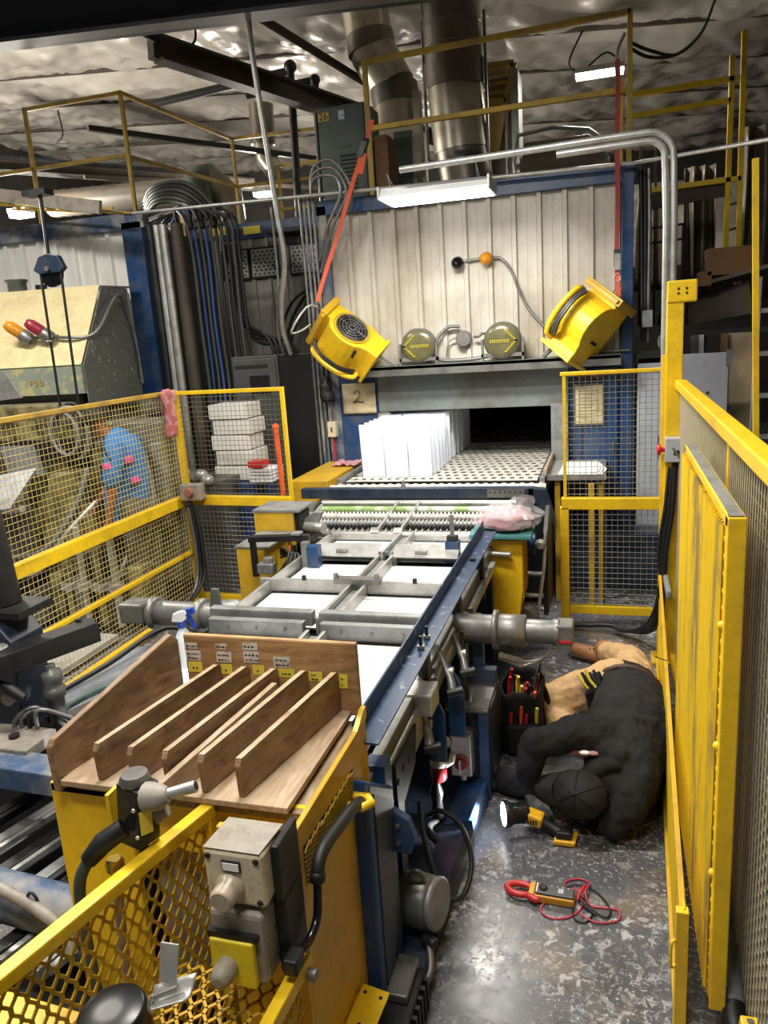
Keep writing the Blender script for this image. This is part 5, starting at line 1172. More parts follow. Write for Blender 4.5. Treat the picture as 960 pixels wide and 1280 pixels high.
B((-4.9, 3.6, .02), (-3.5, 4.5, .06)).build('white_drip_sheet', mat('drip_sheet', (190, 188, 182), .5, dirt=(110, 100, 84), amt=.7, scale=5), pr2)
B((-5.8, 4.2, .0), (-4.6, 5.1, .9)).build('lower_body', CG, pr2, .02)
# ================================================================ OVERHEAD
def rail_set(name, label, pts, m=YR, r=.035, cat='railing'):
    t = thing(name, label, cat, pts[0][0])
    for i, (a, b) in enumerate(pts):
        vert = abs(b[2]-a[2]) > .5*((b[0]-a[0])**2+(b[1]-a[1])**2)**.5
        MB().bar(a, b, r, r, (0, 1, 0) if vert else (0, 0, 1)).build('post' if vert else 'rail', m, t, .003)
    return t
rail_set('catwalk_railing', 'dusty yellow pipe railing on top of the left white oven', [
    ((-5.6, 7, 4.50), (-4.49, 7, 4.50)), ((-6.6, 7, 3.95), (-4.53, 7, 3.95)), ((-4.49, 7, 3.3), (-4.49, 7, 4.52)), ((-5.6, 7, 3.95), (-5.6, 7, 4.52)), ((-5.6, 7, 3.3), (-5.6, 7, 3.95)),
    ((-4.49, 7, 4.50), (-4.34, 9, 4.48)), ((-4.53, 7, 3.95), (-4.34, 9, 3.95)), ((-4.34, 9, 3.3), (-4.34, 9, 4.5)), ((-4.34, 9, 4.48), (-2.9, 9, 4.45)), ((-4.34, 9, 3.95), (-2.9, 9, 3.93)),
    ((-3.95, 9.4, 4.2), (-2.8, 9.4, 4.2)), ((-3.95, 9.4, 3.7), (-2.8, 9.4, 3.7)), ((-3.95, 9.4, 3.2), (-3.95, 9.4, 4.2)), ((-4.9, 8.6, 3.3), (-4.9, 8.6, 3.95))])
rail_set('oven_top_railing', 'worn yellow guard rail frame standing on top of the main oven', [
    ((-1.95, 6.7, 4.30), (.14, 6.7, 4.33)), ((-1.97, 6.7, 3.79), (.12, 6.7, 3.80)), ((-1.96, 6.7, 3.22), (-1.96, 6.7, 4.32)), ((.135, 6.7, 3.22), (.135, 6.7, 4.35)), ((.07, 6.75, 3.22), (.07, 6.75, 3.9))], Y_ if False else YR, .04)
rail_set('platform_railing', 'yellow platform railing with two tall posts at upper right', [
    ((.18, 8, 4.08), (1.08, 8, 4.09)), ((.18, 8, 3.90), (1.02, 8, 3.92)), ((1.02, 8, 2.4), (1.02, 8, 4.28)), ((1.13, 8, 2.3), (1.11, 8, 4.46)), ((.25, 8, 3.24), (1.13, 8, 3.26))], Y_, .045)
for k in range(3): MB().bar((1.02, 8, 2.6+.22*k), (1.13, 8, 2.62+.22*k), .02, .02).build('rung', BR, bpy.data.objects['platform_railing'])
# ducts
d1 = thing('bent_duct', 'shiny bent sheet metal duct with elbows left of centre at roof', 'duct', (-2.2, 8.2, 3.4))
for (a, b, r0, r1, m) in (((-2.42, 8.3, 5.6), (-2.36, 8.3, 5.05), .235, .235, DC), ((-2.36, 8.3, 5.06), (-2.34, 8.3, 4.90), .248, .248, DD), ((-2.34, 8.3, 4.92), (-2.12, 8.25, 4.52), .235, .23, DC), ((-2.12, 8.25, 4.54), (-2.10, 8.25, 4.36), .245, .245, DD), ((-2.10, 8.25, 4.38), (-2.10, 8.2, 4.1), .23, .25, DC)):
    MB().tube([a, b], [r0, r1], 26).build('duct_section', m, d1)
B((-2.34, 8.0, 3.3), (-1.86, 8.5, 4.12)).build('transition_box', DC, d1, .02); B((-2.08, 7.98, 3.3), (-1.90, 8.0, 4.05)).build('dark_flange', GN, d1)
B((-1.86, 7.95, 3.62), (-1.80, 8.1, 4.4)).build('edge_angle', DC, d1); MB().bar((-1.8, 8, 3.6), (-1.65, 8, 3.35), .04, .03).build('brace', ALD, d1)
d2 = thing('straight_duct', 'large straight dark metal duct dropping to oven top, centre of roof', 'duct', (-1.37, 7.8, 3.2))
for (a, b, r0, m) in (((-1.43, 7.8, 5.3), (-1.41, 7.8, 4.50), .272, DD), ((-1.41, 7.8, 4.52), (-1.41, 7.8, 4.30), .285, DD), ((-1.41, 7.8, 4.34), (-1.37, 7.8, 3.75), .262, DC), ((-1.37, 7.8, 3.78), (-1.32, 7.82, 3.4), .255, DD)):
    MB().cyl(a, b, r0, n=28).build('duct_section', m, d2)
for z in (5.0, 4.82, 4.64): MB().lathe([(.270, 0), (.280, .006), (.280, .014), (.270, .02)], (-1.42, 7.8, z), n=28).build('seam_ring', DD, d2)
for x in (-1.69, -1.11): MB().cyl((x, 7.75, 3.25), (x, 7.75, 4.9), .016, n=8).build('hanger_rod', ST, d2)
# green control panel marked 26
gb = thing('green_panel_cabinet', 'green louvred electrical cabinet marked 26 on top of main oven', 'cabinet', (-2.27, 7.0, 3.25))
B((-2.50, 6.95, 3.25), (-2.05, 7.35, 4.08)).build('body', GN, gb, .006); B((-2.49, 6.94, 3.27), (-2.07, 6.952, 4.06)).build('door', GN, gb, .003)
for k in range(9): MB().prism([(-2.31, 6.94, 3.38+.034*k), (-2.31, 6.928, 3.385+.034*k), (-2.31, 6.94, 3.402+.034*k)], (.15, 0, 0)).build('louvre', GN, gb)
B((-2.31, 6.93, 3.735), (-2.2, 6.945, 3.75)).build('handle', GN, gb)
B((-2.49, 6.936, 3.965), (-2.39, 6.942, 4.035)).build('number_plate', mat('number_yellow', (206, 180, 70), .6), gb); text('number', '26', (-2.44, 6.934, 4.0), .085, INK, gb)
B((-2.30, 6.936, 3.96), (-2.245, 6.942, 4.035)).build('blue_sticker', mat('sticker', (120, 170, 200), .5, dirt=(240, 240, 230), amt=1, scale=30), gb)
B((-2.0, 6.98, 3.25), (-1.88, 7.3, 3.8)).build('slatted_side', CB, gb)
# square hopper
sh = thing('square_hopper', 'square sheet metal air intake hopper with slats beside straight duct', 'duct', (-1.05, 8.2, 3.3))
for (a, b) in (((-1.20, 8.2, 4.57), (-.90, 8.2, 4.56)), ((-.90, 8.2, 4.56), (-.98, 8.2, 4.23)), ((-.98, 8.2, 4.23), (-1.24, 8.2, 4.26)), ((-1.24, 8.2, 4.26), (-1.20, 8.2, 4.57))): MB().bar(a, b, .04, .06).build('frame_bar', YR, sh)
for k in range(3): MB().bar((-1.21, 8.22, 4.34+.08*k), (-.93, 8.22, 4.33+.08*k), .012, .03).build('slat', YR, sh)
MB().prism([(-1.20, 8.24, 4.55), (-.90, 8.24, 4.55), (-.90, 8.5, 4.55), (-1.2, 8.5, 4.55)], (0, 0, -.02)).build('top_plate', DC, sh)
MB().prism([(-1.23, 8.22, 4.25), (-.98, 8.22, 4.22), (-1.08, 8.3, 3.8), (-1.2, 8.3, 3.8)], (0, .05, 0)).build('throat', mat('warm_duct', (196, 164, 96), .4, .5), sh)
B((-.93, 8.15, 3.4), (-.86, 8.5, 4.5)).build('side_sheet', AL, sh); MB().cyl((-1.16, 8.1, 3.3), (-1.16, 8.1, 4.2), .02, n=8).build('leg', AL, sh); MB().cyl((-.97, 8.1, 3.3), (-.97, 8.1, 4.2), .016, n=8).build('leg', AL, sh)
B((-1.22, 8.5, 3.3), (-.9, 8.55, 4.55)).build('rear_sheet', DD, sh)
hd = thing('open_hood', 'open sheet metal tray hood lying on the oven roof at right', 'hood', (-.4, 8, 3.3))
MB().prism([(-.84, 7.6, 3.26), (-.04, 7.6, 3.24), (.0, 7.9, 3.56), (-.2, 8, 3.80), (-.8, 8, 3.80)], (0, .5, 0)).build('shell', DD, hd, .01)
cable([(-.82, 7.58, 3.3), (-.81, 7.6, 3.78), (-.2, 7.95, 3.83), (.02, 7.85, 3.58)], .018, k=2).build('rim', AL, hd)
MB().lathe([(.06, 0), (.08, .02), (.07, .07)], (-.85, 7.4, 3.25), n=16).build('knob', ST, hd)
# black gas pipes
gp_ = thing('black_pipework', 'black steel pipe risers with elbows left of green cabinet', 'pipe', (-3.4, 9, 3))
MB().tube(smooth_path([(-5.4, 9.0, 5.0), (-4.2, 9.0, 5.06), (-3.56, 9.0, 5.1)], 4), .045, 10).build('run', BK, gp_)
MB().cyl((-3.52, 9, 5.16), (-3.6, 9, 2.2), .045, n=10).build('riser', BK, gp_); MB().ball((-3.52, 9, 5.14), .075).build('elbow', BK, gp_)
MB().cyl((-4.0, 8.8, 4.86), (-3.16, 8.8, 4.90), .04, n=10).build('run', BK, gp_); MB().cyl((-3.16, 8.8, 4.92), (-3.18, 8.8, 3.3), .04, n=10).build('riser', BK, gp_); MB().ball((-3.16, 8.8, 4.9), .06).build('elbow', BK, gp_)
# roof girders (open web channel) & pipes in the roof
def beamt(a, b, w_, h, m, name, lab, cat='beam'): return tag(MB().bar(a, b, w_, h).build(name, m), lab, cat)
g_ = thing('channel_beam', 'long dark channel beam hanging diagonally from the roof at left', 'beam', (-3.9, 7, 4.7))
MB().bar((-4.05, 6.9, 4.78), (-2.2, 10.8, 4.52), .10, .16).build('web', BR, g_); MB().bar((-3.98, 6.9, 4.86), (-2.13, 10.8, 4.60), .20, .025).build('flange', BR, g_); MB().bar((-3.98, 6.9, 4.68), (-2.13, 10.8, 4.42), .16, .025).build('flange', BR, g_)
cable([(-4.22, 6.2, 4.98), (-4.05, 6.45, 4.90), (-3.95, 6.9, 4.86)], .06, 10).build('hose_end', DK, g_)
cable([(-3.85, 7.4, 5.3), (-3.84, 7.4, 5.0), (-3.92, 7.4, 4.92), (-3.8, 7.4, 4.9)], .012).build('hanger', BK, g_)
g_ = thing('channel_beam', 'dark channel beam with lit edges at far left above the railing', 'beam', (-7, 9, 4.7))
MB().bar((-8.6, 8.8, 4.72), (-5.3, 11.6, 4.48), .12, .16).build('web', BR, g_); MB().bar((-8.6, 8.7, 4.80), (-5.3, 11.5, 4.56), .24, .03).build('flange', DK, g_); MB().bar((-8.6, 8.7, 4.63), (-5.3, 11.5, 4.40), .2, .02).build('flange', ST, g_)
cable([(-7.0, 9.4, 5.25), (-6.98, 9.4, 4.95), (-7.1, 9.4, 4.86), (-6.9, 9.4, 4.83)], .012).build('hanger', BK, g_)
beamt((-5.6, 8.0, 4.55), (-3.2, 11.4, 4.45), .06, .06, BK, 'roof_pipe', 'thin black roof pipe crossing behind the left railing post', 'pipe')
beamt((-6.6, 9.2, 4.35), (-4.4, 12.4, 4.45), .05, .05, BR, 'roof_pipe', 'brown roof pipe low at far left under the channel beam', 'pipe')
beamt((-3.2, 7.0, 5.05), (-2.1, 9.3, 4.5), .05, .06, BR, 'roof_angle', 'thin brown roof angle running toward the bent duct', 'beam')
sd = thing('small_vertical_duct', 'small grey vertical flue duct behind the railing left of thin conduit', 'duct', (-4.4, 10, 4.2))
MB().cyl((-4.36, 10, 5.1), (-4.38, 10, 4.62), .16, n=18).build('duct_section', DD, sd); MB().tube([(-4.38, 10, 4.64), (-4.36, 10, 4.45), (-4.24, 10, 4.28)], .13, 18).build('elbow', DC, sd)
hd2 = thing('horizontal_duct', 'horizontal grey corrugated duct ending in a green blower behind railing', 'duct', (-6, 9.5, 4.1))
mb = MB(); xs = [-7.4+.08*k for k in range(29)]
mb.tube([(x, 9.5, 4.14-.03*(x+7.4)) for x in xs], [.17+.008*(i % 2) for i in range(29)], 18); mb.build('duct_section', DD, hd2)
MB().lathe([(.2, 0), (.34, .05), (.34, .3), (.22, .36)], (-5.1, 9.3, 3.98), (1, 0, 0), 22).build('blower', GN, hd2); MB().tube([(-4.85, 9.3, 4.1), (-4.6, 9.3, 3.9), (-4.52, 9.2, 3.6)], [.2, .18, .15], 18).build('elbow', DD, hd2)
# thin galvanised conduits in front of oven and the bent conduit on the gate post
o = tag(MB().cyl((-4.15, 6.42, 3.31), (.16, 6.42, 3.22), .016, n=8).build('long_conduit', AL), 'long thin horizontal conduit passing before the oven top', 'conduit')
o = tag(MB().cyl((.16, 6.42, 3.22), (1.2, 4.6, 2.96), .014, n=8).build('thin_conduit', AL), 'thin conduit running from the oven top to the right edge', 'conduit')
for k, dx in enumerate((0, .045)):
    pts = [(.345-dx*.9, 4.82, 1.2), (.342-dx*.9, 4.82, 2.6), (.335-dx, 4.82, 2.92-dx*.5)]
    for a in range(1, 6):
        t_ = a*PI/10; pts.append((.20+(.135-dx)*math.cos(t_), 4.82, 2.95+(.14-dx)*math.sin(t_)))
    pts += [(0, 4.83, 3.09-dx), (-.3, 4.85, 3.088-dx)] + ([(-.7, 4.88, 3.085-dx), (-1.25, 4.9, 3.08-dx)] if k == 0 else [])
    o = MB().tube(pts, .020, 10).build('bent_conduit', AL)
    tag(o, ['outer bent conduit rising from the gate post and carrying bay light', 'inner bent conduit rising from the gate post beside its twin'][k], 'conduit')
# upper rack at far left under railing
lk = thing('ladder_tray', 'cable ladder tray at far left above the white oven', 'tray', (-5, 6, 3.4))
MB().bar((-5.6, 6.0, 3.60), (-4.15, 5.95, 3.30), .04, .11).build('side_beam', TN, lk, .003)
MB().bar((-5.6, 6.6, 3.52), (-4.2, 6.5, 3.33), .02, .02).build('side_bar', YR, lk); MB().bar((-5.6, 6.3, 3.52), (-4.2, 6.2, 3.33), .02, .02).build('side_bar', YR, lk)
for k in range(7): MB().bar((-5.5+.2*k, 5.98, 3.55-.04*k), (-5.5+.2*k, 6.6, 3.52-.03*k), .015, .015).build('rung', YR, lk)
for k in range(6):
    o = cable([(-4.5, 7.2, 3.40+.03*k), (-4.2, 6.9, 3.46+.03*k), (-3.95+.03*k, 6.8, 3.44+.03*k), (-3.75+.05*k, 6.7, 3.36), (-3.68+.06*k, 6.6, 3.15)], .022).build('grey_hose', mat('dark_grey_cable', (58, 58, 58), .5) if k % 2 else BK)
    tag(o, '%s fat cable from the inside arching over the riser bundle' % ORD[k], 'cable', 'fat cables arching over the riser bundle')
B((-3.4, 7.6, 3.18), (-2.5, 8.3, 3.22)).build('dark_shelf', BK, fw)
# ================================================================ GATE, POST AND RIGHT FENCE
gt = thing('mesh_gate', 'yellow framed wire mesh gate panel facing camera beside the tall post', 'gate', (.0, 5.25, 0))
for z, w_, h in ((1.765, .03, .025), (.885, .06, .08), (.115, .04, .06)): MB().bar((-.32, 5.25, z), (.37, 5.25, z), w_, h).build('rail', Y_, gt, .004)
MB().bar((-.295, 5.25, .93), (-.295, 5.25, 1.775), .022, .022, (0, 1, 0)).build('stile', Y_, gt); MB().bar((.345, 5.25, .93), (.345, 5.25, 1.9), .025, .03, (0, 1, 0)).build('stile', Y_, gt)
MB().bar((-.30, 5.25, 0), (-.30, 5.25, .86), .06, .06, (0, 1, 0)).build('post', Y_, gt, .004)
mesh_bay(gt, (-.29, 5.25), (1, 0, 0), .63, .93, 1.755, m=WIRG); mesh_bay(gt, (-.27, 5.25), (1, 0, 0), .61, .14, .85, m=WIRG)
t = thing('amber_rail', 'rusty amber steel upright behind the lower mesh gate', 'upright', (-.15, 5.6, 0)); MB().bar((-.13, 5.6, 0), (-.13, 5.6, .95), .04, .04, (0, 1, 0)).build('upright', YD, t); MB().bar((-.04, 5.65, 0), (-.04, 5.65, .95), .015, .03, (0, 1, 0)).build('upright', BR, t)
gpst = thing('gate_post', 'tall yellow square post with bolted head plate right of the gate', 'post', (.34, 4.7, 0))
B((.305, 4.68, .0), (.395, 4.76, 2.2)).build('column', Y_, gpst, .006); B((.302, 4.67, 2.165), (.462, 4.69, 2.285)).build('head_plate', Y_, gpst, .012)
for x in (.362, .405):
    for z in (2.215, 2.24): MB().lathe([(.007, 0), (.007, .003)], (x, 4.67, z), (0, -1, 0), 8).build('bolt', INK, gpst)
B((.25, 4.62, 0), (.42, 4.8, .02)).build('base_plate', YD, gpst, .004)
B((.285, 4.70, .02), (.305, 4.74, 1.88)).build('side_angle', Y_, gpst)
es = thing('emergency_stop_box', 'grey box with red mushroom button on the gate post', 'switch', (.35, 4.65, 1.28))
B((.305, 4.6, 1.275), (.41, 4.68, 1.415)).build('box', LG, es, .006)
MB().lathe([(.014, 0), (.014, .02), (.03, .025), (.03, .04), (.015, .045)], (.305, 4.64, 1.345), (-1, -.1, 0), 16).build('red_button', RD, es)
MB().bar((.345, 4.597, 1.36), (.385, 4.597, 1.30), .012, .008, (0, -1, 0)).build('key_latch', ST, es); B((.35, 4.595, 1.32), (.38, 4.60, 1.345)).build('latch_plate', DK, es)
MB().lathe([(.015, 0), (.018, .02), (.015, .05)], (.36, 4.64, 1.225), n=10).build('gland', DK, es)
for k in range(3):
    o = cable([(.36-.015*k, 4.63, 1.24), (.35-.02*k, 4.62, 1.0), (.32-.02*k, 4.62, .75), (.31-.01*k, 4.64, .5), (.29-.03*k, 4.7, .25), (.2-.05*k, 4.95, .08), (.0, 5.1, .06), (-.25+.1*k, 5.1, .05)], .016-.003*k, 8).build('black_cable', BK)
    tag(o, '%s black cable from the right dropping from the emergency stop box to floor' % ORD[k], 'cable', 'black cables at the gate post')
tag(B((.305, 4.3, .55), (.335, 4.6, .6)).build('grey_pipe_stub', PV, bevel=.01), 'short grey pipe stub between gate post and yellow leaf panel', 'pipe')
# right fence
rf = thing('mesh_fence', 'tall yellow railed wire mesh fence running along the right side', 'fence', (.38, 2.6, 0))
MB().bar((.385, .5, 1.715), (.385, 4.68, 1.715), .06, .05).build('rail', Y_, rf, .006); MB().bar((.385, .5, .05), (.385, 4.68, .05), .05, .06).build('rail', Y_, rf, .004)
mesh_bay(rf, (.385, .5), (0, 1, 0), 4.15, .08, 1.69, m=mat('pale_wire', (180, 170, 142), .45, .2), r=.003)
for y in (.6, 2.75): MB().bar((.40, y, 0), (.40, y, 1.7), .04, .04, (0, 1, 0)).build('post', Y_, rf)
# gate leaf folded against it
lf_ = thing('gate_leaf', 'chipped yellow gate leaf folded open along the right side fence', 'gate', (.30, 2.6, .1))
MB().bar((.305, 2.02, .11), (.305, 2.02, 1.60), .045, .045, (0, 1, 0)).build('stile', Y_, lf_, .004); MB().bar((.305, 3.17, .11), (.305, 3.17, 1.60), .045, .045, (0, 1, 0)).build('stile', Y_, lf_, .004)
MB().bar((.305, 2.0, 1.585), (.305, 3.19, 1.585), .045, .03).build('top_rail', Y_, lf_, .004); MB().bar((.305, 2.01, 1.601), (.305, 3.18, 1.601), .034, .002).build('worn_top', ALD, lf_); MB().bar((.305, 2.0, .125), (.305, 3.19, .125), .045, .03).build('bottom_rail', Y_, lf_, .004)
CH = mat('chipped_yellow', (234, 196, 36), .5, dirt=(130, 116, 84), amt=.8, scale=6, thr=(.5, .62), stretch=(1, 1, .25))
mb = MB(); wire_mesh(mb, (.278, 2.04, .14), (0, 1, 0), 1.11, (0, 0, 1), 1.43, .030, .0085); mb.build('coated_mesh', CH, lf_, kind='stuff')
mb = MB()
for k in range(30): mb.ball((.286, 2.04, .17+.047*k), (.006, .008, .012), 6, 4)
mb.build('weld_beads', Y_, lf_, kind='stuff')
for z in (.55, .95, 1.3): MB().ball((.282, 2.03, z), (.012, .012, .014), 8, 6).build('weld_lump', Y_, lf_)
lp = thing('low_mesh_panel', 'low worn yellow mesh panel along the aisle floor before gate leaf', 'fence', (.25, 3.3, 0))
def lpp(t, z): return (.203+.087*t, 2.0+2.62*t, z)
MB().bar(lpp(0, 0), lpp(0, .44), .035, .03, (0, 1, 0)).build('post', Y_, lp, .003); MB().bar(lpp(0, .03), lpp(1, .03), .03, .03).build('rail', YD, lp); MB().bar(lpp(0, .43), lpp(1, .58), .016, .016).build('rail', YD, lp)
mb = MB(); wire_mesh(mb, lpp(0, .04), (.087, 2.62, 0), 2.62, (0, 0, 1), .40, .03, .004); mb.build('coated_mesh', CH, lp, kind='stuff')
for k in range(10): MB().ball((.213, 1.992, .03+.04*k), (.006, .006, .008), 6, 4).build('weld_bead', Y_, lp)
cable([(.186, 1.99, .34), (.174, 1.98, .335), (.174, 1.98, .26), (.186, 1.99, .255)], .005).build('pull_handle', Y_, lp)
cable([(.25, 3.4, .58), (.21, 3.42, .585), (.20, 3.4, .60)], .0025).build('loose_wire', INK, lp)
# grey pipe and small yellow stub at lower right
gp2 = thing('grey_drop_conduit', 'thick grey conduit with fitting dropping beside the gate leaf at right', 'conduit', (.35, 2.1, 0))
MB().tube(smooth_path([(.36, 2.62, .60), (.36, 2.55, .45), (.358, 2.40, .28), (.352, 2.2, .18), (.35, 2.08, .14)], 4), .026, 12).build('conduit', PV, gp2)
MB().tube([(.352, 2.12, .15), (.351, 2.02, .12)], .036, 14).build('coupling', PV, gp2); MB().tube([(.351, 2.03, .125), (.35, 1.88, .05)], .034, 14).build('elbow', DK, gp2); MB().tube([(.356, 2.40, .285), (.356, 2.37, .27)], .031, 14).build('strap', LG, gp2)
t = thing('yellow_stub_post', 'short yellow stub with bolt at bottom right corner', 'post', (.37, 1.9, 0)); MB().bar((.37, 1.92, .05), (.37, 1.86, .22), .05, .05, (0, 1, 0)).build('stub', Y_, t, .006); MB().lathe([(.008, 0), (.01, .004)], (.37, 1.87, .222), n=8).build('bolt', ST, t)
tag(B((.34, 1.2, .0), (.46, 2.9, .03)).build('yellow_sill', YD), 'worn yellow floor sill under the right mesh fence', 'sill')
# ================================================================ FAR RIGHT BACKGROUND
lc_ = thing('leaning_steel_sheet', 'blue grey steel cabinet door panel behind the right fence rail', 'panel', (.72, 6.4, 0))
MB().prism([(.50, 6.4, .1), (.86, 6.35, .1), (.86, 6.35, 1.80), (.50, 6.4, 1.80)], (.0, .03, 0)).build('panel', mat('blue_grey', (128, 130, 138), .4, dirt=(96, 98, 106), amt=.4, scale=3), lc_, .004)
MB().lathe([(.012, 0), (.012, .003)], (.72, 6.368, 1.50), (0, -1, 0), 10).build('knob_hole', INK, lc_); B((.69, 6.365, 1.37), (.75, 6.372, 1.41)).build('label', ST, lc_)
for z in (1.7, 1.2): B((.84, 6.33, z), (.88, 6.36, z+.12)).build('hinge', ST, lc_)
rk = thing('dark_storage_rack', 'dark steel storage rack loaded with boxes at right background', 'rack', (.9, 7.5, 0))
MB().bar((.60, 7.6, 2.12), (1.15, 7.3, 2.20), .05, .26).build('beam', BR, rk); MB().bar((.55, 7.6, 2.28), (1.4, 7.2, 2.45), .5, .03).build('deck', BR, rk); MB().bar((.45, 7.4, 1.93), (1.5, 7.3, 1.93), .05, .05).build('beam', BK, rk)
for x in (.62, .8, 1.22): MB().bar((x, 7.5, 0), (x, 7.5, 2.4), .05, .05, (0, 1, 0)).build('upright', BK, rk)
for k, (x, z, w_, h, m, lab) in enumerate(((.78, 2.40, .34, .22, CB, 'brown cardboard box lying on the dark storage rack deck'), (.72, 2.32, .10, .12, CB, 'small brown carton at the left end of rack deck'))):
    tag(B((x, 7.2, z), (x+w_, 7.5, z+h)).build('carton', m, bevel=.005), lab, 'box')
CN = mat('curtain_plastic', (96, 88, 76), .35, dirt=(60, 54, 46), amt=.6, scale=3, stretch=(4, 4, .3))
def curt(x0, x1, y, z0, z1, s):
    return lambda u, v: Vector((x0+(x1-x0)*u+.04*(1-v)*math.sin(u*9+s), y+.05*math.sin(u*17+s)+.05*noise.noise(Vector((u*6, v*2, s))), z0+(z1-z0)*v))
for k, (x0, x1, y, z0, z1, lab) in enumerate(((.75, 1.05, 9.2, 2.4, 3.6, 'dusty hanging plastic curtain left of the tall yellow posts'), (1.2, 1.6, 8.6, 2.2, 3.8, 'dusty hanging plastic curtain right of tall yellow posts'), (.3, .7, 10, 2.4, 3.5, 'far dim plastic sheet behind the two silver conduits'))):
    tag(MB().grid(curt(x0, x1, y, z0, z1, k*2), 26, 8).build('plastic_curtain', CN, solid=.004, fixn=False), lab, 'curtain')
BG2 = mat('beige_board', (168, 150, 118), .6, dirt=(110, 96, 74), amt=.6, scale=3)
for k, (x, w_, m, lab) in enumerate(((.90, .05, CB, 'brown board standing in the rack left of beige board'), (.95, .20, BG2, 'tall beige board standing upright in the dark rack'), (.66, .05, AL, 'silver sheet edge standing among dark rack uprights'), (.72, .04, PA, 'white sheet edge standing among dark rack uprights'))):
    tag(MB().prism([(x, 7.1, .6), (x+w_, 7.05, .6), (x+w_, 7.1, 1.92), (x, 7.15, 1.92)], (0, .02, 0)).build('standing_board', m), lab, 'board')
for k in range(3):
    tag(B((.5+.1*k, 9.0, 2.0+.15*k), (.9, 9.4, 2.12+.15*k)).build('dark_bundle', BR, bevel=.01), ['lowest dark bundle on the far rack behind conduits', 'middle dark bundle on the far rack behind conduits', 'upper dark bundle on the far rack behind conduits'][k], 'bundle')
t = thing('far_pipe_frame', 'thin dark pipe frame standing far behind the bent conduit', 'frame', (.5, 9, 2))
for a, b in (((.3, 9, 3.0), (.75, 9, 3.02)), ((.3, 9, 2.85), (.72, 9, 2.87)), ((.45, 9, 2.0), (.45, 9, 3.9)), ((.3, 9, 2.0), (.3, 9, 3.9)), ((.73, 9, 2.2), (.73, 9, 3.02))): MB().bar(a, b, .025, .025, (0, 1, 0)).build('bar', BR, t)
MB().bar((.28, 8.05, 3.14), (1.05, 8.05, 3.2), .04, .14).build('dark_beam', BR, t)
yp = thing('yellow_angle_pole', 'yellow slotted angle pole hanging upright near the right edge', 'pole', (.8, 5, 1.3))
MB().bar((.775, 5.0, 2.92), (.845, 5.0, 1.31), .032, .032, (0, 1, 0)).build('pole', Y_, yp); MB().lathe([(.006, 0), (.006, .002)], (.843, 4.984, 1.34), (0, -1, 0), 8).build('hole', INK, yp)
ld = thing('grey_ladder', 'grey ladder standing at the right edge behind the yellow pole', 'ladder', (.95, 5.5, 0))
MB().bar((.90, 5.5, 0), (.905, 5.5, 2.3), .025, .05, (0, 1, 0)).build('stile', ALD, ld); MB().bar((1.25, 5.5, 0), (1.25, 5.5, 2.3), .025, .05, (0, 1, 0)).build('stile', ALD, ld)
for k in range(8): MB().bar((.90, 5.5, .2+.27*k), (1.25, 5.5, .2+.27*k), .03, .03).build('rung', AL, ld)
cbx = thing('oven_side_conduits', 'black cables and grey box on the side of blue oven post', 'conduit', (.25, 6.6, 1.8))
for k in range(3): cable([(.22+.03*k, 6.6, 3.2), (.23+.03*k, 6.6, 2.8), (.24+.025*k, 6.6, 2.3), (.25+.02*k, 6.6, 1.9)], .018).build('cable', BK if k < 2 else ST, cbx)
B((.24, 6.5, 2.02), (.32, 6.6, 2.15)).build('box', LG, cbx, .006)
cr_ = thing('coiled_hose_reel', 'small grey coil of hose on the far side near conduits', 'hose', (.42, 6.5, 1.85))
for k in range(3): MB().tube([(.44+(.05+.012*k)*math.cos(a*PI/8), 6.5+.02*k, 1.90+(.05+.012*k)*math.sin(a*PI/8)) for a in range(16)], .012, 6, closed=True).build('coil', PV, cr_)
tag(B((.2, 6.5, 1.73), (.5, 6.9, 1.82)).build('dark_lintel', BK), 'dark top edge above the pale grey locker', 'beam')
rfc = thing('roof_cables', 'pair of black cables draped along the upper right roof', 'cable', (.5, 8, 4.4))
for k in range(2): cable([(.13, 7.0, 4.22-.04*k), (.3, 7.3, 4.22-.05*k), (.55, 7.8, 4.30), (.8, 8.4, 4.62), (.95, 8.8, 5.0)], .014).build('cable', BK, rfc)
cable([(.10, 6.72, 4.2), (.04, 6.75, 4.05), (.06, 6.8, 3.7), (.1, 6.8, 3.3)], .012).build('cable', GP, rfc)
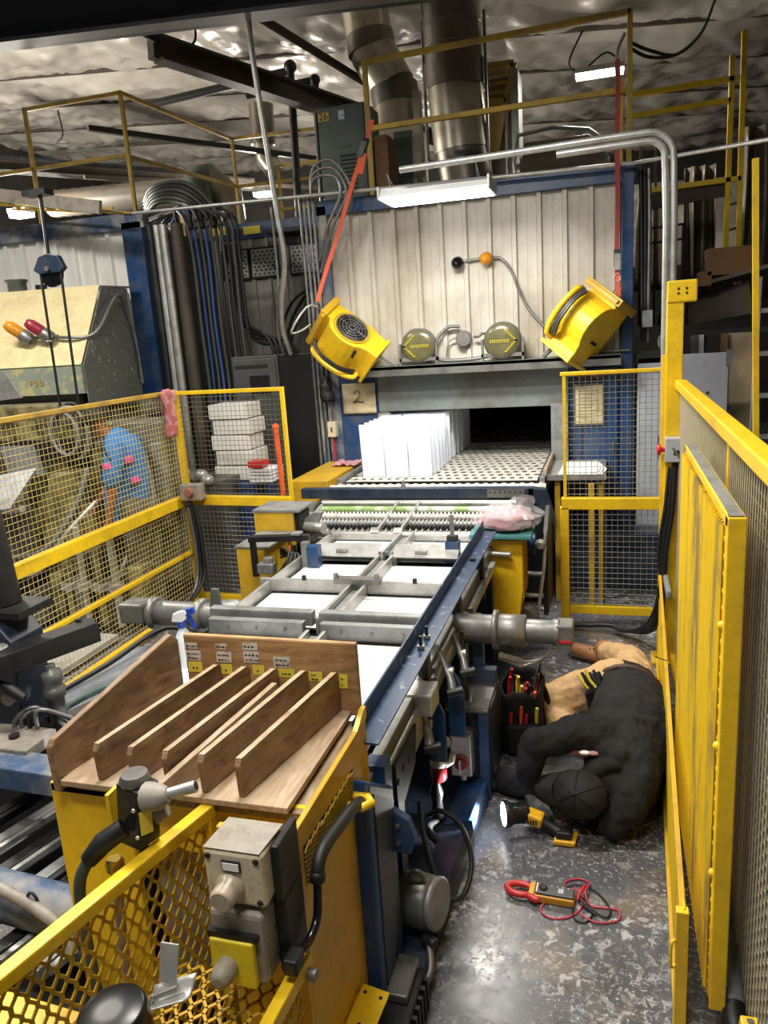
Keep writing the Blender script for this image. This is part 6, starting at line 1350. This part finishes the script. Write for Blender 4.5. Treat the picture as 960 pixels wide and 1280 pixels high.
# ================================================================ PEOPLE
def skin_mod(o, vox, it=6):
    r = o.modifiers.new('remesh', 'REMESH'); r.mode = 'VOXEL'; r.voxel_size = vox; r.use_smooth_shade = True
    s = o.modifiers.new('smooth', 'SMOOTH'); s.factor = .5; s.iterations = it
    return o
def limb(mb, pts, rad, n=5):
    P = smooth_path(pts, n); k = len(pts)-1; R = []
    for i in range(len(P)):
        t = i/n; a = min(int(t), k-1); f_ = t-a; f_ = f_*f_*(3-2*f_); R.append(rad[a]*(1-f_)+rad[a+1]*f_)
    mb.tube(P, R, 14); mb.ball(P[0], R[0]*.99, 14, 8); mb.ball(P[-1], R[-1]*.99, 14, 8); return mb
def hand_mesh(mb, wrist, d, n, side, curl=1.0, s=1.0):
    """palm + four curled fingers + thumb; d = direction of fingers, n = palm normal (curl goes toward n)"""
    w_ = Vector(wrist); d = Vector(d).normalized(); n = Vector(n); n = (n-d*n.dot(d)).normalized(); b = d.cross(n)*side
    for i in range(4):
        o_ = (i-1.5)*.020*s
        limb(mb, [w_+b*o_*.5, w_+d*.045*s+b*o_, w_+d*.085*s+b*o_*1.05], [.019*s, .016*s, .012*s], 3)
        ln = (.062, .075, .070, .052)[i]*s; p = w_+d*.088*s+b*o_*1.08; pts = [p]; a = .35*curl
        for j in range(3):
            dd = d*math.cos(a)+n*math.sin(a); p = p+dd*ln*(.42, .33, .28)[j]; pts.append(p); a += .72*curl
        limb(mb, pts, [.0105*s, .0095*s, .009*s, .0075*s], 3)
    limb(mb, [w_+d*.02*s-b*.022*s, w_+d*.05*s-b*.045*s+n*.012*s, w_+d*.075*s-b*.048*s+n*.034*s, w_+d*.085*s-b*.036*s+n*.052*s], [.015*s, .013*s, .011*s, .009*s], 3)
    return mb
def head_mesh(mb, c, up, fwd, s=1.0):
    c = Vector(c); up = Vector(up).normalized(); f_ = Vector(fwd); f_ = (f_-up*f_.dot(up)).normalized(); r_ = f_.cross(up)
    M = Matrix((( r_.x, f_.x, up.x, c.x), (r_.y, f_.y, up.y, c.y), (r_.z, f_.z, up.z, c.z), (0, 0, 0, 1)))
    h = MB(); h.ball((0, -.012*s, .03*s), (.077*s, .096*s, .085*s), 18, 12); h.ball((0, .028*s, -.035*s), (.058*s, .062*s, .075*s), 16, 10)
    h.ball((0, .05*s, -.09*s), (.032*s, .03*s, .022*s), 12, 8)                                     # chin
    h.tube([(0, .088*s, .02*s), (0, .104*s, -.012*s), (0, .112*s, -.026*s)], [.008*s, .012*s, .015*s], 10)  # nose
    for e in (-1, 1):
        h.ball((e*.078*s, -.01*s, -.01*s), (.01*s, .02*s, .032*s), 10, 8); h.ball((e*.03*s, .078*s, .022*s), (.02*s, .012*s, .008*s), 10, 6); h.ball((e*.045*s, .05*s, -.03*s), (.02*s, .02*s, .02*s), 8, 6)
    h.tube([(-.022*s, .084*s, -.058*s), (0, .09*s, -.057*s), (.022*s, .084*s, -.058*s)], .007*s, 8)   # lips
    xf(h, M); n0 = len(mb.v); mb.v += h.v; mb.f += [tuple(i+n0 for i in f) for f in h.f]; mb.sm += h.sm
    return M
HOOD = mat('black_fleece', (15, 15, 17), .9, dirt=(24, 24, 26), amt=.6, scale=9, bump=.5, bscale=22)
KHK = mat('khaki_canvas', (196, 160, 112), .8, dirt=(150, 120, 80), amt=.5, scale=8, bump=.5, bscale=26)
SKN = mat('skin_tone', (206, 150, 120), .5); SKB = mat('skin_brown', (156, 100, 66), .5)
BT = mat('tan_leather', (150, 100, 62), .55, dirt=(100, 66, 40), amt=.5, scale=12); SOLE = mat('boot_sole', (60, 48, 38), .7)
CAP = mat('cap_cloth', (15, 15, 16), .8, dirt=(36, 36, 36), amt=.6, scale=14); GLV = mat('work_glove', (70, 70, 72), .7, dirt=(28, 28, 30), amt=.9, scale=18, thr=(.45, .5))
EYE = mat('eye_white', (230, 228, 222), .3); HAIR = mat('dark_hair', (26, 20, 17), .7)
man = thing('person', 'person in black hoodie, khaki trousers and cap lying on floor with flashlight', 'person', (.0, 3.6, 0))
# continuous body (skin) under the clothes
mb = MB()
limb(mb, [(.09, 3.88, .19), (.10, 3.62, .20), (.08, 3.32, .22), (.045, 3.10, .21)], [.135, .125, .145, .12])
limb(mb, [(.02, 3.04, .22), (-.04, 2.98, .20), (-.075, 2.95, .19)], [.075, .06, .058])
limb(mb, [(.0, 3.10, .30), (-.30, 3.01, .33), (-.325, 2.985, .13)], [.06, .042, .026]); limb(mb, [(.02, 3.06, .12), (-.22, 3.06, .07), (-.44, 3.13, .06)], [.055, .042, .028])
limb(mb, [(.03, 3.85, .26), (-.30, 3.75, .15)], [.085, .06]); limb(mb, [(-.30, 3.75, .14), (-.16, 3.61, .08)], [.055, .04])
limb(mb, [(.14, 3.90, .14), (.125, 4.24, .18), (-.02, 4.56, .09)], [.09, .06, .04])
HC = Vector((-.115, 2.915, .175)); HU = Vector((-.20, -.80, .50)); HF = Vector((-.93, .28, -.12))
HM = head_mesh(mb, HC, HU, HF, 1.04)
skin_mod(mb.build('body', SKN, man, fixn=False), .009, 4)
for e in (-1, 1):
    c = HM @ Vector((e*.031, .083, .015)); MB().ball(c, .010, 10, 8).build('eye', EYE, man)
# hoodie
mb = MB()
limb(mb, [(.095, 3.80, .20), (.10, 3.62, .21), (.085, 3.34, .235), (.05, 3.12, .225), (.0, 3.02, .21)], [.175, .18, .20, .175, .115])
limb(mb, [(.145, 3.66, .15), (.16, 3.36, .15), (.11, 3.10, .13)], [.11, .12, .11])
limb(mb, [(.02, 3.14, .33), (-.14, 3.07, .36), (-.305, 3.005, .34)], [.105, .082, .066]); limb(mb, [(-.305, 3.005, .335), (-.335, 2.99, .23), (-.33, 2.985, .14)], [.066, .058, .044])
limb(mb, [(.04, 3.06, .12), (-.22, 3.07, .075), (-.46, 3.13, .066)], [.10, .065, .058])
limb(mb, [(.06, 3.16, .33), (.11, 3.02, .27), (.09, 2.91, .18), (.02, 2.87, .085)], [.11, .092, .075, .06])
limb(mb, [(.10, 3.16, .20), (.10, 3.0, .14)], [.12, .09])
limb(mb, [(-.02, 3.06, .30), (.05, 3.0, .31)], [.07, .06])
def wrinkle(o, size, strength):
    tx = bpy.data.textures.new('cloth_wrinkle', 'CLOUDS'); tx.noise_scale = size; tx.noise_depth = 2
    d = o.modifiers.new('wrinkle', 'DISPLACE'); d.texture = tx; d.strength = strength; d.mid_level = .5; d.texture_coords = 'GLOBAL'
    return o
wrinkle(skin_mod(mb.build('hoodie', HOOD, man, fixn=False), .009, 5), .085, .034)
mb = MB(); mb.tube([(-.03+.105*math.cos(a*PI/8)+.05, 2.965+.03*math.cos(a*PI/8)-.05*math.sin(a*PI/8)*0, .20+.10*math.sin(a*PI/8)) for a in range(16)], .034, 10, closed=True)
skin_mod(mb.build('hood', HOOD, man, fixn=False), .009, 4)
# trousers
mb = MB()
limb(mb, [(.09, 3.72, .20), (.09, 3.90, .19)], [.165, .165]); limb(mb, [(.03, 3.84, .25), (-.14, 3.79, .20), (-.305, 3.75, .145)], [.125, .115, .095])
limb(mb, [(-.305, 3.75, .125), (-.24, 3.66, .09), (-.17, 3.61, .085)], [.09, .078, .065])
limb(mb, [(.14, 3.90, .15), (.13, 4.22, .18), (.05, 4.42, .14), (-.01, 4.55, .10)], [.125, .09, .078, .068])
wrinkle(skin_mod(mb.build('trousers', KHK, man, fixn=False), .009, 5), .07, .026)
mb = MB(); mb.tube([(.09+.175*math.cos(a*PI/10), 3.76-.02*math.cos(a*PI/10), .205+.172*math.sin(a*PI/10)) for a in range(20)], .014, 8, closed=True); mb.build('belt', mat('brown_belt', (70, 46, 34), .6), man)
def boot(ank, toe, parent, up=(0, 0, 1)):
    a = Vector(ank); t_ = Vector(toe); d = (t_-a); mb = MB()
    limb(mb, [a+Vector((0, 0, .03)), a-Vector((0, 0, .02))], [.058, .052]); limb(mb, [a-d*.25-Vector((0, 0, .03)), a+d*.3-Vector((0, 0, .02)), t_], [.046, .050, .042])
    skin_mod(mb.build('boot', BT, parent, fixn=False), .007, 4)
    s = MB().bar(a-d*.5-Vector((0, 0, .055)), t_+d*.25-Vector((0, 0, .028)), .088, .022).build('boot_sole', SOLE, parent, .009)
    for k in range(4): MB().bar(a+d*(.12+.13*k)+Vector((-.025, -.02, .035-.006*k)), a+d*(.12+.13*k)+Vector((.02, .03, .037-.006*k)), .006, .006).build('lace', INK, parent)
boot((-.03, 4.57, .085), (-.20, 4.66, .065), man); boot((-.17, 3.60, .085), (-.26, 3.54, .065), man)
# cap
def capfn(u, v):
    t_ = u*PI*.52; p = v*2*PI
    return HM @ Vector((.098*math.sin(t_)*math.cos(p), -.010+.112*math.sin(t_)*math.sin(p), .045+.095*math.cos(t_)))
cp = MB().grid(capfn, 12, 28).build('cap', CAP, man, solid=.004, fixn=False)
MB().ball(HM @ Vector((0, -.01, .142)), .008, 8, 6).build('cap_button', CAP, cp)
def brim(u, v):
    p = PI*(.08+.84*v); r = .09+.085*u*max(0, math.sin(p))**.5
    return HM @ Vector((.098*math.cos(p)*(1-.1*u), -.010+.02+r*1.12*math.sin(p), .046-.030*u-.02*abs(math.cos(p))))
MB().grid(brim, 6, 22).build('cap_brim', CAP, cp, solid=.004, fixn=False)
for k in range(6): MB().tube([capfn(j/8*.95+.04, k/6)+HM.to_3x3() @ Vector((0, 0, .003)) for j in range(9)], .0016, 5).build('cap_seam', DK, cp)
MB().prism([HM @ Vector((-.06, -.10, .035)), HM @ Vector((-.02, -.12, .035)), HM @ Vector((-.02, -.12, .018)), HM @ Vector((-.06, -.10, .018))], HM.to_3x3() @ Vector((0, -.004, 0))).build('cap_strap', DK, cp)
for x, m in ((-.075, PK), (-.11, PA)): MB().ball((x+.01, 3.0, .318), (.026, .012, .010), 10, 6).build('cloth_scrap', m, man)
# hands
mb = MB(); limb(mb, [(-.335, 2.985, .15), (-.325, 2.965, .115)], [.034, .030]); hand_mesh(mb, (-.32, 2.955, .115), (.52, -.72, -.25), (.1, .2, -1), -1, 1.0, .95)
skin_mod(mb.build('gloved_hand', GLV, man, fixn=False), .0045, 2)
mb = MB(); limb(mb, [(-.46, 3.13, .06), (-.50, 3.12, .05)], [.036, .030]); hand_mesh(mb, (-.50, 3.12, .05), (-.95, .2, .0), (0, 0, -1), 1, .5, .95)
skin_mod(mb.build('gloved_hand', GLV, man, fixn=False), .0045, 2)
MB().tube([(-.332, 2.985, .165), (-.330, 2.98, .145)], [.030, .028], 12).build('bare_wrist', SKN, man)
# tool pouch on the hip
tp_ = thing('tool_pouch', 'black pouch with yellow handled pliers on the belt of person', 'pouch', (-.06, 3.66, .25))
class SP(MB):
    def build(s, *a, **k):
        s.v = [(-.07+.85*(x+.07)+.01, 3.66+.85*(y-3.71), .19+.85*(z-.26)) for x, y, z in s.v]; return MB.build(s, *a, **k)
SP().prism([(-.12, 3.66, .26), (-.02, 3.72, .28), (-.03, 3.80, .36), (-.13, 3.74, .34)], (-.02, .01, .10)).build('pouch', BK, tp_, .01)
for k, m in enumerate((LY, BK, LY, DK, BK)):
    SP().tube([(-.12+.022*k, 3.70+.012*k, .38), (-.155+.02*k, 3.71+.015*k, .42+.01*(k % 2)), (-.18+.022*k, 3.73+.015*k, .45+.012*(k % 3))], [.009, .011, .009], 8).build('tool_handle', m, tp_)
SP().bar((-.16, 3.62, .27), (-.20, 3.60, .24), .03, .02).build('clip', BK, tp_)
# flashlight in hand
fl = thing('work_flashlight', 'lit yellow and black cordless work flashlight in the gloved hand', 'flashlight', (-.30, 2.86, .0))
ax = Vector((-.90, -.36, .06)).normalized(); LC = Vector((-.425, 2.825, .10))
MB().lathe([(.034, -.105), (.042, -.09), (.042, -.04), (.055, -.018), (.056, 0), (.052, .001)], LC, ax, 26).build('head', DK, fl)
MB().lathe([(.050, .0005), (.04, .004), (.002, .005)], LC, ax, 24).build('lens', mat('flash_lens', (255, 252, 240), .3, emit=18), fl)
for k in range(5): MB().lathe([(.0425, -.088+.011*k), (.0445, -.086+.011*k), (.0425, -.084+.011*k)], LC, ax, 22).build('cooling_ring', BP, fl)
MB().prism([LC-ax*.07+Vector((-.01, -.030, .022)), LC-ax*.07+Vector((-.005, -.018, .040)), LC-ax*.03+Vector((-.005, -.022, .042)), LC-ax*.03+Vector((-.01, -.034, .024))], (0, .004, 0)).build('blue_label', mat('pale_blue', (110, 170, 210), .4), fl)
MB().bar((-.335, 2.855, .09), (-.265, 2.845, .075), .062, .05).build('yellow_body', mat('tool_yellow', (226, 172, 30), .4), fl, .010)
MB().tube([(-.285, 2.85, .075), (-.24, 2.845, .055), (-.20, 2.83, .04)], [.022, .02, .024], 12).build('handle', BK, fl)
MB().prism([(-.225, 2.79, .004), (-.135, 2.79, .004), (-.125, 2.87, .004), (-.215, 2.87, .004)], (.005, 0, .022)).build('battery_base', mat('tool_yellow', (226, 172, 30), .4), fl, .006)
MB().prism([(-.212, 2.80, .026), (-.148, 2.80, .026), (-.142, 2.86, .026), (-.205, 2.86, .026)], (.0, 0, .032)).build('battery_pack', BK, fl, .007)
for k in range(4): MB().box((-.326+.011*k, 2.807, .075), (-.320+.011*k, 2.8125, .095)).build('print_mark', INK, fl)
sl = bpy.data.lights.new('flashlight_beam', 'SPOT'); sl.energy = 110; sl.spot_size = math.radians(70); sl.spot_blend = .5; sl.shadow_soft_size = .03; sl.color = (.95, .98, 1)
so = bpy.data.objects.new('flashlight_beam', sl); C.objects.link(so); so.location = LC+ax*.012; so.rotation_euler = Vector((-1, -.10, .22)).to_track_quat('-Z', 'Y').to_euler()
# clamp meter with leads
cm = thing('clamp_meter', 'grey and yellow clamp meter with red jaw on the aisle floor', 'meter', (-.25, 2.48, 0))
RJ = mat('meter_red', (190, 44, 46), .4); MY = mat('meter_yellow', (206, 150, 40), .45); MG = mat('meter_grey', (66, 66, 70), .45)
u_ = Vector((1, -.06, 0)).normalized(); v_ = Vector((.06, 1, 0)).normalized(); O_ = Vector((-.365, 2.495, 0))
def cl(a, b, z): p = O_+u_*a+v_*b; return (p.x, p.y, z)
MB().tube([cl(.043+.043*math.cos(PI*.16*k+.6)*1.15, .030*math.sin(PI*.16*k+.6), .020) for k in range(11)], [.010, .012, .013, .013, .013, .013, .013, .013, .013, .012, .010], 10).build('jaw', RJ, cm)
MB().tube([cl(.08, -.03, .02), cl(.105, -.043, .022), cl(.12, -.04, .022)], [.012, .014, .010], 10).build('jaw_trigger', RJ, cm)
MB().prism([cl(.078, -.030, .004), cl(.10, -.034, .004), cl(.10, .034, .004), cl(.078, .028, .004)], (0, 0, .034)).build('yellow_collar', MY, cm, .004)
MB().prism([cl(.10, -.034, .002), cl(.245, -.030, .002), cl(.245, .030, .002), cl(.10, .034, .002)], (0, 0, .030)).build('yellow_shell', MY, cm, .005)
MB().prism([cl(.103, -.027, .032), cl(.243, -.025, .032), cl(.243, .027, .032), cl(.103, .030, .032)], (0, 0, .010)).build('grey_face', MG, cm, .004)
MB().lathe([(.016, 0), (.015, .006), (.01, .008)], cl(.13, .002, .042), n=18).build('dial', BK, cm)
MB().prism([cl(.185, -.012, .042), cl(.205, -.012, .042), cl(.205, .012, .042), cl(.185, .012, .042)], (0, 0, .001)).build('display', LG, cm)
mb = MB()
for k in range(4): mb.lathe([(.004, 0), (.003, .002)], cl(.16+.02*k, .020, .042), n=8)
mb.build('buttons', LG, cm); MB().prism([cl(.105, -.024, .042), cl(.109, -.024, .042), cl(.109, .026, .042), cl(.105, .026, .042)], (0, 0, .001)).build('white_line', PA, cm)
RW = mat('red_wire', (196, 60, 76), .45)
cable([cl(.15, .0, .006), cl(.13, -.07, .005), cl(.17, -.10, .005), cl(.23, -.08, .005), cl(.27, -.02, .006), cl(.25, .05, .02), cl(.21, .06, .008), cl(.20, .10, .006), cl(.25, .13, .006), cl(.29, .11, .008), cl(.28, .04, .03), cl(.30, .0, .006), cl(.36, .0, .006), cl(.40, .0, .006), cl(.40, -.05, .006), cl(.33, -.08, .006), cl(.27, -.06, .012)], .0035, 6, 6).build('red_lead', RW, cm)
cable([cl(.24, -.02, .01), cl(.25, -.08, .006), cl(.29, -.09, .006), cl(.31, -.04, .006), cl(.28, .02, .01), cl(.25, .02, .012), cl(.30, -.02, .012), cl(.36, -.05, .008), cl(.37, .0, .008), cl(.32, .07, .008), cl(.25, .09, .01), cl(.18, .05, .006), cl(.16, .03, .006)], .0035, 6, 6).build('black_lead', BK, cm)
MB().tube([cl(.255, .0, .02), cl(.262, .03, .03), cl(.272, .06, .028), cl(.275, .085, .02)], [.004, .007, .007, .004], 8).build('red_probe', RD, cm); MB().tube([cl(.27, -.01, .01), cl(.295, -.025, .01), cl(.325, -.05, .01)], [.004, .006, .003], 8).build('black_probe', BK, cm)
# tool bag
tg = thing('tool_bag', 'black open tool bag full of red and orange handled tools', 'bag', (-.44, 3.6, 0))
def bagf(u, v):
    a = u*2*PI; z = (.33+.05*noise.noise(Vector((math.cos(a)*1.6, math.sin(a)*1.6, 5))))*v; k = 1+.10*noise.noise(Vector((math.cos(a)*2, math.sin(a)*2, z*8)))
    r = (.118-.014*v)*k*(1+.10*noise.noise(Vector((math.cos(a)*4, math.sin(a)*4, z*14)))); q = lambda c: math.copysign(abs(c)**.7, c)
    return Vector((-.43+r*1.0*q(math.cos(a)), 3.62+r*1.5*q(math.sin(a)), z))
MB().grid(bagf, 30, 10).build('fabric_shell', mat('black_canvas', (17, 17, 18), .85, bump=.4), tg, solid=.006, fixn=False)
B((-.50, 3.50, .02), (-.36, 3.74, .26)).build('lining', INK, tg)
random.seed(5)
for k in range(12):
    x = -.49+.025*(k % 6)+random.uniform(-.006, .006); y = 3.53+.09*(k//6)+random.uniform(-.03, .03); z = .30+random.uniform(-.02, .07)
    m = [RD, OP, DK, RD, LY, BK][(k*5) % 6]; MB().tube([(x, y, .2), (x+.005, y, z), (x+.012, y-.01, z+.035)], [.007, .010, .008], 8).build('tool_handle', m, tg)
cable([(-.36, 3.52, .34), (-.34, 3.6, .44), (-.35, 3.72, .34)], .010).build('carry_strap', BK, tg); cable([(-.36, 3.7, .34), (-.31, 3.68, .22), (-.29, 3.66, .10), (-.32, 3.58, .06)], .014).build('shoulder_strap', BK, tg)
MB().prism([(-.48, 3.42, .02), (-.35, 3.42, .02), (-.33, 3.42, .20), (-.50, 3.42, .17)], (0, .06, 0)).build('front_pocket', BK, tg, .015)
for k in range(6):
    x = -.47+.025*k; z = .20+.02*((k*7) % 3)
    MB().tube([(x, 3.45, .12), (x+.003, 3.44, z), (x+.008, 3.43, z+.04)], [.007, .010, .008], 8).build('tool_handle', [RD, DK, OP, RD, BK, LY][k], tg)
# ---------------------------------------------------------------- worker behind the left fence
wk = thing('person', 'person in blue shirt with pink patches bending over press behind left fence', 'person', (-3.6, 5.0, 0))
BLU = mat('blue_shirt', (52, 128, 190), .8, dirt=(40, 100, 160), amt=.5, scale=8); PINK = mat('pink_print', (216, 74, 150), .8); TRS = mat('grey_trousers', (92, 90, 82), .85, dirt=(140, 134, 110), amt=.5, scale=8)
mb = MB()
limb(mb, [(-3.59, 5.05, .95), (-3.585, 5.05, 1.18), (-3.61, 5.03, 1.36)], [.10, .10, .11]); limb(mb, [(-3.62, 5.03, 1.42), (-3.70, 5.0, 1.49), (-3.74, 5.0, 1.52)], [.07, .056, .055])
head_mesh(mb, (-3.80, 4.99, 1.575), (-.35, 0, .93), (-.9, .1, -.42), 1.05)
limb(mb, [(-3.55, 4.87, 1.36), (-3.60, 4.82, 1.10), (-3.66, 4.80, .86)], [.05, .040, .028]); limb(mb, [(-3.66, 5.2, 1.36), (-3.80, 5.15, 1.12), (-3.90, 5.0, .95)], [.05, .040, .028])
for y in (4.95, 5.14): limb(mb, [(-3.54, y, .92), (-3.56, y, .48), (-3.55, y, .09)], [.085, .06, .04])
hand_mesh(mb, (-3.66, 4.80, .85), (-.25, 0, -1), (-1, 0, .1), 1, .6); hand_mesh(mb, (-3.90, 5.0, .94), (-.5, -.1, -.8), (-.3, 0, -1), -1, .6)
skin_mod(mb.build('body', SKB, wk, fixn=False), .010, 3)
mb = MB(); limb(mb, [(-3.60, 5.05, .90), (-3.58, 5.05, 1.14), (-3.60, 5.03, 1.34), (-3.64, 5.03, 1.42)], [.13, .13, .15, .12])
limb(mb, [(-3.58, 4.88, 1.38), (-3.58, 4.83, 1.24), (-3.60, 4.82, 1.16)], [.085, .075, .068]); limb(mb, [(-3.62, 5.18, 1.38), (-3.74, 5.17, 1.24), (-3.78, 5.16, 1.17)], [.085, .075, .068])
limb(mb, [(-3.66, 5.0, 1.25), (-3.72, 4.98, .95), (-3.72, 4.98, .75)], [.09, .08, .07])
skin_mod(mb.build('shirt', BLU, wk, fixn=False), .011, 4)
mb = MB(); limb(mb, [(-3.59, 5.05, .93), (-3.57, 5.05, .85)], [.14, .145])
for y in (4.95, 5.14): limb(mb, [(-3.54, y, .90), (-3.56, y, .48), (-3.55, y, .10)], [.11, .085, .07])
skin_mod(mb.build('trousers', TRS, wk, fixn=False), .011, 4)
for k, (p, r) in enumerate((((-3.615, 4.75, 1.27), .035), ((-3.53, 4.87, 1.30), .03), ((-3.50, 4.88, 1.14), .025))):
    MB().ball((p[0]+.03, p[1]+.05, p[2]), (r*1.4, .052, r*1.2), 12, 8).build('pink_patch', PINK, wk)
cable([(-3.62, 4.80, 1.42), (-3.56, 4.78, 1.33), (-3.49, 4.85, 1.22)], .008).build('dark_stripe', INK, wk)
def hair(u, v):
    d = Vector((math.sin(u*PI*.58)*math.cos(v*2*PI), math.sin(u*PI*.58)*math.sin(v*2*PI), math.cos(u*PI*.58))); d = Vector((d.x*.13+.02, d.y*.125, d.z*.13)); return Vector((-3.81, 4.99, 1.61))+Matrix.Rotation(-.3, 3, 'Y') @ d
MB().grid(hair, 12, 22).build('hair', HAIR, wk, solid=.006, fixn=False)
for y in (4.95, 5.14): skin_mod(limb(MB(), [(-3.52, y, .06), (-3.60, y, .05), (-3.70, y, .04)], [.05, .045, .038]).build('shoe', INK, wk, fixn=False), .009, 3)
for e in (-1, 1): MB().ball((-3.885, 4.99+e*.03, 1.55), .010, 8, 6).build('eye', EYE, wk)
